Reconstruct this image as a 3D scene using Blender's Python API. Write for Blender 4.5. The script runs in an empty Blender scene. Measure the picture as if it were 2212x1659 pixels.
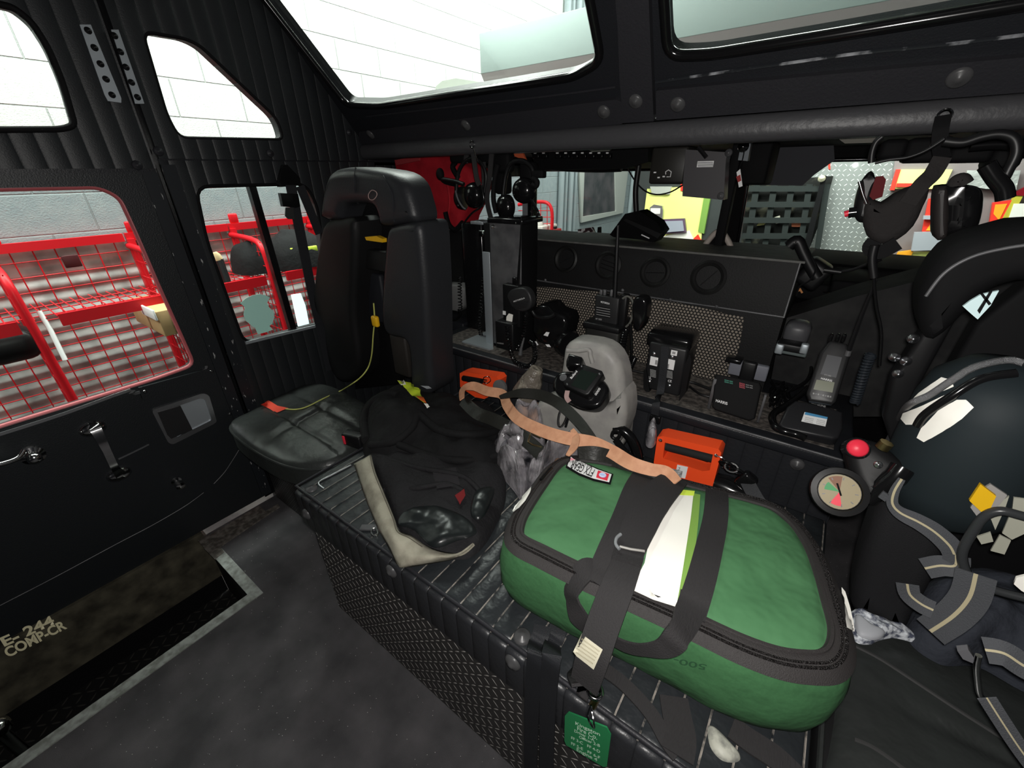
import bpy, bmesh, math, random
from mathutils import Vector as V, Matrix, noise
from mathutils.geometry import tessellate_polygon
random.seed(7)
sc = bpy.context.scene
COL = sc.collection
PI = math.pi
# ------------------------------------------------------------------ camera
FPX, CX, CY = 897.0, 1106.0, 829.5
CAM = V((0, 0, 1.45))
RX = V((0.80757783, 0.25805836, -0.5303055))
RY = V((0.58959573, -0.37455468, 0.71560161))
RZ = V((-0.01396143, -0.89056986, -0.45463217))
RX.normalize()
RY = (RY - RX * RY.dot(RX)).normalized()
RZ = RX.cross(RY)
def toward(u, v):
    c = V(((u - CX) / FPX, (v - CY) / FPX, 1.0))
    return V((RX.dot(c), RY.dot(c), RZ.dot(c)))
def U(u, v, ax, val):
    "point of the photo seen on the real plane ax = val"
    d = toward(u, v); a = 'xyz'.index(ax)
    return CAM + d * ((val - CAM[a]) / d[a])
def UP(u, v, p0, n):
    d = toward(u, v)
    return CAM + d * ((p0 - CAM).dot(n) / d.dot(n))
cd = bpy.data.cameras.new('camera'); cam = bpy.data.objects.new('camera', cd); COL.objects.link(cam)
cd.sensor_width = 36; cd.lens = FPX / 2212 * 36; cd.clip_start = 0.02; cd.clip_end = 100
ccol = [V((RX[i], RY[i], RZ[i])) for i in range(3)]
cx_, cy_, cz_ = ccol[0], -ccol[1], -ccol[2]
cam.matrix_world = Matrix(((cx_.x, cy_.x, cz_.x, CAM.x), (cx_.y, cy_.y, cz_.y, CAM.y), (cx_.z, cy_.z, cz_.z, CAM.z), (0, 0, 0, 1)))
sc.camera = cam
# ------------------------------------------------------------------ world and lights
sc.view_settings.view_transform = 'Standard'; sc.view_settings.look = 'None'
sc.view_settings.exposure = 0.0; sc.view_settings.gamma = 1.0; sc.view_settings.use_curve_mapping = False
w = bpy.data.worlds.new('garage_air'); sc.world = w; w.use_nodes = True
w.node_tree.nodes['Background'].inputs[0].default_value = (0.85, 0.93, 1, 1)
w.node_tree.nodes['Background'].inputs[1].default_value = 0.10
def light(name, kind, loc, power, size=0.05, rot=(0, 0, 0), size_y=None, color=(1, 1, 1)):
    l = bpy.data.lights.new(name, kind); l.energy = power; l.color = color
    if kind == 'AREA':
        l.size = size
        if size_y: l.shape = 'RECTANGLE'; l.size_y = size_y
    else: l.shadow_soft_size = size
    o = bpy.data.objects.new(name, l); o.location = loc; o.rotation_euler = rot; COL.objects.link(o); return o
# phone flash beside the lens, the strip lamps of the garage bay, and an added fill
light('phone_flash', 'POINT', CAM + cx_ * 0.012 + cy_ * 0.015, 46, 0.012, color=(1, 0.97, 0.93))
light('bay_and_fill_lamp', 'AREA', (-2.72, 1.0, 3.9), 420, 0.5, (0, 0, 0), 7, (0.97, 1, 0.96))
light('bay_and_fill_lamp', 'AREA', (-1.6, 6.0, 4.2), 150, 2.5, (0, 0, 0), 1.2, (0.97, 1, 0.96))
light('bay_and_fill_lamp', 'AREA', (-0.3, 4.3, 2.12), 62, 2.6, (0.7, 0, 0), 0.25, (0.97, 1, 0.96))  # fill added under the duct to brighten the parked engine's rear

# ------------------------------------------------------------------ materials
class NT:
    def __init__(s, nt): s.nt = nt
    def m(s, op, a, b=None, c=None):
        n = s.nt.nodes.new('ShaderNodeMath'); n.operation = op
        for i, x in enumerate((a, b, c)):
            if x is None: continue
            if isinstance(x, (int, float)): n.inputs[i].default_value = x
            else: s.nt.links.new(x, n.inputs[i])
        return n.outputs[0]
    def new(s, t): return s.nt.nodes.new(t)
    def link(s, a, b): s.nt.links.new(a, b)
    def xyz(s):
        t = s.new('ShaderNodeTexCoord'); x = s.new('ShaderNodeSeparateXYZ'); s.link(t.outputs['Object'], x.inputs[0])
        return dict(x=x.outputs[0], y=x.outputs[1], z=x.outputs[2])
    def noise(s, scale, detail=3, stretch=None):
        t = s.new('ShaderNodeTexCoord'); n = s.new('ShaderNodeTexNoise'); n.inputs['Scale'].default_value = scale
        n.inputs['Detail'].default_value = detail
        if stretch:
            mp = s.new('ShaderNodeMapping'); mp.inputs['Scale'].default_value = stretch
            s.link(t.outputs['Object'], mp.inputs[0]); s.link(mp.outputs[0], n.inputs[0])
        else: s.link(t.outputs['Object'], n.inputs[0])
        return n.outputs[0]
    def ramp(s, f, lo, hi):
        n = s.new('ShaderNodeMapRange'); n.inputs[1].default_value = lo; n.inputs[2].default_value = hi
        n.clamp = True; s.link(f, n.inputs[0]); return n.outputs[0]
    def mix(s, f, a, b):
        n = s.new('ShaderNodeMix'); n.data_type = 'RGBA'
        if isinstance(f, (int, float)): n.inputs[0].default_value = f
        else: s.link(f, n.inputs[0])
        for i, x in ((6, a), (7, b)):
            if isinstance(x, tuple): n.inputs[i].default_value = (*x[:3], 1)
            else: s.link(x, n.inputs[i])
        return n.outputs[2]
MATS = {}
def mat(name, col, rough=0.5, metal=0.0, col2=None, cscale=30, clo=0.4, chi=0.65, bump=None, spec=0.3, build=None, alpha=None, coat=0, stretch=None, trans=0, emit=0):
    if name in MATS: return MATS[name]
    m = bpy.data.materials.new(name); m.use_nodes = True; MATS[name] = m
    nt = m.node_tree; N = NT(nt); b = nt.nodes['Principled BSDF']
    b.inputs['Base Color'].default_value = (*col, 1); b.inputs['Roughness'].default_value = rough
    b.inputs['Metallic'].default_value = metal; b.inputs['Specular IOR Level'].default_value = spec
    b.inputs['Coat Weight'].default_value = coat
    if alpha is not None: b.inputs['Alpha'].default_value = alpha
    if trans: b.inputs['Transmission Weight'].default_value = trans
    if emit: b.inputs['Emission Color'].default_value = (*col, 1); b.inputs['Emission Strength'].default_value = emit
    if col2:
        f = N.ramp(N.noise(cscale, 4, stretch), clo, chi); N.link(N.mix(f, col, col2), b.inputs['Base Color'])
    h = None
    if bump:
        h = N.noise(bump[0], 3, bump[2] if len(bump) > 2 else None); dist = bump[1]
        bn = N.new('ShaderNodeBump'); bn.inputs['Strength'].default_value = 1; bn.inputs['Distance'].default_value = dist
        N.link(h, bn.inputs['Height']); N.link(bn.outputs[0], b.inputs['Normal'])
    if build: build(N, b)
    return m
def addbump(N, b, h, dist):
    bn = N.new('ShaderNodeBump'); bn.inputs['Strength'].default_value = 1; bn.inputs['Distance'].default_value = dist
    if b.inputs['Normal'].is_linked: N.link(b.inputs['Normal'].links[0].from_socket, bn.inputs['Normal'])
    N.link(h, bn.inputs['Height']); N.link(bn.outputs[0], b.inputs['Normal'])
def pleat(ax, pitch, dist=0.006, off=0.0, line=None):
    def f(N, b):
        c = N.xyz()[ax]
        s = N.m('ABSOLUTE', N.m('SINE', N.m('MULTIPLY', N.m('ADD', c, off), PI / pitch)))
        h = N.m('POWER', s, 0.55)
        addbump(N, b, h, dist)
        if line:
            g = N.m('LESS_THAN', s, 0.11)
            g = N.m('MULTIPLY', g, N.ramp(N.noise(60, 3), 0.35, 0.6))
            src = b.inputs['Base Color'].links[0].from_socket if b.inputs['Base Color'].is_linked else tuple(b.inputs['Base Color'].default_value)[:3]
            N.link(N.mix(g, src, line), b.inputs['Base Color'])
    return f
def diamond(a1, a2, s, c_lo, c_hi, dist=0.0015, thin=0.17, ln=0.72):
    def f(N, b):
        q = N.xyz(); u = N.m('DIVIDE', q[a1], s); v = N.m('DIVIDE', q[a2], s)
        i = N.m('FLOOR', u); j = N.m('FLOOR', v)
        par = N.m('MODULO', N.m('ABSOLUTE', N.m('ADD', i, j)), 2.0)
        par = N.m('GREATER_THAN', par, 0.5)
        lu = N.m('SUBTRACT', N.m('FRACT', u), 0.5); lv = N.m('SUBTRACT', N.m('FRACT', v), 0.5)
        p = N.m('ADD', lu, lv); m = N.m('SUBTRACT', lu, lv)
        A = N.m('ADD', N.m('MULTIPLY', p, par), N.m('MULTIPLY', m, N.m('SUBTRACT', 1.0, par)))
        B = N.m('ADD', N.m('MULTIPLY', m, par), N.m('MULTIPLY', p, N.m('SUBTRACT', 1.0, par)))
        d = N.m('ADD', N.m('POWER', N.m('ABSOLUTE', N.m('DIVIDE', A, ln)), 2.0), N.m('POWER', N.m('ABSOLUTE', N.m('DIVIDE', B, thin)), 2.0))
        h = N.m('MAXIMUM', N.m('SUBTRACT', 1.0, d), 0.0)
        addbump(N, b, h, dist)
        N.link(N.mix(N.ramp(h, 0.0, 0.5), c_lo, c_hi), b.inputs['Base Color'])
    return f
def perf(a1, a2, s, c_web, c_hole, r=0.36):
    def f(N, b):
        q = N.xyz(); v = N.m('DIVIDE', q[a2], s * 0.866); j = N.m('FLOOR', v)
        u = N.m('ADD', N.m('DIVIDE', q[a1], s), N.m('MULTIPLY', N.m('MODULO', N.m('ABSOLUTE', j), 2.0), 0.5))
        lu = N.m('SUBTRACT', N.m('FRACT', u), 0.5); lv = N.m('MULTIPLY', N.m('SUBTRACT', N.m('FRACT', v), 0.5), 0.866)
        d = N.m('SQRT', N.m('ADD', N.m('MULTIPLY', lu, lu), N.m('MULTIPLY', lv, lv)))
        k = N.ramp(d, r - 0.06, r + 0.04)
        N.link(N.mix(k, c_hole, c_web), b.inputs['Base Color']); addbump(N, b, k, 0.0012)
    return f
def blocks(N, b):
    q = N.xyz(); v = N.m('DIVIDE', N.m('ADD', q['z'], 0.02), 0.2); j = N.m('FLOOR', v)
    u = N.m('ADD', N.m('DIVIDE', N.m('ADD', q['x'], q['y']), 0.4), N.m('MULTIPLY', N.m('MODULO', N.m('ABSOLUTE', j), 2.0), 0.5))
    fu = N.m('ABSOLUTE', N.m('SUBTRACT', N.m('FRACT', u), 0.5)); fv = N.m('ABSOLUTE', N.m('SUBTRACT', N.m('FRACT', v), 0.5))
    g = N.m('MAXIMUM', N.ramp(fu, 0.49, 0.495), N.ramp(fv, 0.475, 0.49))
    up = N.m('GREATER_THAN', q['z'], 1.62)
    base = N.mix(up, (0.30, 0.36, 0.38), (0.92, 0.94, 0.90))
    n = N.ramp(N.noise(18, 4), 0.3, 0.75)
    base = N.mix(N.m('MULTIPLY', n, 0.25), base, (0.55, 0.58, 0.56))
    N.link(N.mix(N.m('MULTIPLY', g, 0.6), base, (0.30, 0.33, 0.33)), b.inputs['Base Color'])
    addbump(N, b, N.m('SUBTRACT', N.m('MULTIPLY', N.noise(120, 3), 0.4), g), 0.004)

vinyl = mat('black_vinyl', (0.013, 0.014, 0.017), 0.42, bump=(260, 0.0006))
vinyl_soft = mat('padded_vinyl', (0.022, 0.022, 0.026), 0.5, bump=(160, 0.0008))
pleat_y = mat('pleated_vinyl_wall', (0.017, 0.019, 0.021), 0.45, bump=(300, 0.0005), build=pleat('y', 0.052, 0.004))
mat_top = mat('ribbed_cover_top', (0.018, 0.0205, 0.023), 0.34, bump=(26, 0.004), build=pleat('x', 0.0465, 0.0035, line=(0.30, 0.27, 0.24)))
mat_front = mat('ribbed_cover_front', (0.022, 0.023, 0.026), 0.38, bump=(60, 0.0015), spec=0.4, build=pleat('x', 0.0465, 0.005))
riser_mat = mat('quilted_riser', (0.016, 0.017, 0.020), 0.5, bump=(90, 0.001), build=pleat('x', 0.048, 0.004))
leather = mat('seat_leather', (0.028, 0.031, 0.030), 0.36, spec=0.5, bump=(18, 0.005))
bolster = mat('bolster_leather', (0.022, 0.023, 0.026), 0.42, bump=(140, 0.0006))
bolster_shaded = mat('bolster_shaded', (0.006, 0.006, 0.0065), 0.6)  # darker copy of the seat leather, shade put into its colour
plastic = mat('black_plastic', (0.0065, 0.0065, 0.0072), 0.42)
matte = mat('matte_black', (0.0042, 0.0042, 0.0048), 0.75, spec=0.15)
gloss = mat('gloss_black', (0.006, 0.006, 0.0065), 0.16, spec=0.4)
web = mat('black_webbing', (0.024, 0.0225, 0.0235), 0.8, bump=(450, 0.0012, (1, 0.15, 1)))
beltweb = mat('seat_belt_webbing', (0.016, 0.017, 0.020), 0.6, bump=(420, 0.0006))
rubber = mat('floor_rubber', (0.030, 0.030, 0.031), 0.75, col2=(0.060, 0.058, 0.060), cscale=9, clo=0.35, chi=0.7, bump=(420, 0.0012))
def speck(N, b):
    v = N.new('ShaderNodeTexVoronoi'); v.inputs['Scale'].default_value = 60
    t = N.new('ShaderNodeTexCoord'); N.link(t.outputs['Object'], v.inputs['Vector'])
    g = N.m('LESS_THAN', v.outputs['Distance'], 0.055)
    N.link(N.mix(g, b.inputs['Base Color'].links[0].from_socket, (0.6, 0.58, 0.55)), b.inputs['Base Color'])
rubber = mat('speckled_floor_rubber', (0.044, 0.043, 0.046), 0.72, col2=(0.090, 0.085, 0.090), cscale=7, clo=0.35, chi=0.7, bump=(420, 0.0012), build=speck)
strip = mat('floor_strip_metal', (0.36, 0.38, 0.36), 0.5, 0.2, col2=(0.20, 0.21, 0.19), cscale=40, bump=(60, 0.001))
kick = mat('dusty_kick_panel', (0.028, 0.025, 0.018), 0.7, col2=(0.11, 0.10, 0.07), cscale=14, clo=0.35, chi=0.75)
tread = mat('step_tread', (0.006, 0.006, 0.006), 0.7, build=diamond('y', 'x', 0.035, (0.006, 0.006, 0.006), (0.03, 0.028, 0.025)))
diam = mat('diamond_plate', (0.05, 0.05, 0.05), 0.42, 0.35, build=diamond('x', 'z', 0.0245, (0.060, 0.057, 0.055), (0.60, 0.57, 0.54), 0.004, 0.17))
diam_y = mat('diamond_plate_side', (0.05, 0.05, 0.05), 0.42, 0.35, build=diamond('y', 'z', 0.0245, (0.050, 0.048, 0.047), (0.35, 0.33, 0.32), 0.004, 0.17))
diam_truck = mat('bright_diamond_plate', (0.4, 0.4, 0.4), 0.35, 0.3, build=diamond('x', 'z', 0.040, (0.27, 0.29, 0.28), (0.52, 0.55, 0.53), 0.002, 0.17, 0.52))
chrome = mat('chrome', (0.75, 0.75, 0.75), 0.12, 1.0)
steel = mat('brushed_steel', (0.45, 0.46, 0.48), 0.35, 1.0)
dullmetal = mat('dull_grey_metal', (0.13, 0.13, 0.135), 0.5, 0.4, col2=(0.075, 0.075, 0.08), cscale=14)
galv = mat('pale_steel', (0.40, 0.44, 0.47), 0.45, 0.6)
doorp = mat('door_panel_black', (0.014, 0.016, 0.018), 0.42, bump=(240, 0.0008))
def worn(N, b):
    q = N.noise(34, 5, (1, 2.5, 0.8)); g = N.ramp(q, 0.66, 0.69)
    N.link(N.mix(g, (0.014, 0.016, 0.019), (0.34, 0.34, 0.34)), b.inputs['Base Color'])
wornblack = mat('scuffed_black_frame', (0.014, 0.016, 0.019), 0.4, build=worn)
perfm = mat('perforated_grille', (0.1, 0.1, 0.1), 0.6, build=perf('x', 'z', 0.0115, (0.009, 0.0085, 0.008), (0.24, 0.205, 0.17)))
grit = mat('glittery_grit_shelf', (0.05, 0.045, 0.042), 0.5, col2=(0.16, 0.14, 0.125), cscale=60, clo=0.4, chi=0.7, bump=(140, 0.002))
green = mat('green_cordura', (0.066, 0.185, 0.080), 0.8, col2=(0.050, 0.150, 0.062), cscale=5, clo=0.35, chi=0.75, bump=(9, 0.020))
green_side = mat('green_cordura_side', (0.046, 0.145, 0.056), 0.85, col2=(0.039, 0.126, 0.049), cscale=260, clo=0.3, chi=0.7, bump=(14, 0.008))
zipm = mat('zipper_tape', (0.030, 0.027, 0.027), 0.6, bump=(600, 0.001))
reflect = mat('reflective_white', (0.95, 0.93, 0.86), 0.35, spec=0.8)
lime = mat('lime_trim', (0.75, 0.95, 0.10), 0.5)
limeband = mat('dull_lime_band', (0.20, 0.36, 0.07), 0.6)
white = mat('white_label', (0.80, 0.80, 0.80), 0.5)
cream = mat('cream_tag', (0.55, 0.52, 0.40), 0.6)
red = mat('rack_red', (0.62, 0.010, 0.018), 0.4)
redcloth = mat('red_cloth', (0.42, 0.010, 0.020), 0.8, col2=(0.30, 0.006, 0.014), cscale=12, bump=(300, 0.001))
redbtn = mat('red_button', (0.75, 0.03, 0.06), 0.4)
orange = mat('orange_plastic', (0.95, 0.085, 0.02), 0.4)
yellow = mat('yellow_plastic', (0.75, 0.42, 0.01), 0.4)
ycord = mat('yellow_cord', (0.50, 0.52, 0.14), 0.6)
tan = mat('raw_leather', (0.62, 0.32, 0.19), 0.65, col2=(0.54, 0.26, 0.15), cscale=50)
blackleather = mat('black_belt_leather', (0.016, 0.016, 0.014), 0.3, bump=(90, 0.0006))
cloth = mat('black_turnout_cloth', (0.0045, 0.0045, 0.0052), 0.85, bump=(35, 0.004))
clothtex = mat('turnout_ripstop', (0.010, 0.0095, 0.011), 0.8, bump=(90, 0.003))
wetvinyl = mat('turnout_shiny_patch', (0.010, 0.012, 0.0125), 0.3, bump=(10, 0.008))
canvas = mat('stained_beige_canvas', (0.36, 0.34, 0.27), 0.85, col2=(0.17, 0.155, 0.12), cscale=14, clo=0.42, chi=0.72, bump=(70, 0.0015))
greyplastic = mat('grey_moulded_plastic', (0.33, 0.32, 0.30), 0.45, col2=(0.27, 0.26, 0.25), cscale=25)
greytex = mat('grey_textile_strap', (0.062, 0.065, 0.072), 0.8, bump=(500, 0.001))
goldstripe = mat('gold_stripe', (0.42, 0.37, 0.24), 0.7)
navy = mat('navy_turnout', (0.030, 0.034, 0.045), 0.85, bump=(60, 0.004))
neo = mat('cylinder_sleeve', (0.030, 0.030, 0.033), 0.7, bump=(500, 0.001))
mint = mat('blotch_mint', (0.50, 0.86, 0.76), 0.8)  # flat colour of the anonymising blotch at the side window
wallm = mat('painted_block_wall', (0.8, 0.8, 0.8), 0.8, build=blocks)
truckwhite = mat('pale_grey_paint', (0.26, 0.315, 0.305), 0.6)
truckunder = mat('taupe_underside', (0.40, 0.36, 0.36), 0.7)
concrete = mat('bay_floor', (0.10, 0.095, 0.09), 0.6, col2=(0.055, 0.05, 0.05), cscale=6)
def corrug(N, b):
    q = N.xyz()['z']; s = N.m('SINE', N.m('MULTIPLY', q, 2 * PI / 0.075)); addbump(N, b, s, 0.006)
corr = mat('corrugated_backing', (0.70, 0.72, 0.70), 0.6, 0.0, col2=(0.34, 0.345, 0.335), cscale=7, build=corrug)
def thin(name, tint, fac, gl_rough=0.02):
    m = bpy.data.materials.new(name); m.use_nodes = True; nt = m.node_tree; nt.nodes.clear()
    o = nt.nodes.new('ShaderNodeOutputMaterial'); t = nt.nodes.new('ShaderNodeBsdfTransparent'); g = nt.nodes.new('ShaderNodeBsdfGlossy')
    x = nt.nodes.new('ShaderNodeMixShader'); f = nt.nodes.new('ShaderNodeFresnel'); f.inputs[0].default_value = 1.45
    ml = nt.nodes.new('ShaderNodeMath'); ml.operation = 'MULTIPLY'; ml.inputs[1].default_value = fac
    t.inputs[0].default_value = (*tint, 1); g.inputs['Roughness'].default_value = gl_rough
    nt.links.new(f.outputs[0], ml.inputs[0]); nt.links.new(ml.outputs[0], x.inputs[0]); nt.links.new(t.outputs[0], x.inputs[1]); nt.links.new(g.outputs[0], x.inputs[2]); nt.links.new(x.outputs[0], o.inputs[0])
    MATS[name] = m; return m
glass = thin('window_glass', (0.95, 0.98, 0.96), 0.2)
def crinkle():
    m = bpy.data.materials.new('crinkled_clear_plastic'); m.use_nodes = True; nt = m.node_tree; N = NT(nt); nt.nodes.clear()
    o = N.new('ShaderNodeOutputMaterial'); t = N.new('ShaderNodeBsdfTransparent'); g = N.new('ShaderNodeBsdfPrincipled'); x = N.new('ShaderNodeMixShader')
    t.inputs[0].default_value = (0.9, 0.9, 0.92, 1)
    g.inputs['Base Color'].default_value = (0.34, 0.32, 0.34, 1); g.inputs['Roughness'].default_value = 0.14; g.inputs['Specular IOR Level'].default_value = 1.0
    n = N.noise(16, 3); addbump(N, g, N.noise(30, 2), 0.006)
    N.link(N.ramp(n, 0.34, 0.62), x.inputs[0]); N.link(t.outputs[0], x.inputs[1]); N.link(g.outputs[0], x.inputs[2]); N.link(x.outputs[0], o.inputs[0])
    return m
poly = crinkle()

# ------------------------------------------------------------------ object helpers
INV = {}
def tag(o, label=None, cat=None, group=None, kind=None):
    if label: o['label'] = label
    if cat: o['category'] = cat
    if group: o['group'] = group
    if kind: o['kind'] = kind
    return o
def thing(name, label, cat, loc, group=None, kind=None, rot=None, local=False):
    o = bpy.data.objects.new(name, None); COL.objects.link(o); o.empty_display_size = 0.05
    loc = V(loc)
    if rot is not None: o.matrix_world = Matrix.Translation(loc) @ rot.to_4x4()
    else: o.location = loc
    if not local: INV[o.name] = Matrix.Translation(-loc)
    return tag(o, label, cat, group, kind)
def finish(name, me, m, parent=None, smooth=50):
    me.materials.append(m)
    if smooth:
        me.polygons.foreach_set('use_smooth', [True] * len(me.polygons))
        me.set_sharp_from_angle(angle=math.radians(smooth))
    o = bpy.data.objects.new(name, me); COL.objects.link(o)
    if parent:
        o.parent = parent
        if parent.name in INV: o.matrix_parent_inverse = INV[parent.name]
    return o
def obj(name, bm, m, parent=None, smooth=50):
    bmesh.ops.recalc_face_normals(bm, faces=bm.faces)
    me = bpy.data.meshes.new(name); bm.to_mesh(me); bm.free()
    return finish(name, me, m, parent, smooth)
def B(): return bmesh.new()
def struct(name, bm, m, parent=None):
    o = obj(name, bm, m, parent)
    if parent is None: o['kind'] = 'structure'
    return o
def box(bm, c, s, rot=None, bev=0.0, seg=2):
    t = bmesh.new(); bmesh.ops.create_cube(t, size=1.0)
    bmesh.ops.scale(t, vec=V(s), verts=t.verts)
    if bev: bmesh.ops.bevel(t, geom=t.edges[:], offset=min(bev, min(s) * 0.49), segments=seg, profile=0.5, affect='EDGES')
    M = Matrix.Translation(V(c)) @ (rot.to_4x4() if rot is not None else Matrix())
    bmesh.ops.transform(t, matrix=M, verts=t.verts); merge(bm, t); return bm
def merge(bm, t):
    me = bpy.data.meshes.new('tmp'); t.to_mesh(me); t.free(); bm.from_mesh(me); bpy.data.meshes.remove(me)
def bb(x0, x1, y0, y1, z0, z1, bev=0.0, seg=2):
    return box(B(), ((x0 + x1) / 2, (y0 + y1) / 2, (z0 + z1) / 2), (abs(x1 - x0), abs(y1 - y0), abs(z1 - z0)), None, bev, seg)
def bpx(u0, v0, u1, v1, y, d, bev=0.004, bm=None):
    "upright box whose front face fills the given photo rectangle at depth y"
    um, vm = (u0 + u1) / 2, (v0 + v1) / 2
    x0 = U(u0, vm, 'y', y).x; x1 = U(u1, vm, 'y', y).x; z1 = U(um, v0, 'y', y).z; z0 = U(um, v1, 'y', y).z
    bm = bm or B(); box(bm, ((x0 + x1) / 2, y + d / 2, (z0 + z1) / 2), (x1 - x0, d, z1 - z0), None, bev); return bm
def smoothpts(pts, n=8, closed=False):
    pts = [V(p) for p in pts]; out = []; L = len(pts)
    if L < 3: return pts
    rng = range(L if closed else L - 1)
    for i in rng:
        if closed: p0, p1, p2, p3 = pts[(i - 1) % L], pts[i], pts[(i + 1) % L], pts[(i + 2) % L]
        else: p0, p1, p2, p3 = pts[max(i - 1, 0)], pts[i], pts[i + 1], pts[min(i + 2, L - 1)]
        for k in range(n):
            t = k / n
            out.append(0.5 * ((2 * p1) + (p2 - p0) * t + (2 * p0 - 5 * p1 + 4 * p2 - p3) * t * t + (3 * p1 - p0 - 3 * p2 + p3) * t ** 3))
    if not closed: out.append(pts[-1])
    return out
def tube(bm, pts, r, n=8, closed=False, radii=None, caps=True):
    pts = [V(p) for p in pts]; L = len(pts); rings = []; prev = None
    for i, p in enumerate(pts):
        a = pts[(i - 1) % L] if (closed or i > 0) else p; b = pts[(i + 1) % L] if (closed or i < L - 1) else p
        t = (b - a).normalized() if (b - a).length > 1e-9 else V((0, 0, 1))
        if prev is None:
            up = V((0, 0, 1)) if abs(t.z) < 0.9 else V((1, 0, 0)); s = t.cross(up).normalized()
        else: s = (prev - t * prev.dot(t)).normalized()
        prev = s; q = t.cross(s); rr = radii[i] if radii else r
        rings.append([bm.verts.new(p + (s * math.cos(2 * PI * k / n) + q * math.sin(2 * PI * k / n)) * rr) for k in range(n)])
    for i in range(L if closed else L - 1):
        A, Bq = rings[i], rings[(i + 1) % L]
        for k in range(n): bm.faces.new((A[k], A[(k + 1) % n], Bq[(k + 1) % n], Bq[k]))
    if caps and not closed: bm.faces.new(rings[0][::-1]); bm.faces.new(rings[-1])
    return bm
def rod(bm, a, b, r, n=8): return tube(bm, [V(a), V(b)], r, n)
def loft(bm, rings, cap=True, closed=True):
    vs = [[bm.verts.new(V(p)) for p in r] for r in rings]; n = len(vs[0])
    for a, b in zip(vs[:-1], vs[1:]):
        for k in range(n if closed else n - 1): bm.faces.new((a[k], a[(k + 1) % n], b[(k + 1) % n], b[k]))
    if cap: bm.faces.new(vs[0][::-1]); bm.faces.new(vs[-1])
    return bm
def fr(o, x, y=None, z=None):
    "frame matrix from origin, x axis and y (or z) hint"
    x = V(x).normalized()
    if z is not None: z = V(z); z = (z - x * z.dot(x)).normalized(); y = z.cross(x)
    else: y = V(y); y = (y - x * y.dot(x)).normalized(); z = x.cross(y)
    return Matrix(((x.x, y.x, z.x, o[0]), (x.y, y.y, z.y, o[1]), (x.z, y.z, z.z, o[2]), (0, 0, 0, 1)))
def lathe(bm, prof, M=Matrix(), n=24):
    rings = [[M @ V((r * math.cos(2 * PI * k / n), r * math.sin(2 * PI * k / n), z)) for k in range(n)] for r, z in prof]
    return loft(bm, rings)
def ribbon(bm, pts, wd, th=0.003, normals=None, up=V((0, 0, 1)), widths=None, side=None):
    pts = [V(p) for p in pts]; L = len(pts); rings = []
    for i, p in enumerate(pts):
        t = (pts[min(i + 1, L - 1)] - pts[max(i - 1, 0)]).normalized()
        n = V(normals[i]) if normals else V(up)
        s = t.cross(n)
        if side is not None: s = V(side) - t * t.dot(V(side))
        if s.length < 1e-4: s = t.cross(V((0, 1, 0)))
        s.normalize(); n = s.cross(t).normalized(); hw = (widths[i] if widths else wd) / 2
        rings.append([p + s * hw + n * th / 2, p - s * hw + n * th / 2, p - s * hw - n * th / 2, p + s * hw - n * th / 2])
    return loft(bm, rings)
def interp(vals, L):
    out = []
    for i in range(L):
        f = i / (L - 1) * (len(vals) - 1); k = min(int(f), len(vals) - 2); out.append(vals[k] * (1 - (f - k)) + vals[k + 1] * (f - k))
    return out
def strap(bm, pts, wd, th=0.003, normals=None, up=V((0, 0, 1)), n=6, widths=None, side=None):
    sp = smoothpts(pts, n)
    nn = None
    if normals: nn = interp([V(x) for x in normals], len(sp))
    ww = interp(widths, len(sp)) if widths else None
    return ribbon(bm, sp, wd, th, nn, up, ww, side)
def plate(bm, outer, holes, M, th):
    "flat panel with holes; outer/holes are 2D lists in frame M, thickness goes to -z of M"
    loops = [outer] + holes
    poly3 = [[V((p[0], p[1], 0)) for p in l] for l in loops]
    tris = tessellate_polygon(poly3); flat = [p for l in poly3 for p in l]
    top = [bm.verts.new(M @ p) for p in flat]; bot = [bm.verts.new(M @ (p + V((0, 0, -th)))) for p in flat]
    for a, b, c in tris:
        try: bm.faces.new((top[a], top[b], top[c])); bm.faces.new((bot[c], bot[b], bot[a]))
        except ValueError: pass
    k = 0
    for l in loops:
        n = len(l)
        for i in range(n):
            a, b = k + i, k + (i + 1) % n; bm.faces.new((top[a], top[b], bot[b], bot[a]))
        k += n
    return bm
def sheet(bm, pts, th, dirn=V((0, 0, -1))):
    "polygon with its own 3D corners and a real thickness"
    pts = [V(p) for p in pts]; c = sum(pts, V()) / len(pts)
    tris = tessellate_polygon([pts]); a = [bm.verts.new(p) for p in pts]; b = [bm.verts.new(p + V(dirn) * th) for p in pts]
    for t in tris: bm.faces.new([a[i] for i in t]); bm.faces.new([b[i] for i in t[::-1]])
    n = len(pts)
    for i in range(n): bm.faces.new((a[i], a[(i + 1) % n], b[(i + 1) % n], b[i]))
    return bm
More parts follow.
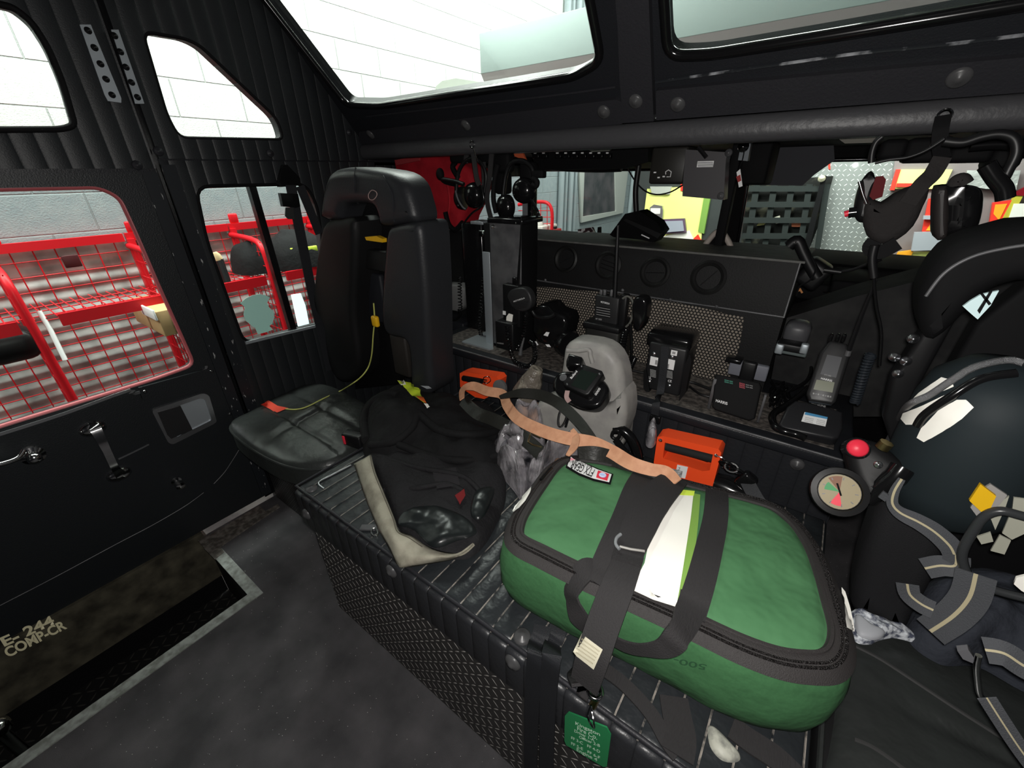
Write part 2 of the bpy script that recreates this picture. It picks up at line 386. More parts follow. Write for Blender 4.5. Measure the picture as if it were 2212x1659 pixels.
def heap(bm, outline, z0, H, rings=14, pw=0.5, amp=0.01, fr_=9.0, seed=0, centre=None, res=5, zf=None):
    "soft pile over a closed outline (world xy), rising H above z0, with folds"
    o = smoothpts([V((p[0], p[1], 0)) for p in outline], res, True)
    c = centre or sum(o, V()) / len(o); c = V((c[0], c[1], 0)); rs = []
    for k in range(rings + 1):
        f = 1 - k / rings
        h = (1 - f ** 2.2) ** pw if f < 1 else 0
        r = []
        for p in o:
            q = c + (p - c) * max(f, 0.004); zz = H * h
            nn = noise.noise(V((q.x * fr_, q.y * fr_, seed))) + 0.5 * noise.noise(V((q.x * fr_ * 2.3, q.y * fr_ * 2.3, seed + 5)))
            z = z0 + zz + amp * nn * min(1, h * 1.5) + (zf(q.x, q.y) * h if zf else 0)
            r.append(V((q.x, q.y, max(z, z0))))
        rs.append(r)
    rs.insert(0, [p.copy() for p in rs[0]])
    return loft(bm, rs)
def coil(pts, r, turns, per=8):
    sp = smoothpts(pts, 12); L = len(sp); out = []; n = turns * per; prev = None
    for i in range(n + 1):
        f = i / n * (L - 1); k = min(int(f), L - 2); p = sp[k].lerp(sp[k + 1], f - k); t = (sp[k + 1] - sp[k]).normalized()
        if prev is None: s = t.cross(V((0.3, 0.2, 1))).normalized()
        else: s = (prev - t * prev.dot(t)).normalized()
        prev = s; q = t.cross(s); a = 2 * PI * i / per
        out.append(p + (s * math.cos(a) + q * math.sin(a)) * r)
    return out
def text(name, s, BL, BR, TL, m, parent=None, ext=0.0006, bold=0.012):
    cu = bpy.data.curves.new('t', 'FONT'); cu.body = s; cu.extrude = 0; cu.align_x = 'LEFT'; cu.offset = bold
    to = bpy.data.objects.new('t', cu); COL.objects.link(to)
    bpy.context.view_layer.update()
    me = bpy.data.meshes.new_from_object(to.evaluated_get(bpy.context.evaluated_depsgraph_get()))
    COL.objects.unlink(to); bpy.data.objects.remove(to)
    xs = [v.co.x for v in me.vertices]; ys = [v.co.y for v in me.vertices]
    x0, x1, y0, y1 = min(xs), max(xs), min(ys), max(ys)
    BL, BR, TL = V(BL), V(BR), V(TL); ex = BR - BL; ey = TL - BL; n = ex.cross(ey).normalized() * ext
    for v in me.vertices:
        v.co = BL + ex * ((v.co.x - x0) / (x1 - x0)) + ey * ((v.co.y - y0) / (y1 - y0)) + n
    me.update()
    return finish(name, me, m, parent, 0)
def rrect(w, h, r, n=5):
    out = []
    for cx, cy, a0 in ((w / 2 - r, h / 2 - r, 0), (-w / 2 + r, h / 2 - r, 90), (-w / 2 + r, -h / 2 + r, 180), (w / 2 - r, -h / 2 + r, 270)):
        for k in range(n + 1):
            a = math.radians(a0 + 90 * k / n); out.append((cx + r * math.cos(a), cy + r * math.sin(a)))
    return out
def stud(bm, p, n, r=0.016, h=0.009):
    M = fr(p, V((0.3, 0.5, 0.4)).cross(V(n)), z=n)
    return lathe(bm, [(r, 0), (r * 0.97, h * 0.35), (r * 0.75, h * 0.75), (r * 0.35, h), (r * 0.3, h * 1.15), (0.0005, h * 1.25)], M, 18)

# ------------------------------------------------------------------ cab shell
WX = -1.95
MW = fr((WX, 0, 0), (0, 1, 0), (0, 0, 1))
def wp(pts, x=WX): return [(U(u, v, 'x', x).y, U(u, v, 'x', x).z) for u, v in pts]
def cat2(pts, n=4): return [(p.x, p.y) for p in smoothpts([V((a, b, 0)) for a, b in pts], n, True)]
def rnd(pts, r=0.02, n=4):
    "round the corners of a 2D polygon"
    out = []; L = len(pts)
    for i in range(L):
        p0, p, p1 = V(pts[i - 1]), V(pts[i]), V(pts[(i + 1) % L]); a = (p0 - p); b = (p1 - p); q = min(r, a.length * 0.45, b.length * 0.45)
        A = p + a.normalized() * q; Bq = p + b.normalized() * q
        for k in range(n + 1):
            t = k / n; s = A * (1 - t) ** 2 + p * 2 * t * (1 - t) + Bq * t * t; out.append((s.x, s.y))
    return out
W1 = rnd(wp([(-260, -60), (0, 12), (28, 18), (66, 48), (100, 100), (132, 175), (160, 272), (130, 280), (-260, 283)]), 0.03)
W3 = rnd(wp([(-300, 412), (215, 402), (262, 425), (297, 500), (345, 612), (425, 790), (330, 824), (0, 926), (-300, 1030)]), 0.04)
W2 = rnd(wp([(304, 67), (398, 83), (430, 98), (596, 255), (612, 303), (385, 299), (358, 250)]), 0.03)
W4 = rnd(wp([(422, 402), (660, 397), (685, 440), (700, 540), (715, 694), (528, 743), (447, 520)]), 0.05)
W5 = [(1.78, 0.85), (2.87, 0.85), (2.87, 1.42), (1.78, 1.42)]
GAP = 0.585
def rect2(a, b, c, d): return [(a, c), (b, c), (b, d), (a, d)]
wl = struct('wall_left', plate(B(), rect2(GAP + 0.012, 3.0, -0.06, 1.503), [W4, W5], MW, 0.05), pleat_y)
o = struct('wall_left', plate(B(), [(GAP + 0.012, 1.508), (1.50, 1.508), (1.435, 1.60), (0.985, 2.17), (GAP + 0.012, 2.17)], [W2], fr((WX + 0.012, 0, 0), (0, 1, 0), (0, 0, 1)), 0.06), pleat_y)
struct('wall_left', bb(WX - 0.05, WX - 0.006, GAP + 0.012, 3.0, 1.49, 1.53), vinyl)
struct('wall_left', bb(WX - 0.05, WX - 0.006, -1.1, GAP - 0.006, 1.455, 1.49), vinyl)
struct('wall_left', plate(B(), rect2(1.50, 3.0, 1.49, 1.6), [], MW, 0.05), vinyl)
def pane_and_gasket(nm, outline, x, r=0.007, gm=None):
    g = struct(nm, tube(B(), [V((x, a, b)) for a, b in outline], r, 8, True), gm or matte)
    obj('pane', plate(B(), outline, [], fr((x - 0.02, 0, 0), (0, 1, 0), (0, 0, 1)), 0.003), glass, g)
    return g
pane_and_gasket('window_1', W2, WX + 0.006)
pane_and_gasket('window_2', W4, WX - 0.004)
w4 = bpy.data.objects['window_2']
# sliding window bars and bright sill of the lower side window
a, b = U(541, 399, 'x', WX - 0.02), U(633, 716, 'x', WX - 0.02)
obj('mullion', box(B(), (a + b) / 2, (0.03, 0.028, (a - b).length), fr((0, 0, 0), (1, 0, 0), z=a - b).to_3x3()), gloss, w4)
obj('sill_track', strap(B(), [U(530, 741, 'x', WX + 0.004), U(600, 724, 'x', WX + 0.004), U(712, 697, 'x', WX + 0.004)], 0.008, 0.012, up=V((0, 0, 1))), galv, w4)
# seam pads of the wall: screw caps
for u, v in ((342, 327), (583, 331), (754, 286)):
    obj('cap', stud(B(), U(u, v, 'x', WX + 0.014), (1, 0, 0), 0.015, 0.008), vinyl_soft, o)

# crew door: upper and lower leaf
dr = thing('door_1', None, None, (WX, 0, 0), kind='structure')
obj('upper_panel', plate(B(), rect2(-1.1, GAP - 0.006, 1.478, 2.3), [W1], fr((WX + 0.012, 0, 0), (0, 1, 0), (0, 0, 1)), 0.06), pleat_y, dr)
lp = obj('lower_panel', plate(B(), rect2(-1.1, GAP - 0.006, 0.03, 1.466), [W3], MW, 0.05), doorp, dr)
obj('gasket', tube(B(), [V((WX + 0.01, a, b)) for a, b in W1], 0.009, 8, True), matte, dr)
obj('pane', plate(B(), W1, [], fr((WX - 0.02, 0, 0), (0, 1, 0), (0, 0, 1)), 0.003), glass, dr)
obj('pane', plate(B(), W3, [], fr((WX - 0.02, 0, 0), (0, 1, 0), (0, 0, 1)), 0.003), glass, dr)
obj('window_edge', tube(B(), [V((WX - 0.012, a, b)) for a, b in W3], 0.010, 8, True), mat('pinkish_edge', (0.42, 0.10, 0.11), 0.35), dr)
obj('window_trim', strap(B(), [U(u, v, 'x', WX + 0.006) for u, v in ((-60, 955), (0, 938), (140, 893), (282, 842), (292, 850), (430, 806), (445, 790))], 0.004, 0.010, up=V((0, 0, 1)), n=3), steel, dr)
obj('scuffed_edge', plate(B(), rect2(GAP - 0.05, GAP - 0.006, 0.05, 1.466), [], fr((WX + 0.006, 0, 0), (0, 1, 0), (0, 0, 1)), 0.02), wornblack, dr)
obj('cap', stud(B(), U(296, 357, 'x', WX + 0.014), (1, 0, 0), 0.015, 0.008), vinyl_soft, dr)
# raised door panel with its curved bright edge
cur = [(-60, 1340), (0, 1308), (120, 1246), (250, 1176), (330, 1134), (400, 1093), (440, 1064)]
obj('panel_edge', tube(B(), smoothpts([U(u, v, 'x', WX + 0.004) for u, v in cur], 6), 0.0018, 6), dullmetal, dr)
obj('panel_edge', tube(B(), smoothpts([U(u, v, 'x', WX + 0.004) for u, v in ((462, 1045), (485, 1020), (505, 990), (516, 972))], 5), 0.0018, 6), dullmetal, dr)
# top cover strip with screws
obj('cover_strip', sheet(B(), [U(u, v, 'x', WX + 0.012) for u, v in ((300, 838), (452, 796), (466, 808), (470, 828), (440, 842), (330, 872), (308, 862))], 0.012, V((-1, 0, 0))), doorp, dr)
for u, v in ((457, 802), (313, 846), (496, 894)):
    obj('screw', stud(B(), U(u, v, 'x', WX + 0.013), (1, 0, 0), 0.007, 0.005), chrome, dr)
# recessed latch
fo = [(326, 885), (437, 848), (450, 853), (467, 910), (458, 916), (372, 959), (362, 955)]
fi = [(342, 890), (432, 859), (442, 863), (456, 906), (380, 944), (372, 940)]
lf = obj('latch_frame', plate(B(), rnd(wp(fo), 0.012), [rnd(wp(fi), 0.010)], fr((WX + 0.008, 0, 0), (0, 1, 0), (0, 0, 1)), 0.01), steel, dr)
obj('latch_pan', plate(B(), rnd(wp(fi), 0.010), [], fr((WX + 0.002, 0, 0), (0, 1, 0), (0, 0, 1)), 0.004), galv, lf)
obj('paddle', sheet(B(), [U(u, v, 'x', WX + 0.014) for u, v in ((341, 891), (390, 877), (416, 928), (370, 948), (362, 940))], 0.012, V((-1, 0, 0))), mat('latch_paddle', (0.05, 0.05, 0.052), 0.3, 0.6), lf)
# grab handle
h0, h1 = U(208, 930, 'x', WX + 0.03), U(248, 1010, 'x', WX + 0.03)
gh = obj('grab_handle', strap(B(), [U(200, 922, 'x', WX + 0.012), h0, (h0 + h1) / 2 + V((0.01, 0, 0)), h1, U(262, 1026, 'x', WX + 0.012)], 0.022, 0.009, up=V((1, 0, 0)), n=5, widths=[0.045, 0.030, 0.022, 0.022, 0.036]), chrome, dr)
for u, v in ((200, 926), (257, 1024)):
    M = fr(U(u, v, 'x', WX), (0, 1, 0), z=(1, 0, 0)) @ Matrix.Diagonal((1.1, 0.8, 1, 1))
    obj('handle_foot', lathe(B(), [(0.034, 0), (0.033, 0.006), (0.022, 0.014), (0.008, 0.018)], M, 20), chrome, gh)
obj('wear_mark', strap(B(), [U(256, 992, 'x', WX + 0.001), U(290, 976, 'x', WX + 0.001), U(322, 960, 'x', WX + 0.001)], 0.005, 0.002, up=V((1, 0, 0)), n=2), steel, dr)
# window crank
cr = obj('window_crank', tube(B(), smoothpts([U(-40, 1010, 'x', WX + 0.05), U(0, 1003, 'x', WX + 0.05), U(38, 990, 'x', WX + 0.045), U(52, 972, 'x', WX + 0.035)], 5), 0.008, 8), chrome, dr)
obj('crank_hub', lathe(B(), [(0.030, 0), (0.030, 0.012), (0.018, 0.02), (0.018, 0.042), (0.010, 0.05)], fr(U(70, 982, 'x', WX), (0, 1, 0), z=(1, 0, 0)), 20), chrome, cr)
obj('lock_knob', lathe(B(), [(0.018, 0), (0.018, 0.006), (0.008, 0.008), (0.008, 0.02), (0.016, 0.024), (0.016, 0.045), (0.008, 0.05)], fr(U(380, 1038, 'x', WX), (0, 1, 0), z=(1, 0, -0.2)), 18), chrome, dr)
# hinge straps across the gap
def hinge(quad, st, nm='hinge_plate', par=dr, x=WX + 0.020):
    h = obj(nm, sheet(B(), [U(u, v, 'x', x) for u, v in quad], 0.005, V((-1, 0, 0))), galv, par)
    for u, v in st: obj('rivet', stud(B(), U(u, v, 'x', x), (1, 0, 0), 0.009, 0.006), plastic, h)
hinge([(172, 53), (196, 53), (262, 212), (262, 222), (233, 218), (226, 205)], [(190, 66), (204, 103), (217, 138), (229, 171), (242, 205)])
hinge([(240, 64), (256, 64), (312, 224), (292, 224), (290, 216)], [(247, 77), (260, 112), (272, 145), (284, 178), (297, 210)], 'hinge_plate', o)
# door seam scuffed jamb
struct('trim_1', plate(B(), rect2(GAP + 0.012, GAP + 0.055, 0.0, 1.49), [], fr((WX + 0.008, 0, 0), (0, 1, 0), (0, 0, 1)), 0.02), wornblack)
struct('trim_2', bb(WX - 0.035, WX - 0.028, GAP - 0.03, GAP + 0.03, 0, 2.3), gloss)

# header over the front cab, raised roof front with two windows
HO = V((0, 1.43, 1.60)); HY = V((0, -0.342, 0.434)).normalized(); HN = V((1, 0, 0)).cross(HY)
def hp(pts, off=0.0):
    out = []
    for u, v in pts:
        q = UP(u, v, HO + HN * off, HN); out.append((q.x, (q - HO).dot(HY)))
    return out
MH = fr(HO, (1, 0, 0), HY)
F1 = rnd(hp([(518, -72), (750, 226), (820, 228), (1240, 164), (1300, 130), (1262, -72)]), 0.035, 5)
F2 = rnd(hp([(1432, -62), (1443, 119), (1530, 117), (1800, 74), (2212, 5), (2420, -30), (2420, -85)]), 0.04, 5)
rw = struct('wall_front', plate(B(), rect2(WX, 0.88, -0.005, 0.76), [F1, F2], MH, 0.05), vinyl)
for i, F in enumerate((F1, F2)):
    g = struct('window_%d' % (3 + i), tube(B(), [MH @ V((a, b, 0.004)) for a, b in F], 0.013, 10, True), gloss)
    obj('pane', plate(B(), F, [], MH @ Matrix.Translation((0, 0, -0.025)), 0.003), glass, g)
MH2 = MH @ Matrix.Translation((0, 0, 0.014))
hpad = thing('trim_3', None, None, (-0.6, 1.43, 1.6), kind='structure')
obj('left_pad', plate(B(), rnd(hp([(775, 285), (1330, 215), (1346, 222), (1346, 268), (775, 315)], 0.014), 0.008), [], MH2, 0.02), vinyl_soft, hpad)
obj('right_pad', plate(B(), rnd(hp([(1417, 196), (1800, 160), (2212, 124), (2500, 98), (2500, 170), (2212, 200), (1417, 260)], 0.014), 0.005), [], MH2, 0.02), vinyl_soft, hpad)
obj('centre_pad', plate(B(), hp([(1322, -80), (1398, -80), (1412, 262), (1346, 266), (1338, 170), (1334, 60)], 0.02), [], MH @ Matrix.Translation((0, 0, 0.02)), 0.03), vinyl_soft, hpad)
for u, v in ((800, 291), (1006, 271), (1304, 242), (1464, 226), (2072, 168)):
    p = UP(u, v, HO + HN * 0.015, HN); obj('snap', stud(B(), p, HN, 0.021, 0.008), mat('snap_cap', (0.06, 0.06, 0.062), 0.35), hpad)
obj('snap', stud(B(), UP(1373, 219, HO + HN * 0.021, HN), HN, 0.021, 0.008), MATS['snap_cap'], hpad)
obj('worn_ridge', tube(B(), smoothpts([UP(u, v, HO + HN * 0.004, HN) for u, v in ((1416, 178), (1550, 158), (1700, 137), (1850, 116), (2030, 98), (2212, 76), (2400, 54))], 6), 0.0035, 6), mat('worn_ridge', (0.02, 0.022, 0.025), 0.3, col2=(0.32, 0.33, 0.35), cscale=16, clo=0.5, chi=0.62), hpad)
obj('worn_ridge', tube(B(), smoothpts([UP(u, v, HO + HN * 0.004, HN) for u, v in ((790, 252), (1000, 228), (1180, 208), (1330, 188))], 6), 0.003, 6), vinyl_soft, hpad)
roll = struct('trim_4', box(B(), (-0.535, 1.455, 1.546), (2.83, 0.085, 0.066), None, 0.026, 5), mat('roll_vinyl', (0.050, 0.050, 0.054), 0.42, bump=(60, 0.0012)))
roll2 = struct('trim_5', box(B(), (-0.535, 1.452, 1.583), (2.83, 0.04, 0.006), None, 0.002), matte)
struct('ceiling', bb(WX, 0.88, -1.4, 0.975, 2.185, 2.22), vinyl)
struct('ceiling', bb(WX, 0.75, 1.47, 3.0, 1.54, 1.58), matte)
struct('wall_back', bb(WX, 0.88, -1.45, -1.40, -0.5, 2.2), vinyl)
struct('wall_right', bb(0.86, 0.90, -1.45, 2.2, -0.3, 2.2), vinyl)
struct('wall_left', bb(WX - 0.05, WX, -1.45, -1.1, -0.5, 2.2), vinyl)

# floor with the stepwell notch
fm = fr((0, 0, 0), (1, 0, 0), (0, 1, 0))
NX, NY = -1.455, 0.262
struct('floor', plate(B(), [(WX, NY), (NX, NY), (NX, -0.95), (WX, -0.95), (WX, -1.4), (0.86, -1.4), (0.86, 3.0), (WX, 3.0)], [], fm, 0.03), rubber)
struct('trim_6', sheet(B(), [V((NX - 0.018, -0.95, 0.004)), V((NX + 0.022, -0.95, 0.004)), V((NX + 0.022, NY + 0.02, 0.004)), V((-1.80, NY + 0.02, 0.004)), V((-1.80, NY - 0.02, 0.004)), V((NX - 0.018, NY - 0.02, 0.004))], 0.006), strip)
struct('trim_7', sheet(B(), [U(u, v, 'z', 0.005) for u, v in ((413, 1152), (432, 1138), (448, 1158), (560, 1092), (572, 1103), (440, 1182))], 0.006), mat('scuffed_sill', (0.09, 0.08, 0.07), 0.6, 0.3, col2=(0.22, 0.20, 0.18), cscale=50))
struct('trim_8', sheet(B(), [U(u, v, 'z', 0.006) for u, v in ((440, 1184), (600, 1088), (604, 1094), (475, 1180), (484, 1192), (464, 1208))], 0.006), MATS['scuffed_sill'])
# stepwell
struct('wall_stepwell', bb(WX - 0.03, WX + 0.015, -0.95, NY, -0.245, 0.03), kick)
struct('wall_stepwell', bb(WX - 0.03, WX - 0.005, -0.95, NY, -0.36, -0.24), matte)
struct('wall_stepwell', bb(WX, NX, NY, NY + 0.02, -0.36, -0.03), tread)
struct('wall_stepwell', bb(NX, NX + 0.02, -0.95, NY, -0.36, -0.03), matte)
struct('floor', bb(WX - 0.35, NX, -0.95, NY, -0.38, -0.36), tread)
struct('wall_stepwell', bb(WX, NX, -0.97, -0.95, -0.36, 0), matte)
tk = thing('kick_lettering', 'glowing yellow-white stencilled text on the dusty kick panel below the crew door', 'lettering', U(70, 1380, 'x', WX + 0.016))
xx = WX + 0.018
letm = mat('reflective_lettering', (1.0, 0.93, 0.62), 0.3, spec=1)
text('text', 'E- 244', U(10, 1397, 'x', xx), U(120, 1347, 'x', xx), U(-2, 1378, 'x', xx), letm, tk, bold=0.035)
text('text', 'COMP-CR', U(18, 1421, 'x', xx), U(146, 1357, 'x', xx), U(5, 1402, 'x', xx), letm, tk, bold=0.035)
pg = thing('floor_knob', 'chrome round knob poking up at the bottom left frame edge of the stepwell', 'knob', U(2, 1575, 'z', -0.1))
obj('stem', lathe(B(), [(0.016, -0.24), (0.016, 0.0), (0.030, 0.006), (0.030, 0.03), (0.016, 0.042)], Matrix.Translation(U(2, 1580, 'z', -0.1)), 20), chrome, pg)

# rear engine cover: ribbed mat on top, quilted edge, diamond plate below
BY, BZ, BX0, BX1, RYY, SZ = 0.41, 0.58, -1.15, 0.195, 1.20, 0.78
ec = thing('engine_cover', 'long black engine cover with ribbed vinyl top and diamond plate front carrying the green bag', 'engine cover', (-0.4, 0.8, 0.0))
obj('plate_body', bb(BX0 + 0.01, BX1, BY + 0.012, RYY - 0.002, 0.0, 0.50), diam, ec)
obj('side_plate', bb(BX0 - 0.001, BX0 + 0.009, BY + 0.02, RYY, 0.0, 0.46), diam_y, ec)
obj('front_quilt', bb(BX0 - 0.010, BX1, BY - 0.010, BY + 0.05, 0.437, BZ - 0.010, 0.010), mat_front, ec)
obj('top_mat', bb(BX0 - 0.006, BX1, BY, RYY - 0.001, 0.50, BZ, 0.014, 3), mat_top, ec)
obj('welt', tube(B(), [V((BX0 - 0.006, RYY, BZ + 0.001)), V((BX0 - 0.006, BY + 0.003, BZ + 0.001)), V((BX1, BY + 0.003, BZ + 0.001))], 0.005, 8), vinyl_soft, ec)
obj('bottom_trim', bb(BX0 - 0.004, BX1, BY - 0.002, BY + 0.01, 0.425, 0.438), dullmetal, ec)
for u, v in ((852, 1152), (1128, 1376), (1205, 1100)):
    if u == 1205: continue
    p = U(u, v, 'z', BZ); p.z = BZ; obj('snap', stud(B(), p + V((0, 0, 0.001)), (0, 0, 1), 0.019, 0.008), MATS['snap_cap'], ec)
for u, v in ((663, 1110), (846, 1233), (1108, 1430)):
    obj('snap', stud(B(), U(u, v, 'y', BY - 0.011), (0, -1, 0), 0.019, 0.010), MATS['snap_cap'], ec)
obj('snap', stud(B(), U(673, 1056, 'z', BZ), (0, 0, 1), 0.018, 0.007), MATS['snap_cap'], ec)
obj('access_panel', tube(B(), smoothpts([U(u, v, 'z', BZ + 0.002) for u, v in ((700, 1056), (689, 1042), (725, 1022), (758, 1005))], 4), 0.003, 6), steel, ec)
# shelf behind with quilted riser
sh = thing('radio_shelf', 'black quilted ledge behind the bench carrying the radios and chargers', 'shelf', (-0.4, 1.3, 0.58))
obj('riser', bb(-1.35, BX1, RYY, RYY + 0.05, 0.0, SZ - 0.03), riser_mat, sh)
obj('ledge', bb(-1.35, BX1, RYY - 0.012, 1.62, SZ - 0.035, SZ, 0.008), vinyl, sh)
obj('edge_bead', rod(B(), (-1.35, RYY - 0.010, SZ - 0.001), (BX1, RYY - 0.010, SZ - 0.001), 0.0035), dullmetal, sh)
obj('gritty_liner', bb(-1.30, 0.15, RYY + 0.03, 1.48, SZ - 0.01, SZ + 0.002), grit, sh)
obj('snap', stud(B(), U(1722, 1003, 'y', RYY - 0.0), (0, -1, 0), 0.018, 0.010), MATS['snap_cap'], sh)
# air and speaker box
vb = thing('vent_box', 'black cab vent box with four round louvres above a perforated grille panel', 'vent box', (-0.55, 1.6, 0.78))
VX0, VX1 = -1.10, -0.055
def fz(z): return 1.48 if z < 1.04 else 1.48 + (z - 1.04) * 0.22
prof = [(1.48, SZ), (1.48, 1.04), (1.515, 1.20), (2.3, 1.13), (2.3, SZ)]
obj('housing', loft(B(), [[(VX0, y, z) for y, z in prof], [(VX1, y, z) for y, z in prof]]), mat('vent_box_black', (0.0055, 0.0055, 0.006), 0.6, spec=0.2, bump=(200, 0.0005)), vb, 20)
obj('lid', loft(B(), [[(VX0 - 0.02, y, z) for y, z in ((1.50, 1.20), (1.50, 1.206), (2.3, 1.137), (2.3, 1.13))], [(VX1 + 0.012, y, z) for y, z in ((1.50, 1.20), (1.50, 1.206), (2.3, 1.137), (2.3, 1.13))]]), mat('dusty_lid', (0.10, 0.10, 0.095), 0.6, col2=(0.06, 0.06, 0.055), cscale=20), vb, 20)
gq = [U(u, v, 'y', 1.476) for u, v in ((1150, 618), (1330, 634), (1470, 655), (1607, 686), (1598, 745), (1572, 830), (1400, 800), (1110, 745))]
obj('grille', sheet(B(), [V((p.x, 1.4765, max(p.z, SZ + 0.004))) for p in gq], 0.004, V((0, 1, 0))), perfm, vb)
obj('crease_bead', rod(B(), (VX0, 1.479, 1.042), (VX1, 1.479, 1.042), 0.003), dullmetal, vb)
obj('edge_bead', rod(B(), (VX1, 1.478, 1.04), (VX1, 1.514, 1.20), 0.003), dullmetal, vb)
NRM = V((0, -1, 0.22)).normalized()
for i, (u, v, r) in enumerate(((1223, 560, 0.052), (1314, 573, 0.052), (1415, 588, 0.053), (1530, 600, 0.056))):
    p = UP(u, v, V((0, 1.48, 1.04)), NRM); M = fr(p, (1, 0, 0), z=NRM)
    lv = obj('louvre', lathe(B(), [(r, 0), (r, 0.006), (r * 0.86, 0.011), (r * 0.78, 0.006), (r * 0.70, 0.004), (r * 0.60, -0.012), (0.001, -0.014)], M, 32), mat('louvre_black', (0.008, 0.008, 0.008), 0.5), vb)
    bm = B()
    obj('opening', lathe(B(), [(r * 0.58, -0.0125), (r * 0.56, -0.0115), (0.001, -0.0115)], M, 28), matte, lv)
    for k in ((-0.3, 0, 0.3) if i == 1 else (0,)):
        a = (0.5, -0.2, 0.1, 0.9)[i]; c, s = math.cos(a), math.sin(a); hw = r * 0.6 * math.sqrt(1 - k * k)
        box(bm, M @ V((-s * k * r * 0.9, c * k * r * 0.9, -0.003)), (hw * 2, 0.002, 0.010), (M.to_3x3() @ Matrix.Rotation(a, 3, 'Z') @ Matrix.Rotation(0.5, 3, 'X')))
    obj('fins', bm, plastic, lv)
for u, v in ((1178, 605), (1345, 627), (1448, 648), (1548, 663)):
    obj('screw', stud(B(), UP(u, v, V((0, 1.478, 1.04)), V((0, -1, 0))), (0, -1, 0), 0.006, 0.004), dullmetal, vb)

# ------------------------------------------------------------------ garage outside the windows
GX = -3.45
struct('wall_garage', bb(GX - 0.1, GX, -3, 14, -0.8, 5), wallm)
struct('wall_garage', bb(GX, 6, 12, 12.1, -0.8, 5), wallm)
struct('floor', bb(GX, 6, -3, 12, -0.85, -0.8), concrete)
struct('ceiling', bb(GX, 6, -3, 12, 4.95, 5.0), mat('bay_ceiling', (0.5, 0.52, 0.48), 0.8))
sof = thing('ceiling_duct', 'long pale boxed duct crossing the bay above the cab', 'duct', (-1, 3.9, 2.5))
a = U(1035, 72, 'y', 3.8); b = U(1036, 160, 'y', 3.8)
obj('face', bb(a.x, 4, 3.8, 4.9, b.z, a.z, 0.004), truckwhite, sof)
obj('underside', loft(B(), [[(a.x, 3.803, b.z), (a.x, 3.86, b.z - 0.075), (a.x, 4.9, b.z - 0.075), (a.x, 4.9, b.z)], [(4, 3.803, b.z), (4, 3.86, b.z - 0.075), (4, 4.9, b.z - 0.075), (4, 4.9, b.z)]]), truckunder, sof, 20)
lb = thing('roof_light_bar', 'clear domed beacon and ribbed pale rail on the roof of the cab', 'beacon', U(985, 195, 'y', 3.2))
y = 3.2
obj('rail', bpx(890, 190, 1080, 222, y, 0.15, 0.01), mat('pale_rail', (0.45, 0.47, 0.45), 0.4), lb)
obj('dome', sheet(B(), [U(u, v, 'y', y + 0.02) for u, v in ((938, 205), (942, 186), (955, 175), (985, 169), (1040, 178), (1060, 205))], 0.2, V((0, 1, 0))), mat('dome_smoke', (0.42, 0.45, 0.40), 0.2), lb)

# red mesh lockers along the wall
def locker(y0, y1, ztop, label, shelfz=0.74, lug=True):
    t = thing('mesh_locker', label, 'locker', (GX + 0.2, (y0 + y1) / 2, -0.75), 'red mesh gear lockers on the bay wall')
    xw, xf = GX + 0.03, -2.98
    bm = B(); box(bm, (xw, (y0 + y1) / 2, ztop), (0.03, y1 - y0, 0.045)); obj('top_rail', bm, red, t)
    if lug: obj('lug', bb(xw - 0.015, xw + 0.005, y0 + 0.02, y0 + 0.08, ztop + 0.02, ztop + 0.085, 0.01), red, t)
    bm = B(); box(bm, (xw + 0.02, y0 + 0.015, ztop / 2 - 0.38), (0.03, 0.035, ztop + 0.74)); obj('back_post', bm, red, t)
    bm = B(); k = y0
    while k < y1: rod(bm, (xw, k, -0.6), (xw, k, ztop - 0.02), 0.0032, 5); k += 0.085
    z = -0.5
    while z < ztop - 0.02: rod(bm, (xw, y0, z), (xw, y1, z), 0.0032, 5); z += 0.078
    obj('back_mesh', bm, red, t)
    sp = [(xw, y0, ztop - 0.05), (xf - 0.14, y0, ztop - 0.06), (xf - 0.03, y0, ztop - 0.10), (xf, y0, ztop - 0.24), (xf, y0, 0.4), (xf, y0, -0.7)]
    obj('side_tube', tube(B(), smoothpts(sp, 6), 0.018, 8), red, t)
    bm = B(); z = 0.1
    while z < ztop - 0.1: rod(bm, (xw, y0, z), (xf - (0.06 if z > ztop - 0.16 else 0), y0, z), 0.003, 5); z += 0.09
    x = xw + 0.05
    while x < xf - 0.02: rod(bm, (x, y0, -0.4), (x, y0, ztop - 0.07), 0.003, 5); x += 0.06
    obj('side_mesh', bm, red, t)
    sh_ = obj('shelf_rail', bb(xf - 0.01, xf + 0.01, y0 + 0.10, y1 - 0.03, shelfz - 0.03, shelfz + 0.03), red, t)
    bm = B(); k = y0 + 0.02
    while k < y1: rod(bm, (xw, k, shelfz + 0.02), (xf, k, shelfz + 0.02), 0.003, 5); k += 0.04
    for x in (xw + 0.1, xw + 0.22, xw + 0.34): rod(bm, (x, y0, shelfz + 0.015), (x, y1, shelfz + 0.015), 0.003, 5)
    obj('shelf_mesh', bm, red, sh_)
    return t
ZT = U(500, 490, 'x', GX + 0.03).z
SZL = U(230, 672, 'x', -2.98).z
yA, yB, yC = U(0, 545, 'x', GX + .03).y - 0.06, U(275, 523, 'x', GX + .03).y, U(497, 503, 'x', GX + .03).y
stp = yC - yB
names = ['red mesh locker at the left frame edge seen through the crew door window', 'red mesh locker right of it with the white stick and small dark plate', 'red mesh locker with a rounded side tube seen in the sliding window', 'red mesh locker holding helmet gear behind the hanging seat belt', 'red mesh locker beyond the driver seat']
names.append('red mesh locker left of the tall slanting red post at the frame edge')
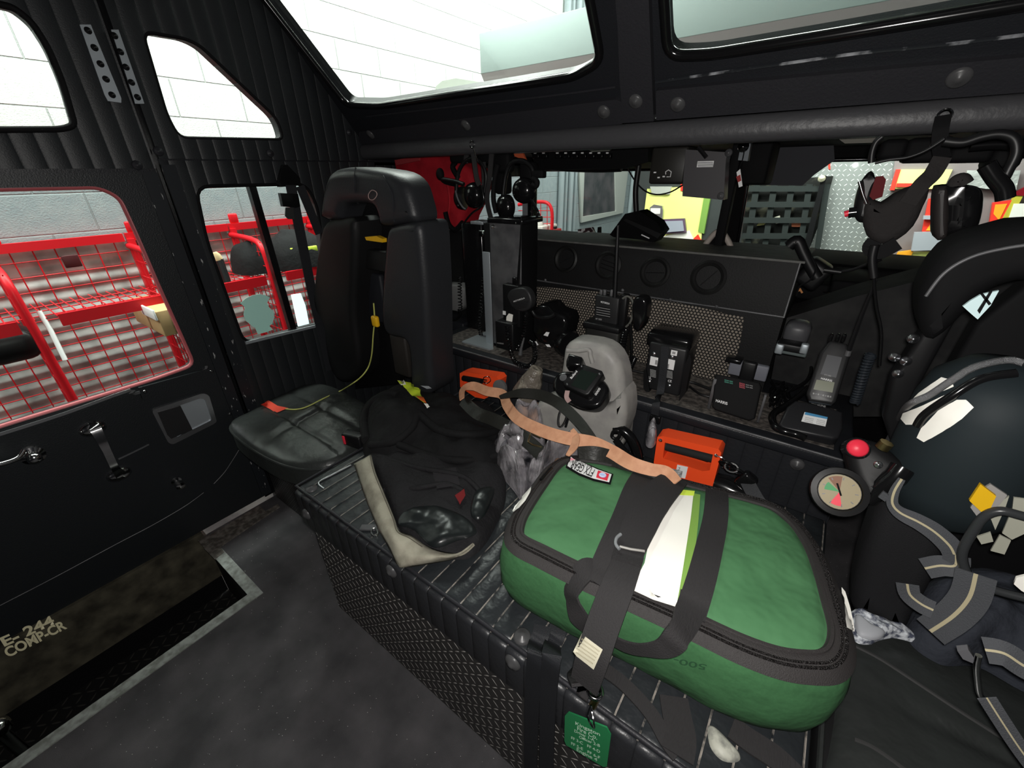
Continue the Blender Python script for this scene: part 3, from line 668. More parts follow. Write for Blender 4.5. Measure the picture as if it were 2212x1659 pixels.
for i in (0, 1, 2, 3, 4, -1):
    y0 = yB + (i - 1) * stp
    locker(y0, y0 + stp - 0.01, ZT, names[i], SZL)
struct('trim_9', bb(GX, GX + 0.012, -2, 3.6, -0.75, ZT - 0.02), corr)
p = U(155, 565, 'x', GX + 0.05)
tag(obj('name_plate', bb(p.x, p.x + 0.01, p.y - 0.035, p.y + 0.035, p.z - 0.03, p.z + 0.035, 0.004), mat('dark_maroon_plate', (0.06, 0.01, 0.012), 0.5)), 'small dark maroon plate on the upper mesh of the second locker', 'plate')
ws = tube(B(), [U(84, 672, 'x', -3.0), U(110, 715, 'x', -2.97), U(141, 778, 'x', -2.93)], 0.010, 8)
tag(obj('white_stick', ws, white), 'slim white rod hanging in the mesh locker behind the door glass', 'rod')
t = thing('cardboard_box', 'open cardboard box with white paper under the locker shelf', 'box', U(325, 690, 'x', -3.0))
obj('carton', bpx(292, 665, 340, 705, U(315, 690, 'x', -3.05).y, 0.10), mat('cardboard', (0.50, 0.33, 0.16), 0.8), t)
obj('paper', bpx(306, 666, 330, 684, U(315, 690, 'x', -3.05).y - 0.012, 0.01), white, t)
t = thing('red_bin', 'dark red bin standing beside the cardboard box in the locker', 'bin', U(350, 690, 'x', -3.0))
obj('bin_body', bpx(340, 668, 382, 706, U(350, 690, 'x', -3.0).y + .05, 0.12, 0.006), mat('dark_red_bin', (0.25, 0.008, 0.012), 0.5), t)
t = thing('slumped_bag', 'black glossy bag slumped low in the leftmost locker', 'bag', U(20, 740, 'x', -3.1))
obj('bag_body', box(B(), U(15, 745, 'x', -3.15), (0.2, 0.22, 0.16), None, 0.06, 4), plastic, t)
t = thing('wooden_tipped_pole', 'black pole with a pale wooden tip leaning inside the locker by the sliding window', 'pole', U(478, 590, 'x', -3.05))
obj('shaft', tube(B(), [U(474, 560, 'x', -3.05), U(494, 617, 'x', -3.0)], 0.022, 8), plastic, t)
obj('tip', tube(B(), [U(464, 545, 'x', -3.05), U(468, 552, 'x', -3.05), U(473, 561, 'x', -3.05)], 0.02, 8, radii=[0.012, 0.023, 0.024]), mat('pale_wood', (0.65, 0.50, 0.28), 0.6), t)
t = thing('helmet_gear', 'black bunker gear with lime reflective bands on the locker shelf', 'gear', U(630, 570, 'x', -3.1))
c = U(640, 570, 'x', -3.15)
obj('gear_body', heap(B(), [(c.x - .16, c.y - .17), (c.x + .14, c.y - .17), (c.x + .15, c.y + .2), (c.x - .16, c.y + .2)], SZL + 0.03, 0.24, amp=0.03, seed=3), cloth, t)
obj('band', box(B(), U(632, 545, 'x', -3.02), (0.02, 0.03, 0.06), None, 0.005), lime, t)
obj('band', box(B(), U(672, 538, 'x', -3.0), (0.02, 0.09, 0.04), None, 0.005), lime, t)
c = U(545, 560, 'x', -3.2)
t = thing('dark_bag', 'dark rounded bag behind the locker side mesh', 'bag', (c.x, c.y, SZL))
obj('bag_body', heap(B(), [(c.x - .12, c.y - .1), (c.x + .12, c.y - .1), (c.x + .14, c.y + .12), (c.x - .12, c.y + .12)], SZL + 0.03, 0.2, amp=0.02, seed=9), cloth, t)
t = thing('lit_display', 'bright white lit screen low behind the sliding window', 'screen', U(648, 665, 'x', -2.9))
pd = U(650, 700, 'x', -2.91)
obj('stand', bb(-2.96, -2.912, pd.y - 0.05, pd.y + 0.05, -0.8, pd.z), matte, t)
obj('screen', sheet(B(), [U(u, v, 'x', -2.9) for u, v in ((630, 637), (650, 634), (660, 660), (668, 700), (645, 705))], 0.01, V((-1, 0, 0))), mat('lit_screen', (0.75, 0.95, 1.0), 0.4, emit=1.1), t)
# mint anonymising blotch, added as a flat sheet at the sliding window
mk = [(519, 655), (530, 645), (545, 638), (560, 635), (575, 638), (583, 643), (579, 650), (577, 655), (580, 662), (590, 672), (593, 685), (588, 700), (582, 704), (590, 712), (577, 717), (557, 722), (551, 708), (545, 705), (530, 692), (526, 680), (529, 664)]
tag(obj('window_sticker', sheet(B(), [U(u, v, 'x', WX - 0.012) for u, v in mk], 0.001, V((-1, 0, 0))), mint), 'flat mint green anonymising blotch over the lower sliding window', 'sticker')


# ------------------------------------------------------------------ front cab seen below the header
FY = 2.9
MF = fr((0, FY, 0), (1, 0, 0), (0, 0, 1)) @ Matrix.Diagonal((1, 1, 1, 1))
def yq(pts, y): return [(U(u, v, 'y', y).x, U(u, v, 'y', y).z) for u, v in pts]
MFY = Matrix(((1, 0, 0, 0), (0, 0, -1, FY), (0, 1, 0, 0), (0, 0, 0, 1)))
hl = rnd([(-1.925, 0.95), (U(1568, 450, 'y', FY).x, 0.95), (U(1568, 450, 'y', FY).x, U(1500, 366, 'y', FY).z), (-1.925, U(1240, 366, 'y', FY).z)], 0.06)
hr = rnd([(U(1612, 450, 'y', FY).x, 0.95), (1.2, 0.95), (1.2, U(1900, 345, 'y', FY).z), (U(1612, 400, 'y', FY).x, U(1800, 345, 'y', FY).z)], 0.05)
struct('wall_windshield', plate(B(), rect2(WX, 1.3, -0.3, 1.60), [hl, hr], MFY, 0.05), matte)
struct('wall_right', bb(1.25, 1.3, 2.2, 2.95, -0.3, 1.6), matte)
struct('ceiling', bb(0.72, 1.3, 1.47, 3.0, 1.54, 1.58), matte)
g = struct('window_5', tube(B(), [V((a, FY, b)) for a, b in hl], 0.010, 8, True), gloss); obj('pane', plate(B(), hl, [], MFY @ Matrix.Translation((0, 0, -0.02)), 0.003), glass, g)
g = struct('window_6', tube(B(), [V((a, FY, b)) for a, b in hr], 0.010, 8, True), gloss); obj('pane', plate(B(), hr, [], MFY @ Matrix.Translation((0, 0, -0.02)), 0.003), glass, g)
db = thing('dashboard', 'black dashboard below the windshield beyond the vent box', 'dashboard', (-0.4, 2.6, 0.6))
obj('dash_top', bb(-1.9, 1.24, 2.40, 2.88, 0.70, U(1290, 513, 'y', 2.65).z, 0.03, 4), matte, db)
obj('dash_lower', bb(-1.9, 1.24, 2.45, 2.88, 0.0, 0.70, 0.02), matte, db)
# sun visor plate and dark roof boxes right of the post
t = thing('sun_visor', 'dark sun visor folded down right of the windshield post', 'visor', U(1690, 360, 'y', 2.7))
obj('visor_board', sheet(B(), [U(u, v, 'y', 2.7) for u, v in ((1648, 400), (1733, 401), (1758, 378), (1803, 346), (1800, 300), (1660, 300))], 0.02, V((0, 1, 0))), mat('visor_grey', (0.035, 0.036, 0.045), 0.6), t)
t = thing('overhead_switch_console', 'overhead console with a row of black rocker switches under a pale edge', 'console', U(1240, 320, 'y', 2.0))
y = 1.95
obj('console_body', sheet(B(), [U(u, v, 'y', y) for u, v in ((1142, 318), (1345, 306), (1400, 318), (1400, 350), (1350, 364), (1160, 368))], 0.4, V((0, 1, 0))), matte, t)
obj('pale_edge', sheet(B(), [U(u, v, 'y', y - 0.01) for u, v in ((1128, 319), (1330, 311), (1316, 326), (1278, 328), (1268, 321), (1128, 328))], 0.02, V((0, 1, 0))), mat('pale_cream_edge', (0.22, 0.23, 0.20), 0.6), t)
for k in range(9):
    u = 1150 + k * 18 + (12 if k > 1 else 0)
    obj('switch', bpx(u, 331, u + 13, 343, y - 0.02, 0.02, 0.002), gloss, t)
    obj('marker', bpx(u + 3, 329, u + 8, 332, y - 0.025, 0.004, 0.0), white, t)
t = thing('rear_view_bar', 'black glossy visor bar curving under the overhead console', 'visor', U(1260, 363, 'y', 2.3))
obj('bar', tube(B(), smoothpts([U(u, v, 'y', 2.3) for u, v in ((1140, 356), (1220, 362), (1290, 364), (1343, 362))], 5), 0.02, 8), plastic, t)
# black speaker box with headphone icon and grey control box
t = thing('intercom_box', 'black intercom box with small white marks hanging left of the grey control box', 'box', U(1440, 360, 'y', 1.75))
obj('box_body', bpx(1404, 316, 1482, 398, 1.75, 0.16, 0.01), mat('intercom_black', (0.018, 0.017, 0.015), 0.45), t)
obj('pale_rim', bpx(1408, 309, 1476, 315, 1.745, 0.10, 0.003), mat('brass_rim', (0.20, 0.19, 0.12), 0.5), t)
pp = [U(u, v, 'y', 1.744) for u, v in ((1438, 377), (1438, 371), (1444, 367), (1450, 371), (1448, 382), (1440, 382))]
obj('headset_icon', tube(B(), pp, 0.0018, 5), white, t)
for u, v in ((1412, 371), (1420, 382), (1431, 380)): obj('mark', bpx(u, v, u + 5, v + 3, 1.745, 0.004, 0), white, t)
t = thing('control_box', 'dark grey flat control box with a white barcode label and two screws', 'box', U(1530, 370, 'y', 1.70))
q = [U(u, v, 'y', 1.68) for u, v in ((1481, 323), (1572, 329), (1568, 345), (1563, 432), (1474, 424), (1475, 400))]
obj('box_body', sheet(B(), q, 0.06, V((0, 1, 0))), mat('control_box_grey', (0.055, 0.052, 0.056), 0.45), t)
obj('barcode_label', bpx(1506, 348, 1541, 361, 1.674, 0.004, 0), white, t)
for k in range(5): obj('label_line', bpx(1507, 350 + k * 2.2, 1540, 350.9 + k * 2.2, 1.672, 0.002, 0), plastic, t)
for u, v in ((1574, 330), (1557, 423)): obj('screw', stud(B(), U(u, v, 'y', 1.678), (0, -1, 0), 0.012, 0.006), dullmetal, t)
obj('cable', tube(B(), smoothpts([U(1508, 318, 'y', 1.66), U(1518, 330, 'y', 1.66), U(1526, 340, 'y', 1.66)], 4), 0.007, 6), plastic, t)
t = thing('dome_lamp', 'small grey lamp bracket with a round chrome lens and a red-white tag on its cord', 'lamp', U(1610, 330, 'y', 1.8))
obj('bracket', sheet(B(), [U(u, v, 'y', 1.8) for u, v in ((1602, 304), (1623, 304), (1615, 348), (1594, 346))], 0.03, V((0, 1, 0))), mat('lamp_bracket', (0.10, 0.11, 0.12), 0.4, 0.4), t)
obj('lens', stud(B(), U(1606, 317, 'y', 1.797), (0, -1, 0), 0.018, 0.012), chrome, t)
obj('cord', tube(B(), smoothpts([U(u, v, 'y', 1.79) for u, v in ((1608, 325), (1604, 345), (1598, 360), (1597, 368))], 4), 0.002, 5), plastic, t)
obj('tag', sheet(B(), [U(u, v, 'y', 1.785) for u, v in ((1591, 372), (1599, 365), (1604, 402), (1596, 405))], 0.003, V((0, 1, 0))), white, t)
obj('tag_band', sheet(B(), [U(u, v, 'y', 1.782) for u, v in ((1590, 382), (1599, 377), (1601, 390), (1594, 394))], 0.003, V((0, 1, 0))), mat('dark_red_band', (0.3, 0.02, 0.02), 0.6), t)
t = thing('roof_channel', 'black square post and housing right of the control box', 'housing', U(1580, 400, 'y', 1.9))
obj('channel', bpx(1562, 306, 1582, 540, 1.95, 0.05, 0.004), matte, t)
obj('housing', bpx(1600, 306, 1662, 400, 2.0, 0.2, 0.01), matte, t)
# computer display on its gooseneck
t = thing('conduit', 'black corrugated conduit hanging from the header to the terminal', 'conduit', U(1370, 320, 'y', 2.0))
obj('conduit', tube(B(), smoothpts([U(u, v, 'y', 2.0) for u, v in ((1384, 330), (1378, 370), (1373, 410), (1374, 450), (1376, 480))], 8), 0.013, 8), plastic, t)
t = thing('mobile_terminal', 'tilted black mobile terminal leaning on the vent box lid', 'terminal', U(1370, 490, 'y', 1.9))
obj('terminal_body', sheet(B(), [U(u, v, 'y', 1.85) for u, v in ((1317, 507), (1350, 462), (1380, 455), (1418, 480), (1430, 500), (1412, 524), (1385, 518), (1325, 512))], 0.10, V((0, 1, 0))), gloss, t)
obj('lower_rim', sheet(B(), [U(u, v, 'y', 1.845) for u, v in ((1346, 476), (1352, 472), (1428, 505), (1421, 515))], 0.02, V((0, 1, 0))), plastic, t)
obj('badge', sheet(B(), [U(u, v, 'y', 1.84) for u, v in ((1386, 506), (1403, 514), (1402, 516), (1385, 508))], 0.003, V((0, 1, 0))), white, t)
t = thing('thin_black_cord', 'thin black cord looping from the header across the lime panel view', 'cord', U(1380, 380, 'y', 2.1))
obj('cord', tube(B(), smoothpts([U(u, v, 'y', 2.1) for u, v in ((1346, 342), (1366, 382), (1390, 410), (1416, 420), (1445, 416), (1468, 404), (1480, 396))], 8), 0.0035, 6), plastic, t)
t = thing('mask_bracket', 'pale triangular breathing mask frame with dark lens on the dash', 'mask', U(1550, 520, 'y', 2.2))
mo = [(1521, 534), (1540, 508), (1553, 500), (1562, 504), (1577, 530), (1572, 542), (1530, 540)]
obj('frame', tube(B(), smoothpts([U(u, v, 'y', 2.0) for u, v in mo], 6, True), 0.012, 8, True), mat('pale_beige', (0.42, 0.37, 0.33), 0.5), t)
obj('lens', sheet(B(), [U(u, v, 'y', 2.01) for u, v in mo], 0.05, V((0, 1, 0))), gloss, t)
t = thing('small_funnel', 'black little funnel standing on the dashboard by the checkered cloth', 'funnel', U(1293, 505, 'y', 2.6))
obj('funnel', sheet(B(), [U(u, v, 'y', 2.6) for u, v in ((1286, 513), (1290, 504), (1291, 491), (1295, 491), (1295, 505), (1301, 514))], 0.03, V((0, 1, 0))), matte, t)
t = thing('checkered_cloth', 'black and white checkered cloth on the dashboard', 'cloth', U(1265, 502, 'y', 2.7))
def checks(N, b):
    n = N.ramp(N.noise(42, 1), 0.46, 0.52); N.link(N.mix(n, (0.03, 0.01, 0.015), (0.6, 0.6, 0.6)), b.inputs['Base Color'])
obj('cloth_fold', sheet(B(), [U(u, v, 'y', 2.7) for u, v in ((1248, 496), (1278, 491), (1283, 504), (1278, 514), (1248, 512))], 0.03, V((0, 1, 0))), mat('checks', (0.5, 0.5, 0.5), 0.7, build=checks), t)
# steering wheel and driver seat behind the left jump seat
t = thing('steering_wheel', 'grey steering wheel rim arching behind the left headrest', 'steering wheel', U(830, 380, 'y', 2.0))
obj('column', tube(B(), [U(815, 430, 'y', 1.9), V((U(815, 430, 'y', 1.9).x, 2.5, 0.85))], 0.03, 10), matte, t)
obj('spoke', tube(B(), [U(786, 430, 'y', 1.9), U(850, 440, 'y', 1.9)], 0.014, 8), matte, t)
obj('rim', tube(B(), smoothpts([U(u, v, 'y', 1.9) for u, v in ((776, 372), (788, 346), (806, 340), (826, 348), (842, 372), (852, 420), (850, 480), (820, 500), (785, 470))], 6, True), 0.022, 10, True), mat('wheel_grey', (0.10, 0.115, 0.11), 0.35), t)
t = thing('driver_seat', 'black driver seat back beyond the left jump seat', 'seat', U(980, 600, 'y', 1.9))
obj('seat_base', bb(-1.75, -1.25, 1.85, 2.3, 0.0, 0.55, 0.03), matte, t)
obj('seat_back', bpx(925, 495, 1050, 760, 1.72, 0.14, 0.04), mat('driver_seat_black', (0.007, 0.007, 0.0075), 0.6), t)
obj('bracket', bpx(905, 552, 952, 600, 1.80, 0.06, 0.004), matte, t)
for u, v in ((905, 566), (906, 590)): obj('bolt', stud(B(), U(u, v, 'y', 1.795), (0, -1, 0), 0.012, 0.008), chrome, t)
# officer side clutter beyond the shelf
t = thing('dash_tray', 'row of black tray boxes right of the vent box with bright edges', 'tray', U(1760, 680, 'y', 2.0))
for a in ((1720, 612, 1790, 650), (1700, 662, 1812, 690), (1792, 608, 1880, 640)):
    obj('tray', bpx(*a, 2.1, 0.35, 0.01), matte, t)
for a in (((1778, 631), (1820, 632)), ((1715, 686), (1740, 683)), ((1745, 687), (1825, 680)), ((1790, 660), (1822, 660))):
    obj('bright_edge', rod(B(), U(*a[0], 'y', 2.09), U(*a[1], 'y', 2.09), 0.002, 5), chrome, t)
for u, v in ((1719, 618), (1725, 622), (1774, 672)): obj('orange_mark', sheet(B(), [U(u, v, 'y', 2.08), U(u + 4, v, 'y', 2.08), U(u + 10, v + 10, 'y', 2.08), U(u + 6, v + 12, 'y', 2.08)], 0.004, V((0, 1, 0))), mat('amber_mark', (0.7, 0.3, 0.1), 0.5), t)
t = thing('front_seat', 'dark seat back beyond the shelf right of the vent box', 'seat', U(1850, 720, 'y', 1.8))
obj('seat_back', sheet(B(), [U(u, v, 'y', 1.75) for u, v in ((1690, 690), (1850, 640), (2010, 600), (2212, 520), (2260, 700), (2212, 900), (1750, 900), (1660, 850))], 0.2, V((0, 1, 0))), mat('dusty_dark', (0.010, 0.010, 0.011), 0.7, col2=(0.022, 0.022, 0.022), cscale=14), t)
t = thing('pistol_grip_light', 'black pistol grip spot lamp with a loop of cord on the vent box corner', 'lamp', U(1730, 560, 'y', 1.6))
obj('grip', tube(B(), smoothpts([U(u, v, 'y', 1.55) for u, v in ((1704, 532), (1722, 520), (1735, 545), (1750, 575), (1765, 600))], 5), 0.016, 8, radii=None), plastic, t)
obj('lamp_head', box(B(), U(1758, 590, 'y', 1.6), (0.07, 0.09, 0.08), Matrix.Rotation(0.5, 3, 'Y'), 0.015, 3), plastic, t)
obj('cord', tube(B(), smoothpts([U(u, v, 'y', 1.53) for u, v in ((1752, 555), (1762, 580), (1750, 605), (1728, 618), (1720, 640))], 6), 0.0025, 5), plastic, t)
t = thing('gooseneck_mic', 'black gooseneck microphone wand pointing left in front of the tread plate', 'microphone', U(1800, 586, 'y', 1.5))
obj('wand', tube(B(), smoothpts([U(u, v, 'y', 1.5) for u, v in ((1782, 584), (1810, 587), (1840, 583), (1870, 572), (1905, 560))], 6), 0.004, 6), plastic, t)
obj('tip', tube(B(), [U(1780, 583, 'y', 1.499), U(1817, 588, 'y', 1.499)], 0.0075, 8), plastic, t)

# ------------------------------------------------------------------ fire engine parked ahead
TY = 5.2
ft = thing('fire_engine', 'fire engine rear with tread plate, lime chevrons and warning lamps seen through the windshield', 'fire engine', (-0.5, TY + 1, -0.8))
def tq(pts, dy=0.0): return [U(u, v, 'y', TY - dy) for u, v in pts]
def tsh(nm, pts, m, dy=0.0, th=0.04, par=None): return obj(nm, sheet(B(), tq(pts, dy), th, V((0, 1, 0))), m, par or ft)
tsh('tread_plate', [(1700, 330), (1960, 330), (1905, 660), (1700, 640), (1716, 560), (1740, 470)], diam_truck)
tsh('rear_body', [(1376, 300), (1612, 300), (1612, 560), (1376, 560)], mat('body_grey', (0.04, 0.045, 0.045), 0.5), -0.02)
chev = mat('chevron_lime', (0.95, 1.0, 0.30), 0.4, emit=0)
chevr = mat('chevron_red', (0.95, 0.05, 0.03), 0.4)
tsh('reflective_panel', [(1398, 408), (1470, 404), (1528, 420), (1510, 545), (1410, 545), (1390, 470)], chev, 0.01)
tsh('red_edge', [(1470, 398), (1530, 402), (1530, 423), (1470, 412)], chevr, 0.02)
tsh('red_edge', [(1390, 500), (1424, 500), (1470, 540), (1508, 506), (1525, 540), (1420, 548), (1384, 540)], chevr, 0.015)
tsh('white_chevron', [(1425, 512), (1488, 498), (1500, 522), (1412, 528)], reflect, 0.03)
tsh('lime_strip', [(1520, 428), (1534, 428), (1520, 505), (1508, 500)], limeband, 0.02)
l1 = tsh('lamp_housing', [(1404, 448), (1412, 442), (1430, 445), (1432, 455), (1430, 492), (1414, 494), (1402, 480)], steel, 0.05)
tsh('bulb', [(1405, 450), (1426, 450), (1425, 462), (1406, 462)], reflect, 0.06, 0.01, l1)
l2 = tsh('lamp_housing', [(1432, 474), (1478, 472), (1482, 502), (1434, 506)], mat('lamp_rim_violet', (0.12, 0.07, 0.12), 0.4), 0.06)
tsh('lens', [(1437, 478), (1474, 477), (1477, 499), (1438, 502)], mat('lamp_lens', (0.36, 0.38, 0.45), 0.3), 0.08, 0.02, l2)
tsh('upper_lamp', [(1404, 403), (1450, 403), (1446, 420), (1408, 418)], mat('lens_grey', (0.45, 0.46, 0.42), 0.3), 0.04)
# net of black webbing
nt_ = tsh('storage_bay', [(1612, 395), (1800, 380), (1775, 470), (1735, 570), (1600, 545)], mat('bay_dark', (0.006, 0.007, 0.006), 0.8, col2=(0.05, 0.05, 0.035), cscale=7, clo=0.58, chi=0.66), 0.04)
nm = mat('net_webbing', (0.016, 0.021, 0.020), 0.8)
for k in range(5):
    u = 1628 + k * 38
    tsh('net_strap', [(u, 398), (u + 14, 398), (u - 12, 560), (u - 24, 560)], nm, 0.10, 0.01, nt_)
for k in range(5):
    v = 402 + k * 34
    tsh('net_strap', [(1604, v), (1782 - k * 12, v), (1780 - k * 12, v + 12), (1602, v + 12)], nm, 0.12, 0.01, nt_)
tsh('frame_bar', [(1776, 378), (1786, 380), (1738, 580), (1726, 572)], matte, 0.14)
obj('grommet', stud(B(), U(1775, 386, 'y', TY - 0.16), (0, -1, 0), 0.03, 0.01), mat('grommet_gold', (0.5, 0.48, 0.35), 0.3, 0.5), ft)
tsh('yellow_load', [(1634, 488), (1644, 474), (1656, 480), (1650, 486)], mat('straw_yellow', (0.4, 0.38, 0.15), 0.7), 0.08, 0.03)
tsh('pale_load', [(1672, 470), (1684, 466), (1686, 474), (1694, 478), (1676, 484)], mat('pale_load', (0.4, 0.4, 0.33), 0.7), 0.08, 0.03)
tsh('orange_load', [(1710, 482), (1730, 482), (1728, 490), (1710, 490)], mat('salmon', (0.5, 0.16, 0.08), 0.7), 0.08, 0.03)
tsh('red_mark', [(1788, 350), (1793, 352), (1794, 366), (1790, 366)], chevr, 0.01, 0.01)
# lamp column and chevrons on the right
tsh('corner_body', [(1935, 330), (2260, 330), (2300, 520), (2200, 720), (1900, 690), (1905, 560)], mat('corner_grey', (0.22, 0.19, 0.19), 0.5), 0.02)
tsh('reflective_panel', [(1944, 366), (2058, 366), (2038, 408), (1932, 408)], chev, 0.05)
tsh('red_edge', [(1936, 366), (1946, 366), (1932, 411), (1922, 411)], chevr, 0.06)
tsh('red_edge', [(1938, 396), (1976, 396), (1972, 404), (1936, 404)], chevr, 0.08)
for q, m in (([(2006, 430), (2030, 425), (2020, 500), (1992, 500)], chevr), ([(2014, 478), (2026, 478), (2024, 498), (2000, 498)], mat('chevron_orange', (1.0, 0.42, 0.03), 0.4)),
             ([(1940, 545), (1975, 540), (1955, 575), (1925, 575)], MATS['chevron_orange']), ([(1928, 575), (1958, 575), (1950, 610), (1912, 600)], chevr),
             ([(1875, 545), (1890, 538), (1896, 590), (1868, 592)], chev), ([(1884, 535), (1892, 540), (1888, 556), (1882, 552)], MATS['chevron_orange']),
             ([(1960, 546), (2030, 544), (2010, 566), (1970, 562)], chev), ([(2055, 518), (2074, 516), (2048, 534), (2046, 530)], MATS['chevron_orange']),
             ([(1930, 612), (1980, 616), (1992, 640), (1944, 636)], chevr), ([(1940, 618), (1976, 620), (1984, 636), (1950, 634)], reflect),
             ([(2145, 438), (2190, 432), (2150, 500), (2138, 480)], chevr), ([(2150, 442), (2176, 440), (2158, 476), (2146, 462)], MATS['chevron_orange']),
             ([(2192, 422), (2212, 420), (2168, 502), (2150, 502)], mat('lime_hatched', (0.55, 0.50, 0.05), 0.5)), ([(2190, 440), (2260, 440), (2260, 500), (2168, 502)], reflect),
             ([(2185, 420), (2260, 380), (2260, 425), (2190, 422)], mat('deep_red', (0.20, 0.003, 0.01), 0.4))):
    tsh('chevron', q, m, 0.06 + 0.004 * (len(ft.children) % 9))
for q in ([(1975, 502), (2046, 500), (2036, 540), (1968, 542)], [(1950, 585), (2000, 580), (1990, 612), (1938, 612)], [(1995, 466), (2030, 466), (2026, 474), (1994, 474)]):
    lm = tsh('lamp_lens', q, mat('lamp_lens_grey', (0.40, 0.42, 0.46), 0.25), 0.12)
hd = tsh('headlamp', [(2090, 368), (2205, 368), (2195, 410), (2130, 408), (2085, 400)], mat('headlamp_chrome', (0.75, 0.78, 0.75), 0.2, 0.5, bump=(9, 0.03)), 0.09)
tsh('body_sill', [(1720, 640), (1880, 612), (1960, 640), (1960, 700), (1720, 700)], mat('grey_green_sill', (0.16, 0.20, 0.19), 0.5), 0.10)
# far window of the bay, pipes, panda cart through the left windshield
t = thing('office_window', 'pale framed interior window in the grey block wall beyond the windshield', 'window', U(1300, 420, 'x', GX + 0.02), kind=None)
obj('frame', plate(B(), [(U(u, v, 'x', GX + .03).y, U(u, v, 'x', GX + .03).z) for u, v in ((1250, 350), (1358, 350), (1345, 460), (1255, 481))], [[(U(u, v, 'x', GX + .03).y, U(u, v, 'x', GX + .03).z) for u, v in ((1262, 358), (1328, 358), (1330, 456), (1258, 468))]], fr((GX + 0.04, 0, 0), (0, 1, 0), (0, 0, 1)), 0.03), mat('pale_frame', (0.55, 0.58, 0.54), 0.6), t)
obj('pane', sheet(B(), [U(u, v, 'x', GX + .014) for u, v in ((1258, 352), (1334, 352), (1334, 462), (1256, 474))], 0.008, V((-1, 0, 0))), mat('dark_pane', (0.055, 0.06, 0.065), 0.3, col2=(0.12, 0.11, 0.12), cscale=4), t)
for i, (u, r) in enumerate(((1212, .05), (1222, .03), (1232, .05), (1242, .03), (1364, .05))):
    p = U(u, 420, 'x', GX + r)
    tag(obj('wall_pipe', rod(B(), (GX + r, p.y, -0.8), (GX + r, p.y, 4), r * 0.9, 10), mat('pipe_grey', (0.36, 0.42, 0.44), 0.5)), ['left pair thick grey pipe running up the block wall', 'thin grey conduit beside the thick wall pipe', 'grey pipe nearest the window frame on its left', 'thin conduit touching the window frame', 'grey pipe right of the interior window'][i], 'pipe')
t = thing('panda_cart', 'rounded red wire cart with a box shelf standing by the block wall', 'cart', U(1170, 520, 'y', 4.0))
y = 4.0
obj('cart_tube', tube(B(), smoothpts([U(u, v, 'y', y) for u, v in ((1120, 442), (1150, 437), (1178, 437), (1190, 448), (1193, 470), (1192, 500))] + [V((U(1192, 500, 'y', y).x, y, -0.4)), V((U(1192, 500, 'y', y).x, y, -0.8))], 6), 0.018, 8), red, t)
bm = B()
for k in range(4): rod(bm, U(1140 + k * 14, 438, 'y', y), U(1140 + k * 14, 520, 'y', y), 0.004, 5)
for k in range(5): rod(bm, U(1120, 455 + k * 14, 'y', y), U(1190, 455 + k * 14, 'y', y), 0.004, 5)
obj('cart_mesh', bm, red, t)
obj('red_bin', bpx(1140, 498, 1182, 530, y - 0.1, 0.3, 0.01), mat('cart_bin_red', (0.30, 0.01, 0.012), 0.5), t)
obj('white_tray', bpx(1140, 488, 1172, 500, y - 0.12, 0.3, 0.01), mat('cream_tray', (0.6, 0.56, 0.52), 0.5), t)
t = thing('plush_toy', 'white plush bear with black ears sitting on the red cart', 'plush toy', U(1155, 478, 'y', 3.95))
hc = U(1155, 475, 'y', 3.95)
def ball(bm, c, r, sc_=(1, 1, 1)):
    tmp = bmesh.new(); bmesh.ops.create_uvsphere(tmp, u_segments=16, v_segments=10, radius=1.0)
    bmesh.ops.scale(tmp, vec=V((r * sc_[0], r * sc_[1], r * sc_[2])), verts=tmp.verts); bmesh.ops.translate(tmp, vec=V(c), verts=tmp.verts); merge(bm, tmp); return bm
obj('head', ball(ball(B(), hc, 0.068), hc + V((0.03, 0, -0.05)), 0.07), mat('plush_white', (0.7, 0.68, 0.64), 0.9), t)
for d in ((-0.05, -0.02, 0.055), (0.055, -0.02, 0.05)): obj('ear', ball(B(), hc + V(d), 0.026), matte, t)
for d in ((-0.025, -0.062, 0.01), (0.025, -0.062, 0.012)): obj('eye_patch', ball(B(), hc + V(d), 0.016), matte, t)
wt = thing('work_table', 'small grey table edge behind the vent box carrying the bottle', 'table', U(1198, 520, 'y', 3.6))
bz_ = U(1198, 520, 'y', 3.6)
obj('top', bb(bz_.x - 0.25, bz_.x + 0.25, 3.5, 3.9, bz_.z - 0.04, bz_.z - 0.001), mat('table_grey', (0.12, 0.12, 0.12), 0.6), wt)
for sx in (-0.22, 0.22):
    for sy in (3.53, 3.87): obj('leg', rod(B(), (bz_.x + sx, sy, -0.8), (bz_.x + sx, sy, bz_.z - 0.04), 0.015), dullmetal, wt)
t = thing('sauce_bottle', 'small clear bottle with a black cap and orange label right of the cart', 'bottle', U(1198, 510, 'y', 3.6))
obj('bottle_body', bpx(1192, 500, 1203, 520, 3.6, 0.04, 0.01), mat('bottle_cream', (0.55, 0.5, 0.42), 0.3), t)
obj('label', bpx(1196, 499, 1203, 507, 3.59, 0.01, 0.002), mat('label_orange', (0.75, 0.35, 0.08), 0.5), t)
obj('cap', bpx(1195, 489, 1200, 495, 3.6, 0.03, 0.004), plastic, t)

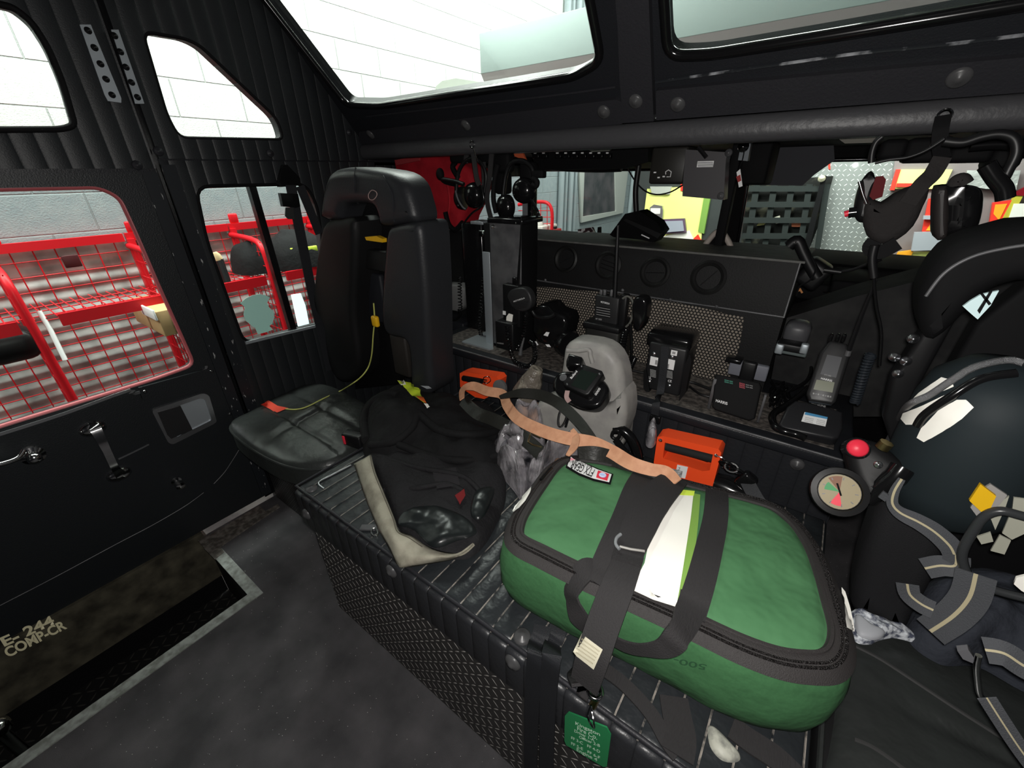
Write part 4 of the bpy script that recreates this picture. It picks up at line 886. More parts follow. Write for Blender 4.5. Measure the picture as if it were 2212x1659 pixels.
# ------------------------------------------------------------------ draping helpers
from mathutils.bvhtree import BVHTree
def tree(*objs):
    vs, fs = [], []
    for o in objs:
        k = len(vs); vs += [v.co.copy() for v in o.data.vertices]; fs += [[k + i for i in p.vertices] for p in o.data.polygons]
    return BVHTree.FromPolygons(vs, fs)
def hit(u, v, tr, off=0.002, z=None):
    d = toward(u, v).normalized(); h = tr.ray_cast(CAM, d)
    if h[0] is None: return (U(u, v, 'z', z if z is not None else 0.6), V((0, 0, 1)))
    n = h[1] if h[1].dot(d) < 0 else -h[1]
    return h[0] + n * off, n
def drape(name, px, tr, m, parent, off=0.002, cuts=4, z=None, th=0.0015):
    bm = B(); vs = [bm.verts.new((a, b, 0)) for a, b in px]; bm.faces.new(vs)
    bmesh.ops.triangulate(bm, faces=bm.faces[:]); bmesh.ops.subdivide_edges(bm, edges=bm.edges[:], cuts=cuts, use_grid_fill=True)
    bmesh.ops.triangulate(bm, faces=bm.faces[:])
    nr = {}
    for q in bm.verts:
        p, n = hit(q.co.x, q.co.y, tr, off, z); nr[q] = n; q.co = p
    bmesh.ops.recalc_face_normals(bm, faces=bm.faces)
    return obj(name, bm, m, parent, 60)
def stripd(name, px, wd, tr, m, parent, off=0.004, n=6, th=0.003, z=None, widths=None):
    sp = smoothpts([V((a, b, 0)) for a, b in px], n); hs = [hit(p.x, p.y, tr, off, z) for p in sp]
    P = [h[0] for h in hs]; N_ = [h[1] for h in hs]
    for _ in range(2):
        P = [P[0]] + [(P[i - 1] + P[i] * 2 + P[i + 1]) / 4 for i in range(1, len(P) - 1)] + [P[-1]]
        N_ = [N_[0]] + [(N_[i - 1] + N_[i] + N_[i + 1]).normalized() for i in range(1, len(N_) - 1)] + [N_[-1]]
    return obj(name, ribbon(B(), P, wd, th, N_, widths=interp(widths, len(P)) if widths else None), m, parent)
def textd(name, s, BL, BR, TL, tr, m, parent, off=0.003, z=None):
    o = text(name, s, V((*BL, 0)), V((*BR, 0)), V((*TL, 0)), m, parent, 0)
    for v in o.data.vertices: v.co = hit(v.co.x, v.co.y, tr, off, z)[0]
    o.data.update(); return o
def inset2(pts, d):
    L = len(pts); out = []
    area = sum(pts[i][0] * pts[(i + 1) % L][1] - pts[(i + 1) % L][0] * pts[i][1] for i in range(L))
    sg = 1 if area > 0 else -1
    for i in range(L):
        a = V(pts[i - 1]); b = V(pts[i]); c = V(pts[(i + 1) % L]); t = ((b - a).normalized() + (c - b).normalized())
        if t.length < 1e-6: t = (c - b)
        t.normalize(); n = V((-t.y, t.x)) * sg; out.append((b.x + n.x * d, b.y + n.y * d))
    return out
def puff(pts, M, depth, bev, seg=4, bm=None):
    "padded slab: outline pts in frame M (z toward the viewer), rounded front edge"
    bm = bm or B(); rings = [[M @ V((a, b, -depth)) for a, b in pts], [M @ V((a, b, -bev)) for a, b in pts]]
    for k in range(1, seg + 1):
        t = k / seg * PI / 2; q = inset2(pts, bev * (1 - math.cos(t))); rings.append([M @ V((a, b, -bev + bev * math.sin(t))) for a, b in q])
    vs = [[bm.verts.new(p) for p in r] for r in rings]; n = len(pts)
    for a, b in zip(vs[:-1], vs[1:]):
        for k in range(n): bm.faces.new((a[k], a[(k + 1) % n], b[(k + 1) % n], b[k]))
    for r, loop in ((vs[0], rings[0]), (vs[-1], rings[-1])):
        for t in tessellate_polygon([loop]): bm.faces.new([r[i] for i in t])
    return bm
def FY_(y): return Matrix(((1, 0, 0, 0), (0, 0, -1, y), (0, 1, 0, 0), (0, 0, 0, 1)))   # 2D (x,z), z axis toward the camera
def puffy(px, y, depth, bev, sm=3, seg=4):
    p = cat2([(U(u, v, 'y', y).x, U(u, v, 'y', y).z) for u, v in px], sm) if sm else yq(px, y)
    p = [(max(a, WX + 0.02 + 0.0004 * (k % 3)), b) for k, (a, b) in enumerate(p)]
    return puff(p, FY_(y), depth, bev, seg)

# ------------------------------------------------------------------ left jump seat
js = thing('jump_seat', 'black leather jump seat with arched headrest and side bolsters by the left wall', 'seat', (-1.5, 0.9, 0.0), 'jump seats')
cl = [U(u, v, 'z', 0.50) for u, v in ((497, 925), (545, 893), (600, 860), (655, 830), (720, 840), (792, 880), (800, 935), (770, 975), (715, 1008), (640, 1012), (560, 980))]
cl = [V((max(p.x, WX + 0.01), p.y, 0)) for p in cl]
def crease(x, y):
    d = 0
    for q in (abs(x + 1.60 + (y - 0.7) * 0.15), abs(y - 0.78), abs(y - 0.64) * 1.4): d -= 0.011 * math.exp(-(q / 0.014) ** 2)
    return d
cu = obj('seat_cushion', heap(B(), [(p.x, p.y) for p in cl], 0.50, 0.045, rings=34, pw=0.35, amp=0.004, fr_=5, res=8, zf=crease), leather, js)
o2 = smoothpts([V((p.x, p.y, 0.50)) for p in cl], 8, True)
obj('cushion_side', loft(B(), [[V((p.x, p.y, 0.42)) for p in o2], [V((p.x, p.y, 0.50)) for p in o2]]), leather, js)
obj('cushion_piping', tube(B(), [V((p.x, p.y, 0.500)) for p in o2], 0.005, 6, True), leather, cu)
obj('seat_pedestal', bb(-1.86, -1.30, 0.60, 0.95, 0.0, 0.42, 0.02), matte, js)
obj('side_plate', bb(-1.90, -1.165, 0.58, 0.60, 0.02, 0.40), mat('diamond_plate_dark', (0.03, 0.03, 0.03), 0.5, 0.3, build=diamond('x', 'z', 0.0155, (0.02, 0.02, 0.02), (0.12, 0.12, 0.12))), js)
YS = 1.0
obj('headrest', puffy([(690, 470), (691, 425), (700, 386), (716, 367), (752, 361), (790, 364), (840, 373), (870, 396), (885, 435), (893, 477), (868, 484), (820, 490), (811, 470), (800, 446), (770, 440), (742, 443), (733, 462), (726, 476)], YS, 0.11, 0.035, 3, 5), bolster, js)
hr_ = bpy.data.objects['headrest']; th_ = tree(hr_)
obj('seam', tube(B(), smoothpts([hit(u, v, th_, 0.002)[0] for u, v in ((769, 364), (767, 385), (768, 410), (773, 438))], 4), 0.0035, 6), bolster, hr_)
obj('seam', tube(B(), smoothpts([hit(u, v, th_, 0.002)[0] for u, v in ((828, 380), (845, 410), (850, 440), (852, 478))], 4), 0.003, 6), bolster, hr_)
bd = [hit(u, v, th_, 0.002)[0] for u, v in ((797, 420), (804, 411), (813, 414), (815, 422), (808, 431), (799, 430))]
obj('badge', tube(B(), smoothpts(bd, 5, True), 0.0014, 5, True), mat('badge_pink', (0.40, 0.28, 0.26), 0.5), hr_)
obj('right_bolster', puffy([(826, 560), (832, 500), (850, 487), (892, 480), (906, 500), (912, 560), (917, 620), (921, 700), (925, 790), (928, 850), (888, 850), (880, 760), (868, 735), (838, 728), (822, 700), (821, 630)], YS, 0.14, 0.03, 3, 5), bolster, js)
obj('left_bolster', puffy([(686, 520), (698, 482), (730, 472), (762, 480), (764, 560), (760, 680), (772, 780), (764, 820), (735, 828), (712, 800), (700, 750), (694, 700), (674, 660), (676, 600)], YS, 0.14, 0.03, 3, 5), bolster_shaded, js)
obj('back_shell', puffy([(740, 430), (850, 430), (870, 560), (880, 740), (860, 830), (740, 830), (745, 640)], YS + 0.13, 0.04, 0.01, 0), matte, js)
obj('pack_clamp', bpx(752, 540, 838, 582, YS + 0.06, 0.05, 0.006), mat('clamp_black', (0.009, 0.009, 0.009), 0.5), js)
obj('lower_pad', bpx(846, 728, 878, 810, YS + 0.03, 0.06, 0.01), mat('worn_brown_black', (0.020, 0.017, 0.015), 0.6), js)
obj('pack_pad', bpx(765, 590, 826, 690, YS + 0.09, 0.03, 0.01), mat('pad_navy_black', (0.012, 0.013, 0.017), 0.6), js)
obj('release_tab', sheet(B(), [U(u, v, 'y', YS + 0.02) for u, v in ((788, 512), (812, 510), (826, 516), (826, 524), (798, 520), (791, 519))], 0.02, V((0, 1, 0))), yellow, js)
obj('wing', sheet(B(), [U(u, v, 'y', YS + 0.06) for u, v in ((862, 392), (874, 394), (894, 438), (888, 441), (878, 438))], 0.02, V((0, 1, 0))), plastic, js)
t = thing('yellow_lanyard', 'thin yellow cord from the seat back to a red tag on the cushion', 'lanyard', U(640, 880, 'z', 0.56))
tcu = tree(cu)
pts = [U(u, v, 'y', YS - 0.03) for u, v in ((807, 655), (809, 690), (806, 725), (803, 765), (796, 792))]
pts += [U(782, 812, 'y', 0.93), U(762, 828, 'y', 0.88)] + [hit(u, v, tcu, 0.004, 0.555)[0] for u, v in ((735, 846), (700, 862), (664, 880), (640, 886), (618, 885))]
obj('cord', tube(B(), smoothpts(pts, 8), 0.0028, 6), ycord, t)
obj('clip', box(B(), U(811, 694, 'y', YS - 0.04), (0.035, 0.02, 0.045), None, 0.008, 3), yellow, t)
drape('tag', [(563, 874), (581, 866), (600, 878), (624, 883), (600, 892), (592, 890)], tcu, mat('tag_red', (0.70, 0.07, 0.04), 0.6), t, 0.004, 3, 0.555)
t = thing('belt_buckle', 'black seat belt buckle with a red release button at the cushion corner', 'buckle', U(765, 950, 'z', 0.57))
a = U(766, 948, 'z', 0.60)
R_ = Matrix.Rotation(math.radians(12), 3, 'Z')
obj('housing', box(B(), a, (0.085, 0.04, 0.05), R_, 0.006), plastic, t)
obj('button', box(B(), a + R_ @ V((-0.030, -0.021, 0.0)), (0.010, 0.004, 0.034), R_, 0.001), redbtn, t)
obj('stalk', tube(B(), [a + V((0.04, 0.01, 0)), a + V((0.10, 0.06, -0.03))], 0.012, 8), beltweb, t)
sb = thing('seat_belt', 'black seat belt with a buckle hanging from its anchor above the lower side window', 'seat belt', U(620, 380, 'x', WX + 0.03))
xb = WX + 0.05
def XL(pts, x=xb): return [U(u, v, 'x', x) for u, v in pts]
obj('anchor_guide', sheet(B(), XL([(612, 356), (621, 356), (648, 384), (650, 396), (640, 402), (604, 404), (602, 394)]), 0.02, V((-1, 0, 0))), gloss, sb)
obj('strap', strap(B(), XL([(628, 400), (636, 440), (648, 500), (660, 560), (676, 640), (700, 740), (712, 800)]), 0.045, 0.002, up=V((1, 0, 0))), beltweb, sb)
obj('strap', strap(B(), XL([(648, 402), (668, 450), (690, 505)], xb - 0.01), 0.040, 0.002, up=V((1, 0, 0))), beltweb, sb)
bk = obj('buckle', sheet(B(), XL([(606, 417), (644, 419), (649, 446), (640, 449), (612, 446)], xb + 0.02), 0.022, V((-1, 0, 0))), gloss, sb)
obj('tongue', sheet(B(), XL([(617, 448), (634, 448), (636, 474), (622, 473), (616, 466)], xb + 0.012), 0.004, V((-1, 0, 0))), mat('tongue_metal', (0.10, 0.10, 0.10), 0.3, 0.7), sb)

# ------------------------------------------------------------------ turnout clothing on the bench
tt = thing('turnout_trousers', 'crumpled black turnout trousers with a stained beige hem lying on the bench', 'trousers', U(930, 1080, 'z', BZ))
band = [(764, 1002), (789, 956), (802, 981), (811, 1019), (830, 1065), (852, 1119), (863, 1146), (890, 1157), (917, 1176), (952, 1190), (996, 1194), (1023, 1173), (1000, 1203), (936, 1217), (874, 1226), (857, 1219), (841, 1187), (817, 1143), (795, 1092), (776, 1038)]
bm = B()
ins = [(802, 981), (811, 1019), (830, 1065), (852, 1119), (863, 1146), (890, 1157), (917, 1176), (952, 1190), (996, 1194), (1023, 1173)]
outs = [(764, 1002), (776, 1038), (795, 1092), (817, 1143), (841, 1187), (857, 1219), (874, 1226), (936, 1217), (985, 1206), (1026, 1180)]
rings = []
for k in range(9):
    f = k / 8; row = []
    for i, (a, b) in enumerate(zip(ins, outs)):
        z = 0.618 + 0.012 * math.sin(f * PI) + 0.004 * math.sin(i * 1.7 + f * 3) - (0.030 * f * f)
        row.append(U(a[0] * (1 - f) + b[0] * f, a[1] * (1 - f) + b[1] * f, 'z', z))
    rings.append(smoothpts(row, 5))
loft(bm, rings, cap=False, closed=False)
hem = obj('canvas_hem', bm, canvas, tt); so = hem.modifiers.new('s', 'SOLIDIFY'); so.thickness = 0.006
thm = tree(hem)
obj('stitching', tube(B(), smoothpts([hit(u, v, thm, 0.001, 0.62)[0] for u, v in ((799, 985), (807, 1020), (826, 1067), (848, 1120), (858, 1149), (884, 1163), (912, 1182))], 5), 0.0012, 5), mat('stitch_dark', (0.10, 0.09, 0.07), 0.8), hem)
lowo = [U(u, v, 'z', 0.61) for u, v in ((796, 962), (812, 1015), (832, 1062), (856, 1122), (872, 1150), (930, 1182), (1000, 1192), (1040, 1168), (1070, 1120), (1092, 1060), (1080, 1000), (1000, 960), (900, 945))]
low = obj('folded_leg', heap(B(), [(p.x, p.y) for p in lowo], BZ + 0.002, 0.055, rings=30, pw=0.4, amp=0.022, fr_=8, seed=2, res=8), clothtex, tt)
upo = [U(u, v, 'z', 0.63) for u, v in ((785, 965), (779, 915), (788, 875), (812, 850), (860, 828), (930, 842), (1010, 858), (1070, 880), (1100, 930), (1095, 985), (1050, 1010), (960, 1000), (880, 985))]
up = obj('waist_bundle', heap(B(), [(p.x, p.y) for p in upo], BZ - 0.02, 0.135, rings=30, pw=0.45, amp=0.035, fr_=7, seed=6, res=8), cloth, tt)
tlow, tup = tree(low), tree(up)
def fold(nm, px, z, H, m, seed=1, amp=0.008, fr_=14, par=tt):
    w_ = [U(u, v, 'z', z) for u, v in px]; return obj(nm, heap(B(), [(p.x, p.y) for p in w_], z - 0.006, H, rings=18, pw=0.4, amp=amp, fr_=fr_, seed=seed, res=6), m, par)
fold('shiny_lining', [(860, 1128), (876, 1100), (930, 1090), (998, 1110), (1030, 1146), (985, 1165), (936, 1178), (895, 1142)], 0.645, 0.016, wetvinyl, 4, 0.014, 10)
fold('shiny_lining', [(1016, 1092), (1030, 1058), (1062, 1050), (1068, 1062), (1045, 1112), (1022, 1116)], 0.65, 0.015, wetvinyl, 8, 0.006)
# rolled edges that read as folds
for px, r, m in (([(792, 952), (786, 900), (804, 868), (840, 850), (858, 856)], 0.016, cloth), ([(800, 962), (850, 955), (890, 925), (900, 898)], 0.013, cloth), ([(905, 895), (950, 930), (1010, 940), (1060, 935), (1088, 925)], 0.014, cloth), ([(860, 960), (930, 985), (1000, 995), (1075, 985)], 0.013, cloth)):
    obj('fold', tube(B(), smoothpts([hit(u, v, tup, 0.002, 0.62)[0] for u, v in px], 6), r, 8, radii=None), m, tt)
for px in ([(818, 985), (900, 1010), (1000, 1030), (1050, 1080)], [(830, 1060), (900, 1055), (960, 1045), (1000, 1060)]):
    obj('fold', tube(B(), smoothpts([hit(u, v, tlow, 0.0, 0.62)[0] for u, v in px], 6), 0.008, 8), clothtex, tt)
drape('pocket_patch', [(934, 1020), (985, 1012), (994, 1050), (945, 1058)], tlow, mat('pocket_charcoal', (0.020, 0.018, 0.021), 0.85), tt, 0.005, 4, 0.64)
drape('red_marking', [(981, 1076), (1000, 1062), (1003, 1075), (992, 1098)], tlow, mat('dark_red_cloth', (0.16, 0.01, 0.012), 0.8), tt, 0.012, 2, 0.64)
tr_ = drape('reflective_trim', [(858, 821), (866, 824), (874, 832), (905, 838), (911, 868), (914, 878), (892, 862), (872, 842)], tup, mat('lime_yellow_trim', (0.62, 0.75, 0.05), 0.5), tt, 0.016, 5, 0.72)
drape('silver_band', [(862, 828), (872, 830), (876, 838), (866, 840)], tup, reflect, tt, 0.020, 3, 0.72)
drape('orange_edge', [(900, 866), (911, 868), (918, 880), (905, 873)], tup, mat('trim_orange', (0.8, 0.15, 0.03), 0.5), tt, 0.019, 2, 0.72)
drape('silver_tip', [(912, 879), (920, 880), (930, 887), (922, 890)], tup, reflect, tt, 0.018, 2, 0.72)
drape('silver_dash', [(908, 833), (926, 834), (933, 839), (922, 840)], tup, mat('dull_silver', (0.4, 0.42, 0.44), 0.5), tt, 0.012, 2, 0.72)
t = thing('cargo_hook', 'small chrome hook ring on the bench at the edge of the beige hem', 'hook', U(808, 1150, 'z', BZ + 0.01))
obj('ring', tube(B(), smoothpts([U(u, v, 'z', BZ + 0.012) for u, v in ((806, 1140), (812, 1142), (816, 1154), (808, 1158), (802, 1150))], 5, True), 0.003, 6, True), chrome, t)
obj('plate', box(B(), U(806, 1140, 'z', BZ + 0.004), (0.07, 0.02, 0.005), Matrix.Rotation(0.6, 3, 'Z'), 0.001), dullmetal, t)

# ------------------------------------------------------------------ green gear bag
gb = thing('gear_bag', 'big green padded gear bag with black webbing and a white reflective stripe on the bench', 'bag', (-0.12, 0.72, BZ))
OLp = [(1093, 1170), (1098, 1135), (1118, 1098), (1150, 1052), (1185, 1008), (1225, 990), (1290, 994), (1370, 1012), (1450, 1034), (1530, 1055), (1610, 1074), (1680, 1098), (1735, 1140), (1775, 1195), (1803, 1260), (1825, 1330), (1843, 1395), (1838, 1445), (1808, 1472), (1750, 1474), (1680, 1462), (1590, 1428), (1480, 1374), (1360, 1318), (1250, 1268), (1160, 1222), (1112, 1196)]
OL = [U(u, v, 'z', 0.75) for u, v in OLp]
OL2 = [(p.x, p.y) for p in smoothpts([V((p.x, p.y, 0)) for p in OL], 5, True)]
if sum(OL2[i][0] * OL2[(i + 1) % len(OL2)][1] - OL2[(i + 1) % len(OL2)][0] * OL2[i][1] for i in range(len(OL2))) < 0: OL2 = OL2[::-1]
rings = []
for z, d in ((BZ + 0.002, 0.03), (BZ + 0.004, 0.012), (BZ + 0.02, 0.0), (0.64, -0.010), (0.69, -0.012), (0.73, -0.006), (0.748, 0.0), (0.756, 0.006)):
    q = inset2(OL2, d); rings.append([V((a + 0.004 * noise.noise(V((a * 14, b * 14, z * 14))), b + 0.004 * noise.noise(V((a * 14, b * 14, z * 14 + 9))), z)) for a, b in q])
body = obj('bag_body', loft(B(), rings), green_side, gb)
q0, q1, q2, q3 = inset2(OL2, -0.004), inset2(OL2, 0.010), inset2(OL2, 0.030), inset2(OL2, 0.040)
zb = obj('zipper_tape', loft(B(), [[V((a, b, 0.750)) for a, b in q0], [V((a, b, 0.764)) for a, b in q1], [V((a, b, 0.770)) for a, b in q2], [V((a, b, 0.766)) for a, b in q3]], cap=False), zipm, gb)
def teeth(N, b):
    v = N.new('ShaderNodeTexVoronoi'); v.inputs['Scale'].default_value = 420
    t = N.new('ShaderNodeTexCoord'); N.link(t.outputs['Object'], v.inputs['Vector']); addbump(N, b, v.outputs['Distance'], 0.004)
ztm = mat('zipper_teeth', (0.020, 0.018, 0.018), 0.25, build=teeth)
for d in (0.013, 0.020): obj('zipper_coil', tube(B(), [V((a, b, 0.7655)) for a, b in inset2(OL2, d)], 0.0028, 6, True), ztm, zb)
lidp = inset2(OL2, 0.036)
def lidf(x, y): return 0.006 * math.sin((x - y) * 34) * math.exp(-((x - 0.10) ** 2 + (y - 0.72) ** 2) / 0.02) + 0.004 * math.sin((x * 0.5 + y) * 40) * math.exp(-((x + 0.33) ** 2 + (y - 0.7) ** 2) / 0.02)
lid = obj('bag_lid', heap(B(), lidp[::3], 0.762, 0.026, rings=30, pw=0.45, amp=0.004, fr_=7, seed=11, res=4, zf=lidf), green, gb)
obj('lid_piping', tube(B(), [V((a, b, 0.768)) for a, b in inset2(OL2, 0.034)], 0.005, 6, True), zipm, lid)
TB = tree(body, zb, lid)
# webbing across the lid, handles over the front
stripd('webbing', [(1395, 1022), (1372, 1060), (1350, 1120), (1325, 1180), (1300, 1240), (1288, 1262)], 0.052, TB, web, gb, 0.004, 6, z=0.78)
stripd('webbing', [(1548, 1062), (1545, 1120), (1530, 1190), (1512, 1260), (1490, 1330)], 0.048, TB, web, gb, 0.004, 6, z=0.78)
stripd('lime_band', [(1502, 1070), (1494, 1150), (1482, 1230), (1470, 1310)], 0.020, TB, limeband, gb, 0.003, 6, z=0.78)
drape('reflective_stripe', [(1464, 1064), (1498, 1068), (1490, 1130), (1478, 1210), (1468, 1270), (1460, 1314), (1410, 1298), (1363, 1276), (1392, 1220), (1400, 1180), (1412, 1140), (1436, 1100)], TB, reflect, gb, 0.006, 6, 0.78)
drape('lime_corner', [(1464, 1062), (1500, 1066), (1498, 1076), (1458, 1074)], TB, lime, gb, 0.0065, 3, 0.78)
p = [hit(1262, 1236, TB, 0.006, 0.77)[0], hit(1240, 1268, TB, 0.012, 0.75)[0], U(1238, 1300, 'y', 0.470), U(1252, 1336, 'y', 0.462), U(1275, 1360, 'y', 0.466)]
obj('left_handle', strap(B(), [hit(1290, 1232, TB, 0.006, 0.77)[0]] + p, 0.045, 0.004, normals=[(0, -0.2, 1), (-0.2, -0.5, 0.8), (-0.6, -0.8, 0.3), (-0.5, -0.8, 0.2), (0, -1, 0.2), (0, -1, 0)]), web, gb)
obj('right_handle', strap(B(), [hit(1500, 1290, TB, 0.006, 0.77)[0], hit(1490, 1325, TB, 0.012, 0.76)[0], U(1465, 1372, 'y', 0.478), U(1436, 1400, 'y', 0.466), U(1390, 1404, 'y', 0.458), U(1350, 1396, 'y', 0.455), U(1316, 1378, 'y', 0.455)], 0.036, 0.004, normals=[(0, -0.3, 1), (0, -0.6, 0.8), (0.2, -1, 0.2), (0, -1, 0), (0, -1, -0.1), (0, -1, 0), (0, -1, 0)], widths=[0.048, 0.046, 0.042, 0.034, 0.026, 0.026, 0.026]), web, gb)
drape('side_reflector', [(1107, 1104), (1112, 1093), (1130, 1075), (1150, 1053), (1146, 1066), (1136, 1084), (1122, 1100), (1112, 1108)], TB, reflect, gb, 0.004, 3, 0.755)
drape('side_reflector', [(1818, 1268), (1826, 1278), (1836, 1310), (1844, 1345), (1846, 1364), (1836, 1362), (1826, 1358), (1820, 1320)], TB, reflect, gb, 0.004, 3, 0.745)
obj('zipper_pull', tube(B(), smoothpts([hit(u, v, TB, 0.008, 0.77)[0] for u, v in ((1194, 1016), (1186, 1024), (1170, 1042))], 4), 0.004, 6), gloss, gb)
# sewn patch with the writing as it stands (upside down)
pt = drape('name_patch', [(1231, 988), (1258, 1000), (1290, 1014), (1325, 1027), (1319, 1050), (1282, 1042), (1250, 1030), (1222, 1013)], TB, matte, gb, 0.004, 4, 0.78)
drape('patch_face', [(1233, 991), (1258, 1003), (1290, 1018), (1321, 1029), (1316, 1046), (1282, 1038), (1251, 1026), (1226, 1011)], TB, white, pt, 0.006, 4, 0.78)
textd('text', 'FTX GEAR', (1286, 1020), (1238, 1000), (1278, 1036), TB, plastic, pt, 0.008, 0.78)
textd('text', 'Made in the USA', (1280, 1013), (1243, 996), (1278, 1018), TB, plastic, pt, 0.008, 0.78)
drape('emblem_red', [(1292, 1022), (1316, 1030), (1312, 1044), (1288, 1037)], TB, redbtn, pt, 0.008, 2, 0.78)
e_ = hit(1302, 1033, TB, 0.009, 0.78)
obj('emblem_blue', lathe(B(), [(0.009, 0), (0.009, 0.001), (0.0001, 0.0012)], fr(e_[0], (1, 0, 0), z=e_[1]), 16), mat('emblem_blue', (0.45, 0.55, 0.85), 0.5), pt)
e_ = hit(1302, 1033, TB, 0.0108, 0.78)
obj('emblem_ring', tube(B(), [fr(e_[0], (1, 0, 0), z=e_[1]) @ V((0.007 * math.cos(k * PI / 8), 0.007 * math.sin(k * PI / 8), 0)) for k in range(16)], 0.0008, 4, True), white, pt)
drape('flag_mark', [(1232, 992), (1242, 996), (1239, 1002), (1230, 998)], TB, mat('flag_pink', (0.75, 0.30, 0.35), 0.5), pt, 0.008, 1, 0.78)
textd('marker_writing', '500-', (1528, 1433), (1457, 1417), (1525, 1445), TB, mat('marker_ink', (0.02, 0.07, 0.03), 0.7), gb, 0.003, 0.7)
# shoulder strap lying over the bag and off the bench
ss = thing('shoulder_strap', 'wide black padded shoulder strap with a cream care label crossing the green bag', 'strap', U(1330, 1300, 'z', 0.75))
sp = [(1462, 1040), (1440, 1060), (1405, 1100), (1378, 1150), (1360, 1195)]
sv = [hit(u, v, TB, 0.016, 0.79) for u, v in sp]
mid = [U(1335, 1265, 'z', 0.80), U(1305, 1345, 'z', 0.765), U(1280, 1420, 'z', 0.72), U(1262, 1480, 'z', 0.655)]
obj('upper_pad', strap(B(), [a for a, _ in sv] + [U(1352, 1215, 'z', 0.806)], 0.062, 0.006, normals=[(0, -0.2, 1)] * 6, widths=[0.05, 0.066, 0.072, 0.066, 0.056, 0.052]), web, ss)
lowp = obj('lower_pad', strap(B(), [U(1362, 1196, 'z', 0.802)] + mid, 0.056, 0.006, normals=[(0, -0.2, 1), (0, -0.5, 0.9), (0, -0.8, 0.6), (0, -0.9, 0.5), (0, -0.9, 0.4)], widths=[0.050, 0.055, 0.055, 0.055, 0.050]), web, ss)
TS = tree(lowp, *[c for c in ss.children if c.name.startswith('upper_pad')])
obj('slide_bar', tube(B(), [hit(u, v, TS, 0.004, 0.8)[0] for u, v in ((1338, 1184), (1362, 1190), (1392, 1194))], 0.0026, 8), mat('pearl_grey', (0.30, 0.29, 0.27), 0.3), ss)
obj('slide_end', tube(B(), smoothpts([U(u, v, 'z', 0.812) for u, v in ((1341, 1154), (1332, 1162), (1330, 1175), (1338, 1186))], 4), 0.0035, 8), mat('pearl_grey2', (0.20, 0.21, 0.22), 0.3), ss)
drape('care_label', [(1257, 1368), (1303, 1402), (1284, 1444), (1238, 1408)], TS, cream, ss, 0.003, 4, 0.72)
for k in range(5): textd('text', 'lllllllllllllll', (1258 - k * 3.4, 1380 + k * 6.5), (1296 - k * 3.4, 1407 + k * 6.2), (1259 - k * 3.4, 1377 + k * 6.5), TS, mat('faint_print', (0.30, 0.27, 0.18), 0.7), ss, 0.0045, 0.72)
obj('end_fold', strap(B(), [U(1262, 1478, 'z', 0.655), U(1252, 1462, 'z', 0.62), U(1262, 1478, 'z', 0.60), U(1280, 1492, 'z', 0.598)], 0.045, 0.005, n=4), web, ss)
hk = obj('snap_hook', tube(B(), smoothpts([U(u, v, 'z', 0.615) for u, v in ((1284, 1478), (1272, 1490), (1276, 1504), (1290, 1510), (1300, 1500), (1296, 1484))], 5, True), 0.0045, 8, True), chrome, ss)
obj('swivel', tube(B(), [U(1288, 1508, 'z', 0.61), U(1280, 1525, 'z', 0.59)], 0.007, 8), mat('brass_swivel', (0.45, 0.36, 0.16), 0.3, 1.0), hk)
ld = thing('loose_strap', 'narrow black webbing strap hanging in a V over the bench edge below the bag', 'strap', U(1420, 1560, 'z', 0.6))
obj('webbing', strap(B(), [U(1300, 1442, 'z', 0.62), U(1350, 1480, 'z', 0.600), U(1405, 1540, 'z', 0.592), U(1440, 1600, 'z', 0.590), U(1465, 1632, 'z', 0.590)], 0.026, 0.003), web, ld)
obj('webbing', strap(B(), [U(1463, 1632, 'z', 0.592), U(1470, 1590, 'z', 0.590), U(1462, 1545, 'z', 0.589), U(1455, 1505, 'z', 0.589)], 0.050, 0.003), web, ld)
# green tag on its ring, hanging in front of the diamond plate
tg = thing('green_tag', 'green plastic accountability tag with white writing hanging from a steel ring', 'tag', U(1265, 1600, 'y', BY - 0.03))
yt = BY - 0.035
gq_ = [U(u, v, 'y', yt) for u, v in ((1220, 1546), (1228, 1539), (1310, 1572), (1319, 1588), (1311, 1656), (1303, 1657), (1223, 1610), (1219, 1600))]
gt = obj('tag_plate', sheet(B(), gq_, 0.0025, V((0, 1, 0))), mat('tag_green', (0.02, 0.20, 0.07), 0.35), tg)
obj('ring', tube(B(), smoothpts([U(u, v, 'y', yt + dy) for u, v, dy in ((1276, 1524, 0.01), (1270, 1545, 0), (1274, 1560, -0.006), (1284, 1572, -0.006), (1282, 1554, 0), (1278, 1535, 0.008))], 5, True), 0.0018, 6, True), chrome, tg)
tl = mat('tag_print', (0.55, 0.75, 0.58), 0.6); yy = yt - 0.001
for s_, a, b, c in (('Kingston', (1243, 1567), (1296, 1592), (1243, 1558)), ('Fire Co.', (1247, 1577), (1290, 1598), (1247, 1568)), ('Driver 1-A', (1241, 1581), (1284, 1602), (1241, 1575)), ('Officer 2-B', (1251, 1594), (1296, 1614), (1251, 1588)), ('FF 3-C   FF 4-D', (1234, 1596), (1296, 1627), (1234, 1590)), ('FF 5-E   FF 6-F', (1234, 1608), (1296, 1640), (1234, 1602)), ('Engine 4', (1246, 1624), (1290, 1647), (1246, 1615))):
    text('text', s_, U(*a, 'y', yy), U(*b, 'y', yy), U(*c, 'y', yy), tl, gt, 0.0003)
